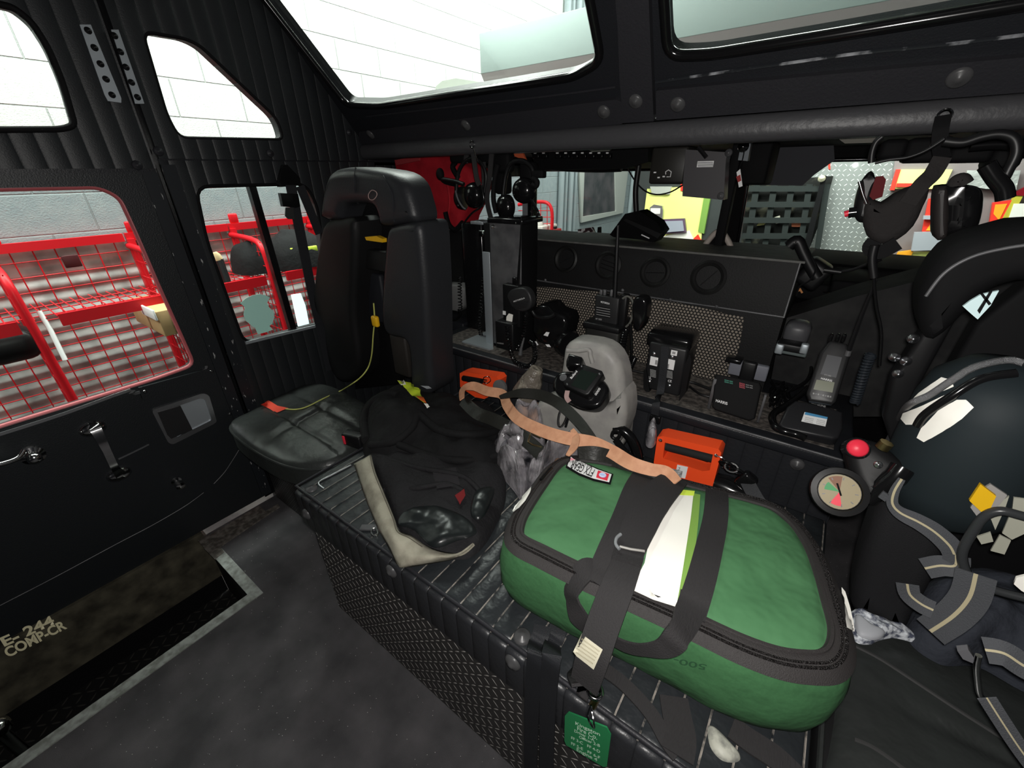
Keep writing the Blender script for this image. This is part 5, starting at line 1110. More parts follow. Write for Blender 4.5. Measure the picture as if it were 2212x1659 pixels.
# belt hanging down over the diamond plate, with loose end piece
hb = thing('hanging_belt', 'doubled black seat belt webbing hanging over the diamond plate front', 'belt', U(1180, 1500, 'y', BY - 0.02))
for d, uo in ((-0.012, 0), (-0.018, 34)):
    y = BY + d
    top = [U(1172 + uo, 1352, 'z', BZ + 0.012), U(1168 + uo, 1372, 'z', BZ + 0.010), U(1160 + uo, 1392, 'z', BZ + 0.004)]
    dn = [U(1158 + uo, 1415, 'y', y), U(1152 + uo, 1480, 'y', y), U(1148 + uo, 1560, 'y', y), U(1146 + uo, 1700, 'y', y)]
    obj('webbing', strap(B(), top + dn, 0.036, 0.003, side=V((1, 0, 0))), beltweb, hb)

# ------------------------------------------------------------------ radios, chargers and cabinet on the ledge
def pan(nm, px, p0, n, th, m, par, bev=0.0, sm=0):
    "flat part lying on the real plane through p0 with normal n, outline taken in the photo"
    p0 = V(p0); n = V(n).normalized(); M = fr(p0, V((1, 0, 0)) - n * n.x, z=n); Mi = M.inverted()
    q = [Mi @ UP(u, v, p0, n) for u, v in px]; q = [(a.x, a.y) for a in q]
    if sm: q = cat2(q, sm)
    return obj(nm, puff(q, M, th, bev, 3) if bev else plate(B(), q, [], M, th), m, par)
def ptext(nm, s_, a, b, c, p0, n, m, par):
    n = V(n); return text(nm, s_, UP(*a, V(p0), n), UP(*b, V(p0), n), UP(*c, V(p0), n), m, par, 0.0006)
dim = mat('dim_print', (0.30, 0.30, 0.30), 0.6)
t = thing('metal_cabinet', 'narrow grey metal cabinet standing on the ledge left of the vent box', 'cabinet', U(1093, 750, 'y', 1.32))
obj('front', bpx(1062, 479, 1126, 748, 1.30, 0.004, 0.001), dullmetal, t)
obj('case', bpx(1050, 484, 1124, 752, 1.305, 0.12, 0.003), matte, t)
obj('side_strip', bpx(1046, 545, 1061, 752, 1.298, 0.006, 0.001), galv, t)
obj('foot', sheet(B(), [U(u, v, 'z', SZ + 0.008) for u, v in ((998, 737), (1058, 712), (1066, 752), (1056, 754))], 0.006), galv, t)
for u, v in ((1066, 490), (1117, 481)): obj('screw', stud(B(), U(u, v, 'y', 1.299), (0, -1, 0), 0.008, 0.008), chrome, t)
obj('cap', bpx(1052, 472, 1128, 484, 1.29, 0.14, 0.004), gloss, t)
t = thing('black_tall_box', 'tall black box beside the metal cabinet with a chrome latch', 'box', U(1025, 600, 'y', 1.4))
obj('case', bpx(1003, 482, 1045, 735, 1.42, 0.15, 0.006), gloss, t)
obj('latch', bpx(1034, 498, 1048, 512, 1.405, 0.02, 0.002), chrome, t)
obj('pale_corner', bpx(1016, 478, 1042, 485, 1.41, 0.06, 0.002), galv, t)
t = thing('coiled_cord', 'thin black coiled cord hanging down left of the metal cabinet', 'cord', U(1040, 640, 'y', 1.36))
obj('coil', tube(B(), coil([U(1044, 600, 'y', 1.35), U(1040, 650, 'y', 1.35), U(1036, 700, 'y', 1.35), U(1040, 730, 'y', 1.36)], 0.008, 22), 0.0025, 5, caps=True), plastic, t)
# grey gadget left
t = thing('gas_monitor', 'grey boxy handset with a coiled cord resting on the ledge behind the seat', 'monitor', U(980, 680, 'y', 1.45))
obj('case', puffy([(954, 622), (960, 614), (990, 616), (1003, 626), (1001, 660), (990, 674), (964, 670), (956, 655)], 1.42, 0.06, 0.012, 0, 3), mat('monitor_grey', (0.14, 0.14, 0.14), 0.5), t)
obj('coil', tube(B(), coil([U(994, 598, 'y', 1.41), U(993, 630, 'y', 1.40), U(995, 668, 'y', 1.40)], 0.008, 12), 0.0028, 5), plastic, t)
obj('barrel', tube(B(), [U(922, 616, 'y', 1.44), U(955, 628, 'y', 1.42)], 0.016, 10), gloss, t)
obj('ring', lathe(B(), [(0.020, 0), (0.020, 0.012), (0.012, 0.016)], fr(U(922, 616, 'y', 1.44), (0, 0, 1), z=(1, 0, -0.2)), 16), chrome, t)
t = thing('tool_clamp', 'worn metal clamp and black strap under the grey handset', 'clamp', U(950, 670, 'y', 1.45))
obj('jaw', sheet(B(), [U(u, v, 'y', 1.43) for u, v in ((932, 668), (945, 655), (962, 660), (958, 676), (966, 690), (955, 696), (944, 680))], 0.03, V((0, 1, 0))), steel, t)
obj('strap', tube(B(), smoothpts([U(u, v, 'y', 1.42) for u, v in ((965, 678), (980, 692), (995, 680), (990, 668))], 5), 0.006, 6), gloss, t)
obj('base', bpx(922, 690, 1000, 712, 1.42, 0.12, 0.006), vinyl, t)
N1 = (-0.05, -1, 0.18)
def mot(nm, label, px, y, grp='two way radios on the ledge'):
    t = thing(nm, label, 'radio', U((px[0] + px[2]) / 2, px[3], 'y', y), grp); return t
# left radio
t = mot('two_way_radio', 'black radio with hanging speaker microphone right beside the metal cabinet', (1086, 614, 1120, 705), 1.27)
obj('radio_body', bpx(1086, 616, 1122, 705, 1.27, 0.04, 0.005), plastic, t)
P0 = U(1100, 660, 'y', 1.268)
obj('glow_label', sheet(B(), [U(u, v, 'y', 1.266) for u, v in ((1094, 684), (1099, 677), (1108, 680), (1105, 704), (1093, 702))], 0.001, V((0, 1, 0))), reflect, t)
obj('number_label', bpx(1086, 672, 1092, 680, 1.267, 0.002, 0), white, t)
obj('knob', bpx(1106, 600, 1116, 616, 1.28, 0.015, 0.003), gloss, t)
obj('antenna', tube(B(), [U(1119, 616, 'y', 1.27), U(1124, 530, 'y', 1.27), U(1126, 470, 'y', 1.27)], 0.0028, 6, radii=[0.006, 0.003, 0.002]), gloss, t)
mic = obj('speaker_mic', puffy([(1094, 638), (1104, 626), (1128, 622), (1142, 632), (1148, 652), (1142, 668), (1126, 674), (1108, 666), (1098, 652)], 1.235, 0.03, 0.008, 3, 3), mat('mic_black', (0.020, 0.020, 0.021), 0.45), t)
text('logo', 'MOTOROLA', U(1110, 653, 'y', 1.233), U(1134, 645, 'y', 1.233), U(1109, 650, 'y', 1.233), white, mic, 0.0006)
for k in range(5): obj('grille_slot', tube(B(), [U(1106 + k, 656 + k * 3.2, 'y', 1.233), U(1142 - k, 650 + k * 3.2, 'y', 1.233)], 0.0007, 4), matte, mic)
obj('coiled_cord', tube(B(), coil([U(1096, 705, 'y', 1.24), U(1100, 745, 'y', 1.22), U(1112, 780, 'y', 1.20), U(1136, 792, 'y', 1.19), U(1154, 778, 'y', 1.20), U(1155, 748, 'y', 1.21), U(1146, 738, 'y', 1.22)], 0.0075, 40, 8), 0.0028, 5), gloss, t)
obj('coiled_cord', tube(B(), coil([U(1116, 752, 'y', 1.235), U(1130, 725, 'y', 1.235), U(1136, 690, 'y', 1.235), U(1138, 674, 'y', 1.235)], 0.0065, 18, 8), 0.0025, 5), gloss, t)
t = thing('radio_charger', 'small black charger at the foot of the metal cabinet', 'charger', U(1090, 752, 'y', 1.25))
obj('charger_body', bpx(1070, 697, 1108, 756, 1.24, 0.08, 0.006), plastic, t)
text('logo', 'HARRIS', U(1074, 742, 'y', 1.238), U(1088, 744, 'y', 1.238), U(1074, 739, 'y', 1.238), dim, t, 0.0006)
# black hand lamp
t = thing('hand_lamp', 'black hand lamp with round lens and small white labels beside the perforated grille', 'lamp', U(1190, 755, 'y', 1.30))
obj('lamp_body', puffy([(1150, 668), (1162, 660), (1182, 662), (1194, 676), (1218, 684), (1224, 700), (1214, 745), (1190, 752), (1160, 738), (1148, 716)], 1.27, 0.10, 0.015, 0, 3), gloss, t)
obj('lens', lathe(B(), [(0.05, 0), (0.052, 0.02), (0.046, 0.035), (0.02, 0.03), (0.001, 0.03)], fr(U(1222, 738, 'y', 1.30), (0, 0, 1), z=(0.85, -0.5, 0.1)), 24), gloss, t)
obj('handle', tube(B(), smoothpts([U(u, v, 'y', 1.26) for u, v in ((1150, 672), (1160, 684), (1186, 686), (1200, 678))], 5), 0.008, 8), plastic, t)
for q in ([(1174, 724), (1180, 717), (1187, 718), (1183, 727)], [(1153, 739), (1158, 737), (1163, 745), (1158, 747)], [(1178, 744), (1186, 744), (1190, 750), (1182, 749)]):
    obj('label', sheet(B(), [U(u, v, 'y', 1.254) for u, v in q], 0.001, V((0, 1, 0))), white, t)
obj('wing_nut', tube(B(), [U(1132, 730, 'y', 1.21), U(1126, 752, 'y', 1.21), U(1124, 766, 'y', 1.21)], 0.005, 6, radii=[0.003, 0.005, 0.009]), dullmetal, t)
# centre radio
t = mot('two_way_radio', 'black radio upright in its charger in front of the grille centre', (1282, 640, 1330, 718), 1.33)
obj('radio_body', bpx(1283, 640, 1334, 722, 1.33, 0.045, 0.005), mat('radio_black', (0.017, 0.017, 0.018), 0.4), t)
text('logo', 'MOTOROLA', U(1298, 654, 'y', 1.328), U(1317, 658, 'y', 1.328), U(1298, 650, 'y', 1.328), white, t, 0.0006)
text('model', 'MT 2000', U(1287, 690, 'y', 1.328), U(1300, 692, 'y', 1.328), U(1287, 686.5, 'y', 1.328), dim, t, 0.0006)
for k in range(9): obj('grille_line', bpx(1288, 663 + k * 2.6, 1318, 664 + k * 2.6, 1.329, 0.001, 0), dim if k % 2 else matte, t)
for u in (1294, 1302, 1317): obj('knob', bpx(u, 626, u + 6, 641, 1.34, 0.012, 0.003), dullmetal, t)
obj('antenna', tube(B(), [U(1328, 642, 'y', 1.34), U(1332, 560, 'y', 1.34), U(1335, 487, 'y', 1.34)], 0.006, 8, radii=[0.0085, 0.007, 0.005]), plastic, t)
mic = obj('side_speaker', puffy([(1366, 650), (1380, 642), (1394, 648), (1397, 668), (1392, 695), (1380, 716), (1370, 712), (1364, 690)], 1.29, 0.045, 0.010, 3, 3), gloss, t)
obj('dusty_rim', tube(B(), smoothpts([U(u, v, 'y', 1.30) for u, v in ((1345, 645), (1356, 640), (1366, 650), (1368, 670), (1362, 695), (1352, 706))], 5), 0.0035, 6), mat('dusty_rim', (0.09, 0.09, 0.08), 0.7), t)
obj('clip', bpx(1336, 636, 1352, 708, 1.33, 0.03, 0.006), plastic, t)
obj('coiled_cord', tube(B(), coil([U(1352, 712, 'y', 1.29), U(1346, 740, 'y', 1.28), U(1340, 775, 'y', 1.27), U(1342, 800, 'y', 1.26)], 0.011, 18, 8), 0.0035, 5), gloss, t)
obj('coiled_cord', tube(B(), coil([U(1342, 820, 'y', 1.255), U(1356, 805, 'y', 1.26), U(1366, 785, 'y', 1.27), U(1372, 772, 'y', 1.28)], 0.008, 16, 8), 0.0028, 5), gloss, t)
obj('cable', tube(B(), smoothpts([U(u, v, 'y', 1.28) for u, v in ((1362, 700), (1364, 735), (1364, 765), (1360, 800))], 5), 0.005, 6), gloss, t)
obj('white_chip', bpx(1324, 706, 1328, 718, 1.325, 0.003, 0), white, t)
t = thing('radio_charger', 'black desk charger holding the centre radio behind the grey holder', 'charger', U(1290, 770, 'y', 1.30))
obj('charger_body', bpx(1260, 712, 1334, 800, 1.30, 0.13, 0.010), mat('charger_black', (0.012, 0.012, 0.011), 0.55), t)
obj('cradle_rim', bpx(1258, 702, 1338, 716, 1.295, 0.14, 0.006), plastic, t)
# square box light with strap
t = thing('box_light', 'black square box light with white labels and a hanging strap on the ledge', 'lamp', U(1440, 860, 'z', SZ))
N2 = (-0.03, -1, 0.05); P2 = U(1440, 800, 'y', 1.27)
obj('case', bpx(1394, 745, 1478, 850, 1.27, 0.13, 0.008), mat('box_light_black', (0.013, 0.013, 0.014), 0.4), t)
obj('top_rim', bpx(1394, 726, 1492, 758, 1.28, 0.12, 0.012), gloss, t)
obj('side_fin', sheet(B(), [U(u, v, 'y', 1.26) for u, v in ((1478, 790), (1490, 765), (1494, 780), (1480, 850), (1466, 868), (1470, 845))], 0.03, V((0, 1, 0))), plastic, t)
obj('foot_fin', sheet(B(), [U(u, v, 'y', 1.262) for u, v in ((1391, 800), (1396, 800), (1403, 846), (1397, 850), (1390, 838))], 0.03, V((0, 1, 0))), plastic, t)
YL = 1.2685
obj('strap', strap(B(), [U(1437, 748, 'y', 1.262), U(1434, 790, 'y', 1.260), U(1426, 850, 'y', 1.25), U(1418, 870, 'y', 1.17), U(1414, 900, 'y', 1.165), U(1408, 925, 'y', 1.16)], 0.024, 0.003, up=V((0, -1, 0.05))), beltweb, t)
obj('strap_slide', bpx(1402, 899, 1426, 915, 1.155, 0.012, 0.003), gloss, t)
for a in ((1404, 771, 1421, 790), (1437, 776, 1457, 798), (1449, 757, 1463, 768)): obj('label', bpx(*a, YL, 0.001, 0), white, t)
for a in ((1415, 778, 1420, 788), (1438, 786, 1445, 796), (1452, 760, 1459, 765)): obj('label_print', bpx(*a, YL - 0.001, 0.001, 0), dim, t)
for k in range(7):
    obj('text_line', bpx(1404, 799 + k * 2.4, 1417, 800 + k * 2.4, YL, 0.001, 0), dim, t)
    obj('text_line', bpx(1436, 801 + k * 2.4, 1453, 802 + k * 2.4, YL, 0.001, 0), dim, t)
text('text', 'CE', U(1443, 825, 'y', YL), U(1451, 826, 'y', YL), U(1443, 820, 'y', YL), white, t, 0.0006)
text('text', 'UL', U(1402, 819, 'y', YL), U(1407, 820, 'y', YL), U(1402, 813, 'y', YL), white, t, 0.0006)
for u, v in ((1413, 764), (1433, 762), (1452, 771), (1403, 824), (1446, 833)): obj('screw', stud(B(), U(u, v, 'y', YL), (0, -1, 0), 0.006, 0.003), steel, t)
t = thing('black_cable', 'black cable lying along the ledge behind the box light', 'cable', U(1560, 860, 'z', SZ))
obj('cable', tube(B(), smoothpts([U(u, v, 'z', SZ + 0.012) for u, v in ((1365, 800), (1420, 812), (1490, 825), (1520, 835), (1560, 850))], 6), 0.005, 6), plastic, t)
obj('cable', tube(B(), smoothpts([U(u, v, 'z', SZ + 0.012) for u, v in ((1490, 835), (1510, 850), (1535, 858), (1555, 862))], 6), 0.004, 6), plastic, t)
# charger with lit-looking prints
t = thing('vehicle_charger', 'black vehicle charger with faint green and red print and a metal bracket', 'charger', U(1590, 890, 'z', SZ))
PC = U(1590, 850, 'y', 1.23); NC = (0.02, -1, 0.45)
pan('charger_face', [(1548, 808), (1640, 826), (1645, 836), (1630, 905), (1618, 909), (1545, 886), (1538, 878), (1544, 812)], PC, NC, 0.06, mat('charger_satin', (0.008, 0.008, 0.0085), 0.75, spec=0.12), t, 0.006)
ptext('logo', 'HARRIS', (1546, 868), (1571, 875), (1547, 862), PC + V(NC).normalized() * 0.001, NC, white, t)
PC2 = PC + V(NC).normalized() * 0.0012
for k in range(2):
    ptext('print', 'oooo ooo', (1565, 822 + k * 4), (1583, 826 + k * 4), (1565, 819.5 + k * 4), PC2, NC, mat('print_green', (0.05, 0.28, 0.20), 0.6), t)
for k in range(3): ptext('print', 'ooo', (1597, 829 + k * 4), (1609, 832 + k * 4), (1597, 826 + k * 4), PC2, NC, mat('print_red', (0.45, 0.06, 0.08), 0.6), t)
for k in range(2): ptext('print', 'ooo ooo', (1611, 832 + k * 4.5), (1626, 835 + k * 4.5), (1611, 830 + k * 4.5), PC2, NC, dim, t)
obj('clip', bpx(1598, 782, 1632, 826, 1.30, 0.02, 0.006), plastic, t)
obj('grey_panel', bpx(1572, 785, 1660, 818, 1.34, 0.02, 0.004), mat('charger_grey', (0.14, 0.145, 0.17), 0.5), t)
obj('rim', bpx(1566, 776, 1602, 786, 1.325, 0.04, 0.004), gloss, t)
obj('bracket', bpx(1534, 818, 1541, 885, 1.235, 0.012, 0.001), dullmetal, t)
obj('bracket', bpx(1642, 852, 1648, 915, 1.215, 0.012, 0.001), dullmetal, t)
# right radio in its cradle
t = mot('two_way_radio', 'black radio with olive screen leaning in its cradle at the right end of the ledge', (1745, 730, 1835, 860), 1.25)
PR = U(1785, 820, 'y', 1.24); NR = V((-0.05, -1, 0.55)).normalized()
pan('radio_body', [(1795, 735), (1830, 742), (1838, 765), (1806, 868), (1798, 874), (1748, 866), (1742, 850), (1772, 760), (1786, 742)], PR, NR, 0.05, mat('radio_black', (0.017, 0.017, 0.018), 0.4), t, 0.008)
pan('face', [(1787, 766), (1819, 772), (1806, 816), (1772, 808)], PR + NR * 0.001, NR, 0.002, mat('radio_grey_face', (0.05, 0.052, 0.058), 0.4), t)
pan('screen', [(1764, 820), (1803, 826), (1798, 848), (1757, 841)], PR + NR * 0.0015, NR, 0.002, mat('olive_screen', (0.14, 0.15, 0.10), 0.3), t)
ptext('logo', 'HARRIS', (1773, 819), (1797, 825), (1774, 815), PR + NR * 0.0015, NR, white, t)
ptext('model', 'P7100', (1781, 811), (1795, 814), (1781, 808), PR + NR * 0.0015, NR, dim, t)
for k in range(8): pan('key', [(1756 + k * 5.2, 848 + k), (1759.5 + k * 5.2, 848.5 + k), (1759 + k * 5.2, 852 + k), (1755.5 + k * 5.2, 851.5 + k)], PR + NR * 0.002, NR, 0.002, dullmetal if k % 2 else dim, t)
obj('antenna', tube(B(), [U(1831, 765, 'y', 1.27), U(1862, 680, 'y', 1.27), U(1894, 602, 'y', 1.27)], 0.004, 6, radii=[0.0055, 0.0045, 0.003]), plastic, t)
obj('antenna_ring', tube(B(), [U(1830, 768, 'y', 1.27), U(1834, 757, 'y', 1.27)], 0.007, 8), dullmetal, t)
for u in (1790, 1805, 1818): obj('knob', bpx(u, 722, u + 9, 742, 1.29, 0.015, 0.004), gloss, t)
t = thing('radio_cradle', 'black radio cradle with a white and blue label beside the leaning radio', 'cradle', U(1750, 920, 'z', SZ))
PD = U(1750, 910, 'z', SZ + 0.05); ND = V((-0.02, -0.6, 1)).normalized()
pan('cradle_body', [(1700, 878), (1718, 864), (1745, 868), (1790, 878), (1822, 890), (1822, 925), (1812, 945), (1798, 948), (1690, 925), (1682, 915)], PD, ND, 0.05, mat('cradle_black', (0.016, 0.016, 0.018), 0.4), t, 0.008)
pan('label', [(1738, 890), (1788, 901), (1783, 921), (1731, 910)], PD + ND * 0.001, ND, 0.002, white, t)
pan('label_band', [(1740, 890), (1788, 901), (1787, 905), (1738, 895)], PD + ND * 0.0022, ND, 0.002, mat('label_blue', (0.08, 0.28, 0.50), 0.5), t)
for k in range(3):
    for du in (0, 25): ptext('print', 'lllllll', (1740 + du - k, 903 + k * 3.6 + du * .2), (1757 + du - k, 906.5 + k * 3.6 + du * .2), (1740 + du - k, 901 + k * 3.6 + du * .2), PD + ND * 0.002, ND, dim, t)
ptext('text', 'VERT-ZONE', (1748, 870), (1783, 881), (1749, 866), PD + ND * 0.001, ND, dim, t)
obj('cable', tube(B(), smoothpts([U(u, v, 'z', SZ + 0.03) for u, v in ((1745, 838), (1720, 860), (1692, 880), (1670, 895), (1672, 918), (1690, 930), (1720, 938), (1740, 946))], 6), 0.010, 8), gloss, t)
obj('cable', tube(B(), smoothpts([U(u, v, 'z', SZ + 0.02) for u, v in ((1735, 760), (1752, 790), (1745, 820), (1715, 840), (1690, 850), (1680, 880))], 6), 0.006, 8), plastic, t)
t = thing('cable_clutter', 'tangled thin black cables between the charger and the cradle', 'cables', U(1680, 850, 'z', SZ))
for i in range(9):
    rr = random.Random(i); a = [(1662 + rr.random() * 50, 820 + rr.random() * 70) for _ in range(5)]
    obj('cable', tube(B(), smoothpts([U(u, v, 'z', SZ + 0.01 + rr.random() * 0.03) for u, v in a], 6), 0.0028, 5), gloss, t)
t = thing('mount_plate', 'grey-rimmed black connector block on the ledge behind the cradle', 'connector', U(1710, 770, 'y', 1.4))
obj('block', bpx(1676, 745, 1742, 762, 1.38, 0.05, 0.004), plastic, t)
obj('rim', bpx(1672, 750, 1745, 768, 1.39, 0.05, 0.004), mat('rim_grey', (0.10, 0.12, 0.12), 0.4), t)
for u in (1674, 1728): obj('ear', bpx(u, 744, u + 18, 766, 1.375, 0.02, 0.004), galv, t)
obj('column', bpx(1690, 700, 1750, 750, 1.45, 0.08, 0.02), mat('column_grey', (0.06, 0.06, 0.065), 0.4), t)

# ------------------------------------------------------------------ between bench and ledge
gh_ = thing('grey_holder', 'pale grey moulded plastic holder standing against the quilted riser', 'holder', U(1270, 960, 'y', 1.08))
YH = 1.10
obj('back_shell', puffy([(1212, 775), (1216, 752), (1232, 739), (1262, 741), (1300, 750), (1326, 772), (1340, 805), (1346, 850), (1348, 920), (1330, 985), (1240, 985), (1190, 930), (1200, 860)], YH, 0.08, 0.03, 2, 6), greyplastic, gh_)
obj('front_tray', puffy([(1158, 872), (1200, 868), (1260, 884), (1310, 880), (1340, 850), (1349, 880), (1346, 925), (1318, 982), (1260, 990), (1185, 965), (1160, 915)], YH - 0.05, 0.10, 0.025, 2, 5), greyplastic, gh_)
obj('rivet', stud(B(), U(1264, 746, 'y', YH + 0.03), (0, -1, 0.3), 0.006, 0.004), steel, gh_)
obj('inner_ridge', tube(B(), smoothpts([U(u, v, 'y', YH - 0.006) for u, v in ((1225, 757), (1250, 758), (1272, 756), (1276, 770), (1280, 784))], 5), 0.007, 8), greyplastic, gh_)
tc = thing('thermal_camera', 'black thermal imaging camera with a square screen resting in the grey holder', 'camera', U(1255, 830, 'y', 1.02))
PT = U(1255, 840, 'y', 1.02); NT_ = V((0.1, -0.75, 0.8)).normalized()
pan('body', [(1194, 826), (1202, 808), (1225, 800), (1290, 812), (1312, 830), (1314, 848), (1300, 872), (1280, 880), (1240, 872), (1200, 846)], PT - NT_ * 0.02, NT_, 0.05, gloss, tc, 0.012, 3)
sc_ = pan('screen_housing', [(1252, 787), (1260, 786), (1300, 800), (1304, 808), (1272, 852), (1264, 854), (1217, 832), (1216, 824)], PT + NT_ * 0.02, NT_, 0.035, plastic, tc, 0.006)
pan('screen', [(1256, 798), (1292, 808), (1265, 844), (1234, 832)], PT + NT_ * 0.0215, NT_, 0.002, mat('dark_screen', (0.012, 0.018, 0.015), 0.12), sc_)
ptext('logo', 'Bullard', (1235, 819), (1248, 803), (1231, 816), PT + NT_ * 0.0205, NT_, white, sc_)
for u, v in ((1256, 791), (1295, 808), (1225, 830)): obj('screw', stud(B(), UP(u, v, PT + NT_ * 0.02, NT_), NT_, 0.004, 0.003), steel, sc_)
pan('grip', [(1222, 778), (1228, 762), (1256, 769), (1259, 774), (1254, 790), (1222, 788)], PT + NT_ * 0.03, NT_, 0.05, gloss, tc, 0.01)
obj('button', lathe(B(), [(0.012, 0), (0.012, 0.003), (0.001, 0.004)], fr(UP(1217, 816, PT - NT_ * 0.018, NT_), (1, 0, 0), z=NT_), 20), dullmetal, tc)
pan('control_plate', [(1290, 832), (1302, 838), (1292, 862), (1278, 855)], PT - NT_ * 0.017, NT_, 0.003, matte, tc)
ptext('print', 'oooo', (1288, 855), (1298, 840), (1284, 852), PT - NT_ * 0.016, NT_, white, tc)
obj('pink_strap', strap(B(), [UP(1226, 844, PT + NT_ * 0.02, NT_), UP(1224, 858, PT + NT_ * 0.02, NT_), UP(1230, 868, PT + NT_ * 0.01, NT_)], 0.014, 0.002, up=NT_), mat('dusty_pink', (0.36, 0.24, 0.23), 0.7), tc)
t = thing('carabiner', 'chrome carabiner hanging from the thermal camera lanyard', 'carabiner', U(1215, 905, 'y', 1.0))
obj('ring', tube(B(), smoothpts([U(u, v, 'y', 1.0) for u, v in ((1214, 886), (1222, 890), (1224, 900), (1216, 918), (1208, 920), (1206, 908), (1209, 892))], 5, True), 0.004, 8, True), chrome, t)
obj('lanyard', tube(B(), [U(1224, 888, 'y', 1.0), U(1227, 905, 'y', 1.0), U(1222, 922, 'y', 1.0)], 0.004, 6), plastic, t)
t = thing('hand_light', 'orange rescue light with black grip and white sticker standing behind the green bag', 'lamp', U(1480, 1060, 'y', 1.06), 'orange rescue lights')
YO = 1.07
obj('frame', plate(B(), yq([(1420, 944), (1432, 942), (1552, 970), (1558, 978), (1553, 1000), (1534, 1070), (1512, 1066), (1460, 1046), (1412, 1000)], YO), [yq([(1436, 956), (1540, 982), (1533, 1016), (1518, 1018), (1432, 990)], YO)], FY_(YO), 0.05), orange, t)
obj('grip', tube(B(), [U(1434, 962, 'y', YO + 0.02), U(1542, 990, 'y', YO + 0.02)], 0.014, 12), mat('foam_grip', (0.014, 0.014, 0.014), 0.8), t)
obj('sticker', sheet(B(), [U(u, v, 'y', YO - 0.002) for u, v in ((1463, 1004), (1486, 1009), (1480, 1034), (1458, 1028))], 0.001, V((0, 1, 0))), white, t)
text('text', 'E244', U(1466, 1026, 'y', YO - 0.003), U(1471, 1010, 'y', YO - 0.003), U(1461, 1024, 'y', YO - 0.003), dim, t, 0.0004)
for u, v in ((1427, 951), (1547, 984)): obj('bolt', stud(B(), U(u, v, 'y', YO - 0.001), (0, -1, 0), 0.006, 0.005), chrome, t)
obj('lamp_barrel', tube(B(), [U(1536, 1040, 'y', YO + 0.03), U(1566, 1052, 'y', YO + 0.03), U(1606, 1072, 'y', YO + 0.03)], 0.035, 16, radii=[0.03, 0.036, 0.036]), gloss, t)
obj('red_base', bpx(1470, 1036, 1520, 1060, YO + 0.01, 0.06, 0.004), mat('dark_orange', (0.55, 0.03, 0.01), 0.5), t)
t = thing('clip_strap', 'black clasp and strap hanging from the ledge beside the orange light', 'strap', U(1600, 1040, 'y', 1.1))
ch = [(1556, 984), (1565, 1000), (1580, 1006), (1592, 1014), (1603, 1030)]
obj('wire', tube(B(), smoothpts([U(u, v, 'y', 1.05) for u, v in ((1548, 985), (1562, 990), (1570, 1004), (1560, 1010))], 5), 0.002, 5), chrome, t)
for i, (u, v) in enumerate(((1568, 1002), (1580, 1010), (1592, 1018))):
    p = U(u, v, 'y', 1.05); obj('link', tube(B(), [p + V((0.016 * math.cos(k * PI / 6), (0.006 if i % 2 else -0.006) * math.sin(k * PI / 6), 0.010 * math.sin(k * PI / 6))) for k in range(12)], 0.0035, 6, True), gloss, t)
obj('clasp', box(B(), U(1612, 1038, 'y', 1.05), (0.04, 0.03, 0.05), Matrix.Rotation(0.5, 3, 'Y'), 0.01, 3), gloss, t)
obj('strap', strap(B(), [U(1614, 1040, 'y', 1.04), U(1630, 1070, 'y', 1.02), U(1652, 1104, 'y', 1.0), U(1670, 1130, 'y', 0.97)], 0.034, 0.003, up=V((0, -1, 0.4))), beltweb, t)
t = thing('hand_light', 'orange rescue light half hidden behind the turnout trousers below the cabinet', 'lamp', U(1030, 850, 'y', 1.12), 'orange rescue lights')
YO = 1.12
obj('frame', plate(B(), yq([(993, 806), (1004, 803), (1072, 814), (1078, 822), (1074, 848), (1046, 862), (1026, 858), (994, 836)], YO), [yq([(1004, 812), (1052, 820), (1050, 834), (1003, 828)], YO)], FY_(YO), 0.05), orange, t)
obj('grip', tube(B(), [U(1001, 817, 'y', YO - 0.004), U(1040, 824, 'y', YO - 0.004)], 0.012, 10), matte, t)
obj('ring', tube(B(), smoothpts([U(u, v, 'y', YO - 0.01) for u, v in ((1046, 815), (1056, 814), (1060, 822), (1052, 828), (1044, 824))], 4, True), 0.002, 5, True), chrome, t)
obj('lens_ring', lathe(B(), [(0.03, 0), (0.03, 0.012), (0.024, 0.014), (0.001, 0.012)], fr(U(1082, 836, 'y', YO), (1, 0, 0), z=(0.2, -1, 0.2)), 20), mat('ribbed_lens', (0.12, 0.12, 0.12), 0.3), t)
t = thing('ear_clip', 'black curved gloss helmet clip standing behind the bag near the grey holder', 'clip', U(1350, 960, 'y', 1.06))
obj('shell', tube(B(), smoothpts([U(u, v, 'y', 1.06) for u, v in ((1328, 928), (1345, 930), (1362, 945), (1374, 968), (1378, 992), (1368, 1000))], 6), 0.016, 10), gloss, t)
obj('ring', tube(B(), smoothpts([U(u, v, 'y', 1.05) for u, v in ((1326, 932), (1336, 930), (1338, 942), (1330, 948), (1322, 942))], 5, True), 0.006, 8, True), plastic, t)
obj('arm', strap(B(), [U(1330, 950, 'y', 1.04), U(1345, 970, 'y', 1.04), U(1364, 990, 'y', 1.04)], 0.022, 0.006, up=V((0, -1, 0))), plastic, t)
def crumple(nm, label, px, z0, H, seed, cat='plastic bag', zz=None):
    w_ = [U(u, v, 'z', zz or z0 + H * 0.3) for u, v in px]
    bm = heap(B(), [(p.x, p.y) for p in w_], z0, H, rings=13, pw=0.5, amp=H * 0.42, fr_=19, seed=seed, res=4)
    o = obj(nm, bm, poly, None, 0); return tag(o, label, cat, 'clear plastic bags')
crumple('plastic_bag', 'crumpled clear plastic bag lying against the black strap between trousers and green bag', [(1064, 955), (1078, 936), (1096, 928), (1130, 948), (1165, 965), (1168, 990), (1150, 1020), (1128, 1050), (1110, 1030), (1072, 985)], BZ + 0.004, 0.12, 21, zz=0.64)
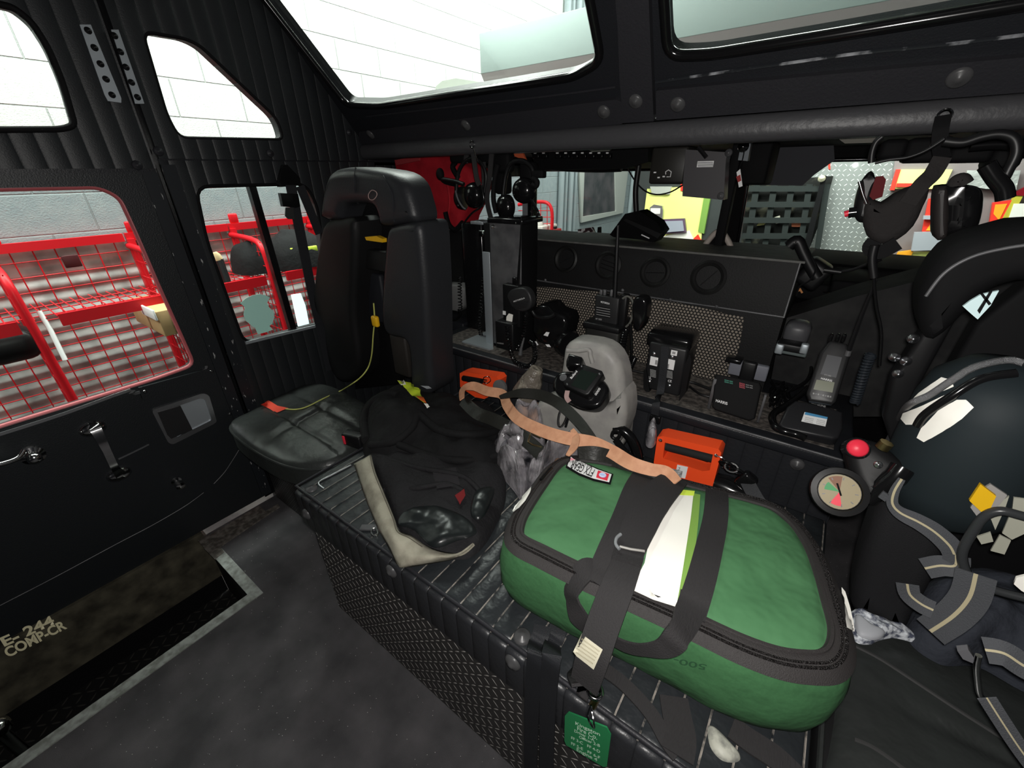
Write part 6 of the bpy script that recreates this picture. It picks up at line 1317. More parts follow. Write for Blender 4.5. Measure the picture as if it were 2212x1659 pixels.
crumple('plastic_bag', 'crumpled clear plastic bag holding a brown item at the corner of the green bag', [(1130, 1040), (1140, 1010), (1170, 975), (1200, 952), (1235, 950), (1262, 972), (1230, 985), (1196, 1000), (1168, 1040), (1150, 1056)], BZ + 0.004, 0.14, 33, zz=0.66)
crumple('plastic_bag', 'clear wrapped pink bundle under the leather strap beside the grey holder', [(1106, 872), (1120, 858), (1150, 862), (1168, 880), (1178, 905), (1176, 930), (1140, 915), (1112, 895)], BZ + 0.004, 0.14, 41, zz=0.68)
crumple('plastic_bag', 'small clear plastic bag hanging at the end of the box light strap', [(1398, 930), (1408, 918), (1416, 930), (1418, 950), (1408, 962), (1396, 955)], BZ + 0.16, 0.05, 51, zz=0.75)
t = thing('wrapped_roll', 'brownish roll wrapped in cellophane standing below the coiled cord', 'roll', U(1150, 840, 'y', 1.12))
obj('roll', tube(B(), [U(1134, 852, 'y', 1.1), U(1148, 825, 'y', 1.11), U(1160, 795, 'y', 1.12)], 0.04, 14, radii=[0.050, 0.042, 0.022]), mat('cellophane_brown', (0.14, 0.12, 0.10), 0.25, col2=(0.30, 0.27, 0.22), cscale=30, clo=0.5, chi=0.7, bump=(60, 0.008)), t)
b1 = U(1145, 885, 'z', 0.64)
tag(obj('pink_bundle', ball(ball(B(), b1, 0.05, (1.1, 0.9, 0.7)), b1 + V((0.05, -0.02, 0)), 0.04), mat('pale_pink_contents', (0.55, 0.38, 0.30), 0.6, col2=(0.25, 0.15, 0.10), cscale=16), None), 'pale pink soft bundle inside the clear wrap below the leather strap', 'bundle')
b1 = U(1205, 1005, 'z', 0.66)
tag(obj('brown_item', ball(B(), b1, 0.014, (1, 1, 1.8)), mat('brown_item', (0.20, 0.12, 0.08), 0.6)), 'small brown item inside the plastic bag at the green bag corner', 'item')
# leather radio strap
ls = thing('leather_strap', 'tan and black leather radio strap looping from the orange light over the green bag', 'strap', U(1150, 920, 'z', 0.7))
FL = V((0, -0.75, 0.65))
def zl(px, z): return [U(a, b, 'z', zz) for (a, b), zz in zip(px, interp(z, len(px)))]
pt_ = zl([(998, 862), (1000, 842), (1022, 834), (1052, 845), (1085, 852), (1096, 876), (1120, 905), (1170, 930), (1222, 946), (1278, 956), (1320, 975), (1362, 1000), (1405, 1014), (1440, 1020), (1462, 1042)], [0.72, 0.735, 0.76, 0.79, 0.80, 0.80])
obj('tan_side', strap(B(), pt_, 0.036, 0.0035, up=FL, widths=[0.02, 0.034, 0.036, 0.036, 0.036, 0.036, 0.036, 0.030, 0.026]), tan, ls)
obj('black_side', strap(B(), zl([(1000, 864), (1030, 892), (1070, 908), (1110, 930), (1145, 958), (1168, 980)], [0.70, 0.70, 0.69]), 0.044, 0.004, up=FL), blackleather, ls)
obj('black_side', strap(B(), zl([(1080, 858), (1120, 850), (1165, 853), (1205, 870), (1240, 900), (1268, 932), (1296, 966), (1330, 985)], [0.80, 0.80, 0.79, 0.78]), 0.034, 0.004, up=FL, widths=[0.012, 0.034, 0.036, 0.034, 0.030, 0.020, 0.012]), blackleather, ls)
obj('black_side', strap(B(), zl([(1250, 985), (1290, 985), (1350, 1004), (1410, 1024), (1470, 1040)], [0.775, 0.785]), 0.05, 0.004, up=FL), blackleather, ls)
kp = zl([(1236, 928), (1244, 945), (1240, 965), (1226, 984)], [0.80, 0.79]); obj('keeper', strap(B(), kp, 0.020, 0.003, up=FL, widths=[0.012, 0.022, 0.022, 0.010]), tan, ls)
obj('buckle', tube(B(), [p for p in zl([(1150, 926), (1143, 945), (1141, 955), (1150, 961), (1170, 966)], [0.73, 0.72])], 0.003, 6), mat('brass', (0.75, 0.62, 0.35), 0.25, 1.0), ls)
obj('buckle_tongue', tube(B(), zl([(1150, 938), (1168, 946)], [0.73, 0.73]), 0.0022, 5), MATS['brass'], ls)

# ------------------------------------------------------------------ hanging gear under the header
t = thing('red_bag', 'red cloth bag with black straps hanging behind the headrest under the header', 'bag', U(925, 420, 'y', 1.62))
rb = obj('bag_body', puffy([(838, 348), (870, 341), (918, 331), (964, 336), (986, 350), (1012, 365), (1024, 400), (1010, 440), (996, 470), (990, 497), (928, 497), (896, 486), (884, 450), (868, 410), (848, 380), (832, 362)], 1.60, 0.14, 0.03, 0, 4), redcloth, t)
for px in ([(950, 380), (962, 392), (985, 398)], [(962, 458), (970, 485), (984, 496), (1000, 480)], [(984, 350), (978, 362), (990, 384)]):
    obj('strap', tube(B(), smoothpts([U(u, v, 'y', 1.57) for u, v in px], 5), 0.012, 6), matte, t)
obj('fold', tube(B(), smoothpts([U(u, v, 'y', 1.595) for u, v in ((968, 400), (972, 430), (970, 470), (978, 494))], 5), 0.008, 6), redcloth, t)
obj('top_band', sheet(B(), [U(u, v, 'y', 1.59) for u, v in ((852, 346), (905, 336), (905, 347), (856, 357))], 0.01, V((0, 1, 0))), mat('washed_red', (0.33, 0.035, 0.04), 0.8), t)
def eyelet(u, v, label):
    t = thing('eye_hook', label, 'hook', U(u, v, 'y', 1.41))
    p = U(u, v, 'y', 1.405)
    obj('eye', tube(B(), [p + V((0.011 * math.cos(k * PI / 8), 0, 0.011 * math.sin(k * PI / 8))) for k in range(16)], 0.0035, 6, True), chrome, t)
    obj('stem', rod(B(), p + V((0, 0.004, -0.008)), p + V((0, 0.03, -0.06)), 0.003), chrome, t)
eyelet(1020, 312, 'chrome eye hook in the padded beam above the left headsets')
eyelet(2040, 250, 'chrome eye hook in the padded beam above the right headsets')
def cup(bm, u, v, y, r, ax, sq=0.6):
    M = fr(U(u, v, 'y', y), V((0, 0, 1)) if abs(V(ax).normalized().z) < 0.9 else V((1, 0, 0)), z=ax)
    return lathe(bm, [(r * 0.75, -r * 0.5), (r, -r * 0.42), (r * 1.02, -r * 0.1), (r * 0.92, r * 0.25), (r * 0.6, r * 0.5), (0.001, r * 0.58)], M, 28)
def tb(px, y, r, n=6): return tube(B(), smoothpts([U(u, v, 'y', y) for u, v in px], n), r, 8)
t = thing('headset', 'black intercom headset hanging in front of the red bag', 'headset', U(1020, 420, 'y', 1.42), 'intercom headsets')
y = 1.42
obj('ear_cup', cup(B(), 1022, 422, y, 0.048, (-0.1, -1, 0.1)), gloss, t)
obj('ear_cup', cup(B(), 996, 428, y + 0.05, 0.046, (-1, -0.4, 0.0)), plastic, t)
obj('headband', tb([(990, 445), (986, 410), (990, 375), (1002, 352), (1020, 342), (1040, 352), (1050, 380), (1046, 415)], y + 0.02, 0.008), plastic, t)
obj('boom', tb([(946, 372), (950, 384), (965, 388), (985, 392), (1002, 398)], y, 0.008), plastic, t)
obj('mic', ball(B(), U(951, 376, 'y', y), 0.017, (1, 1, 1.4)), matte, t)
obj('cord', tb([(1040, 400), (1044, 440), (1020, 460), (1004, 480), (1000, 492)], y - 0.01, 0.004), gloss, t)
obj('hanger_strap', strap(B(), [U(1020, 318, 'y', 1.43), U(1024, 345, 'y', 1.42), U(1030, 385, 'y', 1.41), U(1036, 400, 'y', 1.41)], 0.022, 0.004, up=V((0, -1, 0))), web, t)
obj('side_arc', tb([(984, 412), (990, 432), (1000, 448), (1006, 452)], y - 0.03, 0.004), dullmetal, t)
t = thing('headset', 'black intercom headset with two cups hanging above the metal cabinet', 'headset', U(1115, 420, 'y', 1.42), 'intercom headsets')
obj('ear_cup', cup(B(), 1130, 412, y, 0.045, (0.1, -1, 0.1)), gloss, t)
obj('ear_cup', cup(B(), 1090, 447, y - 0.02, 0.044, (-0.3, -1, -0.1)), gloss, t)
obj('headband', tb([(1132, 436), (1150, 400), (1150, 365), (1130, 348), (1105, 352), (1092, 380), (1086, 430)], y + 0.02, 0.009), plastic, t)
obj('ear_pad', tb([(1150, 385), (1160, 392), (1158, 402), (1150, 398)], y - 0.02, 0.010), matte, t)
obj('mic_block', bpx(1148, 368, 1172, 385, y, 0.03, 0.005), matte, t)
obj('cord', tb([(1146, 430), (1156, 446), (1162, 460), (1156, 476), (1148, 492), (1130, 498), (1126, 500)], y - 0.02, 0.005), gloss, t)
obj('cord_loop', tb([(1150, 446), (1146, 456), (1150, 462), (1154, 454)], y - 0.03, 0.002), gloss, t)
obj('boom', tb([(1076, 355), (1068, 390), (1066, 430), (1072, 460)], y, 0.010), matte, t)
t = thing('headset_clutter', 'tangle of black straps and connectors bunched under the header above the cabinet', 'straps', U(1070, 340, 'y', 1.46))
for a in ((970, 330, 1012, 352), (1030, 328, 1072, 352), (1062, 330, 1098, 372), (1066, 372, 1092, 420), (1120, 350, 1150, 400)): obj('pouch', bpx(*a, 1.47, 0.05, 0.012), matte, t)
for px in ([(1062, 330), (1058, 380), (1052, 430), (1060, 470)], [(1044, 350), (1046, 400), (1040, 445)], [(1008, 330), (1006, 352)]): obj('strap', strap(B(), [U(u, v, 'y', 1.44) for u, v in px], 0.022, 0.004, up=V((0, -1, 0))), web, t)
t = thing('orange_tab', 'dull orange fabric piece hanging under the header by the console', 'fabric', U(1110, 338, 'y', 1.6))
obj('fabric', sheet(B(), [U(u, v, 'y', 1.6) for u, v in ((1088, 329), (1128, 328), (1136, 346), (1128, 344), (1112, 338), (1102, 342), (1094, 350))], 0.01, V((0, 1, 0))), mat('dull_orange', (0.42, 0.08, 0.03), 0.8), t)
obj('ring', tb([(1106, 328), (1107, 336)], 1.59, 0.003), chrome, t)
# right headsets
y = 1.30
t = thing('headset', 'black headset with a red-tipped knob hanging in front of the bright tread plate', 'headset', U(1900, 450, 'y', y), 'intercom headsets')
obj('ear_cup', puffy([(1884, 370), (1862, 392), (1849, 425), (1844, 462), (1856, 482), (1880, 474), (1892, 432), (1893, 395)], y, 0.10, 0.02, 3, 5), plastic, t)
obj('ear_pad', puffy([(1862, 470), (1866, 440), (1884, 430), (1905, 440), (1935, 420), (1985, 400), (2010, 410), (1995, 450), (1975, 490), (1940, 520), (1900, 530), (1872, 510)], y - 0.01, 0.07, 0.02, 2, 4), mat('pad_cloth', (0.016, 0.014, 0.014), 0.85, bump=(60, 0.003)), t)
obj('red_tip', tube(B(), [U(1824, 463, 'y', y - 0.02), U(1834, 460, 'y', y - 0.02)], 0.007, 8), redbtn, t)
obj('knob', tube(B(), [U(1833, 460, 'y', y - 0.02), U(1850, 458, 'y', y - 0.02)], 0.011, 8), gloss, t)
obj('red_felt', sheet(B(), [U(u, v, 'y', y - 0.025) for u, v in ((1892, 382), (1908, 380), (1914, 388), (1906, 425), (1886, 432), (1878, 424))], 0.02, V((0, 1, 0))), mat('deep_red_felt', (0.09, 0.010, 0.012), 0.9), t)
obj('wire', tb([(1856, 392), (1864, 420), (1872, 440)], y - 0.06, 0.003), chrome, t)
obj('yoke', tb([(1882, 352), (1884, 330), (1892, 308), (1905, 296)], y, 0.006), plastic, t)
obj('strap', strap(B(), [U(1960, 440, 'y', y - 0.02), U(1990, 400, 'y', y - 0.02), U(2015, 375, 'y', y - 0.01), U(2035, 340, 'y', y)], 0.030, 0.006, up=V((0, -1, 0))), MATS['pad_cloth'], t)
obj('lower_strap', strap(B(), [U(1890, 520, 'y', y - 0.02), U(1880, 535, 'y', y - 0.02), U(1900, 545, 'y', y - 0.02), U(1940, 525, 'y', y - 0.02)], 0.03, 0.006, up=V((0, -1, 0))), matte, t)
t = thing('headset', 'large round black headset cup hanging at the upper right with a cable', 'headset', U(2070, 450, 'y', 1.2), 'intercom headsets')
y = 1.20
obj('ear_cup', puffy([(2028, 410), (2040, 402), (2080, 400), (2118, 404), (2132, 420), (2130, 460), (2118, 496), (2090, 514), (2040, 518), (2022, 510), (2026, 460)], y, 0.09, 0.035, 3, 6), gloss, t)
obj('ear_cushion', puffy([(2022, 412), (2036, 404), (2050, 412), (2050, 500), (2040, 518), (2022, 516), (2018, 470)], y - 0.012, 0.06, 0.012, 3, 4), mat('cushion_black', (0.018, 0.015, 0.015), 0.5), t)
obj('band_top', tb([(2064, 402), (2066, 392), (2078, 388), (2086, 398)], y + 0.03, 0.012), MATS['pad_cloth'], t)
obj('cable', tb([(2040, 305), (2080, 308), (2120, 296), (2160, 290), (2190, 300), (2196, 330), (2180, 365), (2170, 385)], y, 0.008), plastic, t)
obj('plug', tb([(2131, 356), (2150, 385), (2168, 408), (2172, 430)], y - 0.01, 0.013), gloss, t)
obj('thin_cord', tb([(2040, 300), (2000, 325), (1960, 340), (1920, 345), (1890, 352)], y, 0.003), plastic, t)
obj('side_nut', cup(B(), 2120, 502, y - 0.02, 0.012, (0, -1, 0)), chrome, t)
t = thing('header_gear', 'black radio housings and hanging strap bolted under the header at the upper right', 'housing', U(2000, 320, 'y', 1.5))
for a in ((1900, 300, 1960, 345), (1955, 296, 2060, 352), (2050, 310, 2150, 352), (2140, 318, 2212, 368)): obj('housing', bpx(*a, 1.55, 0.12, 0.012), matte, t)
obj('hook_strap', strap(B(), [U(2038, 250, 'y', 1.39), U(2032, 280, 'y', 1.38), U(2030, 310, 'y', 1.38), U(2036, 345, 'y', 1.36)], 0.026, 0.006, up=V((0, -1, 0))), matte, t)
obj('glint_rail', tb([(2096, 316), (2150, 312), (2205, 314)], 1.50, 0.012), gloss, t)
t = thing('header_vent', 'pale trapezoid vent plate in the roof edge above the right windshield', 'vent', U(1860, 300, 'y', 1.7))
obj('vent_plate', sheet(B(), [U(u, v, 'y', 1.62) for u, v in ((1800, 292), (1925, 285), (1890, 308), (1825, 310))], 0.01, V((0, 1, 0))), mat('vent_taupe', (0.09, 0.085, 0.07), 0.6), t)
t = thing('long_cable', 'thin black cable and rod running down from the right headsets to the cradle', 'cable', U(1900, 600, 'y', 1.2))
obj('cable', tb([(1892, 560), (1888, 600), (1893, 660), (1904, 720), (1900, 790)], 1.2, 0.003), gloss, t)
obj('cable', tb([(1890, 530), (1884, 560), (1888, 600)], 1.2, 0.008), plastic, t)
obj('coil', tube(B(), coil([U(1882, 765, 'y', 1.25), U(1868, 800, 'y', 1.25), U(1856, 840, 'y', 1.25), U(1846, 870, 'y', 1.25)], 0.010, 20), 0.0028, 5), mat('bluish_coil', (0.018, 0.022, 0.028), 0.4), t)

# ------------------------------------------------------------------ right seat and breathing set
rs = thing('jump_seat', 'black leather jump seat on the right with stitched seams and a tall dark back', 'seat', (0.55, 0.8, 0.0), 'jump seats')
def rcr(x, y):
    d = 0
    for q in (abs(y - 0.765), abs(y - 0.60)): d -= 0.009 * math.exp(-(q / 0.012) ** 2)
    return d
rc_ = obj('seat_cushion', heap(B(), [(0.24, 0.42), (0.50, 0.40), (0.84, 0.42), (0.85, 0.70), (0.85, 0.96), (0.5, 0.98), (0.25, 0.96), (0.235, 0.7)], 0.50, 0.05, rings=34, pw=0.3, amp=0.003, fr_=4, seed=4, res=10, zf=rcr), leather, rs)
trc = tree(rc_)
for px in ([(1842, 1394), (1900, 1424), (1980, 1476), (2080, 1542), (2212, 1625)], [(1846, 1598), (1880, 1612), (1920, 1638), (1960, 1668)]):
    obj('seam', tube(B(), smoothpts([hit(u, v, trc, 0.001, 0.55)[0] for u, v in px], 6), 0.0035, 6), mat('seam_leather', (0.045, 0.045, 0.045), 0.4), rc_)
obj('cushion_side', bb(0.215, 0.86, 0.41, 0.96, 0.40, 0.515, 0.02, 3), bolster_shaded, rs)
obj('piping', tube(B(), [V((0.222, 0.43, 0.515)), V((0.222, 0.7, 0.517)), V((0.222, 0.95, 0.515))], 0.005, 6), leather, rs)
obj('seat_pedestal', bb(0.30, 0.84, 0.45, 0.95, 0.0, 0.40, 0.02), matte, rs)
obj('left_bolster', puffy([(1836, 1310), (1850, 1240), (1876, 1160), (1900, 1090), (1930, 1040), (1990, 1040), (2060, 1080), (2050, 1180), (2010, 1280), (1975, 1340), (1950, 1378), (1900, 1350), (1850, 1330)], 0.93, 0.10, 0.03, 2, 5), mat('bolster_charcoal', (0.012, 0.012, 0.0135), 0.65, bump=(500, 0.0008)), rs)
obj('headrest', puffy([(1985, 655), (2000, 605), (2045, 545), (2120, 508), (2300, 480), (2320, 600), (2200, 612), (2130, 640), (2070, 700), (2020, 740), (1990, 720)], 1.06, 0.12, 0.03, 2, 5), matte, rs)
obj('headrest_seam', tb([(2000, 640), (2040, 590), (2100, 555), (2180, 535), (2260, 525)], 1.055, 0.003), dullmetal, rs)
obj('back_frame', puffy([(1905, 900), (1925, 820), (1985, 730), (2060, 640), (2090, 650), (2040, 740), (1990, 830), (1960, 930), (1930, 980)], 1.12, 0.05, 0.01, 0, 3), plastic, rs)
for u, v in ((2005, 693), (1972, 731), (1932, 771), (1957, 780), (1940, 807)): obj('bolt', stud(B(), U(u, v, 'y', 1.118), (0, -1, 0.1), 0.010, 0.008), steel, rs)
obj('back_shell', puffy([(2040, 820), (2110, 700), (2212, 620), (2320, 600), (2380, 900), (2300, 1300), (2000, 1320), (1960, 1200)], 1.15, 0.05, 0.01, 0, 3), matte, rs)
air = thing('air_cylinder', 'dark breathing-air cylinder with white reflective bands strapped in the right seat', 'air cylinder', (0.33, 0.95, 0.6))
YC = 0.98
xl = U(1915, 990, 'y', YC).x; zt = U(2110, 765, 'y', YC).z; zb_ = U(1925, 1060, 'y', YC).z
RC = 0.105; cxm = xl + RC * 0.95
Mc = Matrix.Translation((cxm, YC, zb_)); Hc = zt - zb_
cyl = obj('cylinder', lathe(B(), [(0.03, -0.04), (0.05, -0.02), (0.085, 0.01), (RC, 0.06), (RC, Hc - 0.09), (RC * 0.9, Hc - 0.045), (RC * 0.6, Hc - 0.012), (0.001, Hc)], Mc, 40), mat('cylinder_teal_black', (0.014, 0.020, 0.023), 0.62, spec=0.2), air)
TC_ = tree(cyl)
for px in ([(1968, 872), (1990, 850), (2036, 818), (2058, 824), (2062, 838), (2000, 862)], [(1951, 906), (1956, 894), (2000, 876), (2048, 853), (2030, 874), (2000, 900), (1980, 918), (1962, 918)], [(1985, 946), (1995, 925), (2030, 888), (2070, 864), (2090, 864), (2106, 880), (2080, 905), (2040, 932), (2000, 955)]):
    drape('reflective_band', px, TC_, reflect, air, 0.004, 4, 0.9)
air2 = obj('braided_hose', tube(B(), smoothpts([hit(u, v, TC_, 0.010, 0.9)[0] for u, v in ((1912, 968), (1935, 920), (1975, 880), (2020, 856), (2062, 830), (2110, 802), (2170, 790), (2205, 796))], 8), 0.006, 8), mat('braided_steel', (0.25, 0.25, 0.26), 0.35, 0.8, bump=(900, 0.002)), air)
obj('hose', tube(B(), smoothpts([hit(u, v, TC_, 0.008, 0.9)[0] for u, v in ((1992, 920), (2010, 895), (2060, 860), (2120, 825), (2190, 815))], 8), 0.007, 8), gloss, air)
obj('hose_fitting', tube(B(), [U(1905, 968, 'y', 0.90), U(1916, 956, 'y', 0.90)], 0.011, 8), MATS['brass_swivel'], air)
ga = thing('pressure_gauge', 'round air pressure gauge and black valve with a red button beside the right seat', 'gauge', U(1830, 1040, 'y', 0.88))
NG = (CAM - U(1815, 1060, 'y', 0.88)).normalized(); NG = (NG + V((0.05, 0.1, -0.05))).normalized()
G0 = U(1812, 1062, 'y', 0.88); MG = fr(G0, (1, 0, 0), z=NG)
obj('gauge_housing', lathe(B(), [(0.036, -0.035), (0.046, -0.025), (0.048, 0.0), (0.046, 0.010), (0.036, 0.012), (0.034, 0.006), (0.001, 0.006)], MG, 32), plastic, ga)
gf = obj('gauge_face', lathe(B(), [(0.033, 0.004), (0.033, 0.0075), (0.0005, 0.008)], MG, 32), mat('gauge_cream', (0.30, 0.25, 0.15), 0.5), ga)
def wedge(a0, a1, r, z, m, nm):
    bm = B(); c = bm.verts.new(MG @ V((0, 0, z))); ps = [bm.verts.new(MG @ V((r * math.cos(math.radians(a0 + (a1 - a0) * k / 8)), r * math.sin(math.radians(a0 + (a1 - a0) * k / 8)), z))) for k in range(9)]
    for k in range(8): bm.faces.new((c, ps[k], ps[k + 1]))
    obj(nm, bm, m, gf)
wedge(250, 290, 0.027, 0.0092, redbtn, 'red_zone'); wedge(150, 190, 0.024, 0.0092, mat('gauge_green', (0.05, 0.28, 0.10), 0.5), 'green_zone')
wedge(95, 140, 0.030, 0.0088, mat('gauge_rust', (0.22, 0.11, 0.07), 0.6), 'rust_zone')
obj('needle', box(B(), MG @ V((-0.002, 0.004, 0.0105)), (0.003, 0.024, 0.001), MG.to_3x3() @ Matrix.Rotation(0.5, 3, 'Z')), matte, gf)
for k in range(9):
    a = math.radians(-70 + k * 40); obj('tick', box(B(), MG @ V((0.026 * math.cos(a), 0.026 * math.sin(a), 0.0098)), (0.005, 0.0015, 0.0008), MG.to_3x3() @ Matrix.Rotation(a, 3, 'Z')), dullmetal, gf)
pan('valve_body', [(1824, 975), (1836, 955), (1870, 948), (1905, 958), (1940, 985), (1962, 1005), (1958, 1030), (1930, 1056), (1890, 1080), (1862, 1070), (1838, 1030)], G0 + NG * 0.004, NG, 0.06, mat('valve_black', (0.007, 0.007, 0.0075), 0.5, spec=0.2), ga, 0.022, 3)
bp_ = UP(1853, 968, G0 + NG * 0.01, NG)
obj('red_button', lathe(B(), [(0.016, -0.03), (0.017, 0.0), (0.014, 0.004), (0.001, 0.006)], fr(bp_ + NG * 0.004, (1, 0, 0), z=NG), 20), redbtn, ga)
obj('button_collar', lathe(B(), [(0.020, -0.05), (0.021, -0.004), (0.017, -0.002)], fr(bp_, (1, 0, 0), z=NG), 20), gloss, ga)
obj('screw', stud(B(), UP(1897, 1004, G0 + NG * 0.02, NG), NG, 0.007, 0.005), steel, ga)
obj('lower_hose', tube(B(), [U(1872, 1075, 'y', 0.90), U(1900, 1055, 'y', 0.90), U(1935, 1030, 'y', 0.90), U(1950, 1010, 'y', 0.91)], 0.018, 10), gloss, ga)
st = thing('pack_strap', 'grey webbing strap with a gold centre stripe looping below the pressure gauge', 'strap', U(2000, 1150, 'y', 0.86), 'grey gold-striped straps')
def gstrap(px, wd, y, par, st_w=0.0035, widths=None):
    P = [U(a, b, 'y', y) for a, b in px]; nn = (CAM - P[len(P) // 2]).normalized()
    obj('webbing', strap(B(), P, wd, 0.002, up=nn, widths=widths), greytex, par)
    obj('gold_stripe', strap(B(), [p + nn * 0.0018 for p in P], st_w, 0.001, up=nn), goldstripe, par)
gstrap([(1948, 1035), (1932, 1062), (1928, 1088), (1945, 1108), (1985, 1128), (2020, 1150), (2052, 1180), (2064, 1205)], 0.030, 0.86, st, widths=[0.010, 0.014, 0.018, 0.026, 0.030, 0.032, 0.030])
gstrap([(2066, 1200), (2062, 1222), (2030, 1222), (1998, 1228)], 0.034, 0.855, st)
obj('tab', sheet(B(), [U(u, v, 'y', 0.855) for u, v in ((1897, 1074), (1908, 1062), (1920, 1070), (1912, 1084))], 0.004, V((0, 1, 0))), greytex, st)
st = thing('pack_strap', 'broad grey webbing with a gold stripe curling over the right seat edge', 'strap', U(2050, 1300, 'y', 0.84), 'grey gold-striped straps')
gstrap([(1960, 1262), (1966, 1285), (1990, 1305), (2016, 1318)], 0.030, 0.80, st)
gstrap([(2108, 1240), (2094, 1290), (2060, 1330), (2010, 1364)], 0.045, 0.795, st, 0.005)
st = thing('pack_strap', 'grey strap with a gold stripe and chrome hook trailing over the right cushion', 'strap', U(2150, 1430, 'y', 0.80), 'grey gold-striped straps')
gstrap([(2128, 1404), (2170, 1412), (2215, 1440), (2280, 1470)], 0.035, 0.72, st)
gstrap([(2132, 1508), (2165, 1560), (2205, 1620), (2250, 1680)], 0.020, 0.62, st, 0.002)
obj('hook', tube(B(), smoothpts([U(u, v, 'y', 0.70) for u, v in ((2114, 1416), (2110, 1440), (2112, 1470), (2117, 1500), (2130, 1515))], 5), 0.004, 8), chrome, st)
obj('clip', sheet(B(), [U(u, v, 'y', 0.71) for u, v in ((2068, 1406), (2092, 1404), (2106, 1424), (2104, 1434), (2080, 1424))], 0.01, V((0, 1, 0))), mat('clip_grey', (0.12, 0.12, 0.13), 0.4), st)
nv = thing('turnout_coat', 'dark navy turnout coat bunched on the right seat behind the straps', 'coat', (0.5, 0.9, 0.56))
w_ = [U(u, v, 'z', 0.62) for u, v in ((1985, 1330), (2010, 1240), (2100, 1215), (2300, 1290), (2360, 1420), (2280, 1460), (2150, 1400), (2060, 1392))]
obj('cloth', heap(B(), [(p.x, p.y) for p in w_], 0.555, 0.12, rings=24, amp=0.03, fr_=12, seed=13, res=8), navy, nv)
t = thing('towel', 'speckled white and blue crumpled towel tucked between green bag and right seat', 'towel', U(1900, 1350, 'z', 0.56))
def toweln(N, b):
    n = N.ramp(N.noise(70, 4), 0.42, 0.6); N.link(N.mix(n, (0.08, 0.09, 0.13), (0.75, 0.78, 0.82)), b.inputs['Base Color'])
w_ = [U(u, v, 'z', 0.58) for u, v in ((1842, 1312), (1870, 1318), (1925, 1332), (1960, 1345), (1992, 1376), (1940, 1366), (1905, 1372), (1885, 1380), (1852, 1370))]
obj('cloth', heap(B(), [(p.x, p.y) for p in w_], 0.56, 0.03, rings=12, amp=0.008, fr_=30, seed=5, res=6), mat('towel_speckle', (0.5, 0.5, 0.5), 0.8, build=toweln), t)
fold('smooth_patch', [(1850, 1325), (1880, 1345), (1912, 1362), (1905, 1376), (1880, 1378), (1854, 1364)], 0.592, 0.012, mat('towel_grey', (0.42, 0.43, 0.46), 0.5), 3, 0.002, 10, t)
t = thing('yellow_tag', 'square yellow plastic tag hanging in front of striped papers at the right frame edge', 'tag', U(2125, 1080, 'y', 0.95))
obj('tag_plate', sheet(B(), [U(u, v, 'y', 0.845) for u, v in ((2094, 1082), (2118, 1046), (2152, 1072), (2140, 1098), (2124, 1110))], 0.006, V((0, 1, 0))), mat('amber_plate', (0.72, 0.42, 0.01), 0.5), t)
obj('back_card', sheet(B(), [U(u, v, 'y', 0.855) for u, v in ((2096, 1096), (2112, 1118), (2160, 1090), (2176, 1070), (2140, 1046), (2130, 1052))], 0.004, V((0, 1, 0))), mat('card_grey', (0.28, 0.27, 0.26), 0.6), t)
t = thing('striped_papers', 'off-white papers crossed by a dark bar at the right frame edge', 'papers', U(2170, 1130, 'y', 1.0))
for q in ([(2140, 1120), (2165, 1112), (2150, 1145)], [(2150, 1090), (2180, 1072), (2168, 1108), (2155, 1108)], [(2190, 1075), (2230, 1080), (2230, 1110), (2186, 1108)], [(2182, 1112), (2230, 1118), (2220, 1150), (2186, 1166), (2165, 1152)], [(2160, 1156), (2184, 1168), (2170, 1198), (2140, 1190)], [(2110, 1160), (2140, 1150), (2146, 1170), (2120, 1176)]):
    obj('paper', sheet(B(), [U(u, v, 'y', 0.87) for u, v in q], 0.003, V((0, 1, 0))), mat('aged_paper', (0.34, 0.34, 0.28), 0.7), t)
t = thing('rubber_loop', 'black rubber hose loop hanging over the seat at the right frame edge', 'hose', U(2100, 1180, 'y', 0.86))
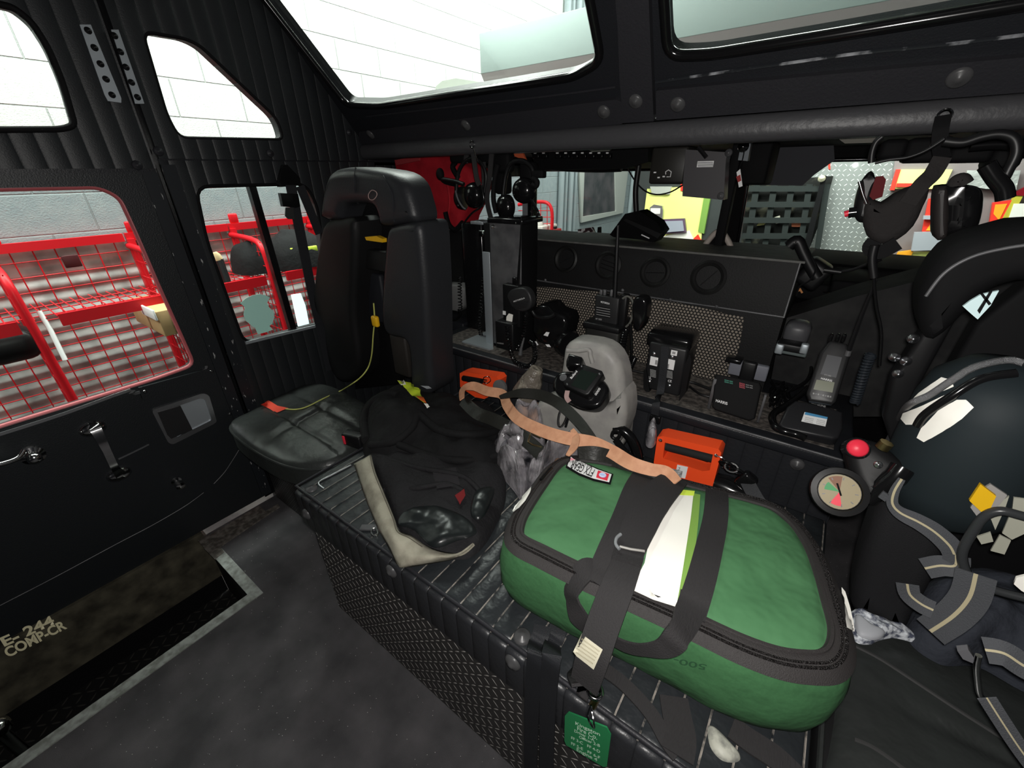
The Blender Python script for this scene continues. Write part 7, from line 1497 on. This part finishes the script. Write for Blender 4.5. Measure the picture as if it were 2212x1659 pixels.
obj('hose', tb([(2260, 1130), (2200, 1112), (2160, 1104), (2126, 1116), (2100, 1150), (2080, 1190), (2082, 1222), (2100, 1250), (2150, 1275), (2250, 1300)], 0.84, 0.007), mat('hose_satin', (0.03, 0.032, 0.034), 0.3), t)
t = thing('white_reflector', 'small white reflective patch on the coat at the right frame edge', 'reflector', U(2205, 1260, 'y', 0.8))
obj('patch', sheet(B(), [U(u, v, 'y', 0.80) for u, v in ((2190, 1262), (2196, 1248), (2230, 1240), (2230, 1290), (2206, 1276))], 0.004, V((0, 1, 0))), reflect, t)
t = thing('white_latch', 'worn off-white plastic latch half under the green bag near the frame bottom', 'latch', U(1560, 1600, 'z', BZ))
obj('shell', heap(B(), [(p.x, p.y) for p in [U(u, v, 'z', BZ + 0.005) for u, v in ((1530, 1568), (1545, 1570), (1575, 1600), (1600, 1630), (1592, 1644), (1560, 1640), (1535, 1610))]], BZ + 0.001, 0.012, rings=10, amp=0.001, res=5), mat('latch_ivory', (0.42, 0.42, 0.36), 0.5, col2=(0.2, 0.2, 0.18), cscale=60), t)
obj('strap', strap(B(), [U(1580, 1570, 'z', BZ + 0.008), U(1620, 1600, 'z', BZ + 0.008), U(1680, 1640, 'z', BZ + 0.008), U(1740, 1700, 'z', BZ + 0.004)], 0.04, 0.004), web, t)
t = thing('outside_glimpse', 'pale cyan sheet with black bars standing for the bright outside below the right headrest', 'pouch', U(2125, 655, 'y', 1.7))  # pale sheet added in place of the bright view outside
obj('pouch', sheet(B(), [U(u, v, 'y', 1.0) for u, v in ((2080, 662), (2096, 650), (2120, 636), (2158, 628), (2140, 660), (2112, 690), (2100, 680))], 0.006, V((0, 1, 0))), mat('glimpse_cyan', (0.62, 0.80, 0.82), 0.4), t)
for q in ([(2118, 636), (2124, 634), (2142, 656), (2136, 660)], [(2112, 672), (2140, 628), (2144, 630), (2116, 678)]): obj('bar', sheet(B(), [U(u, v, 'y', 0.996) for u, v in q], 0.004, V((0, 1, 0))), matte, t)
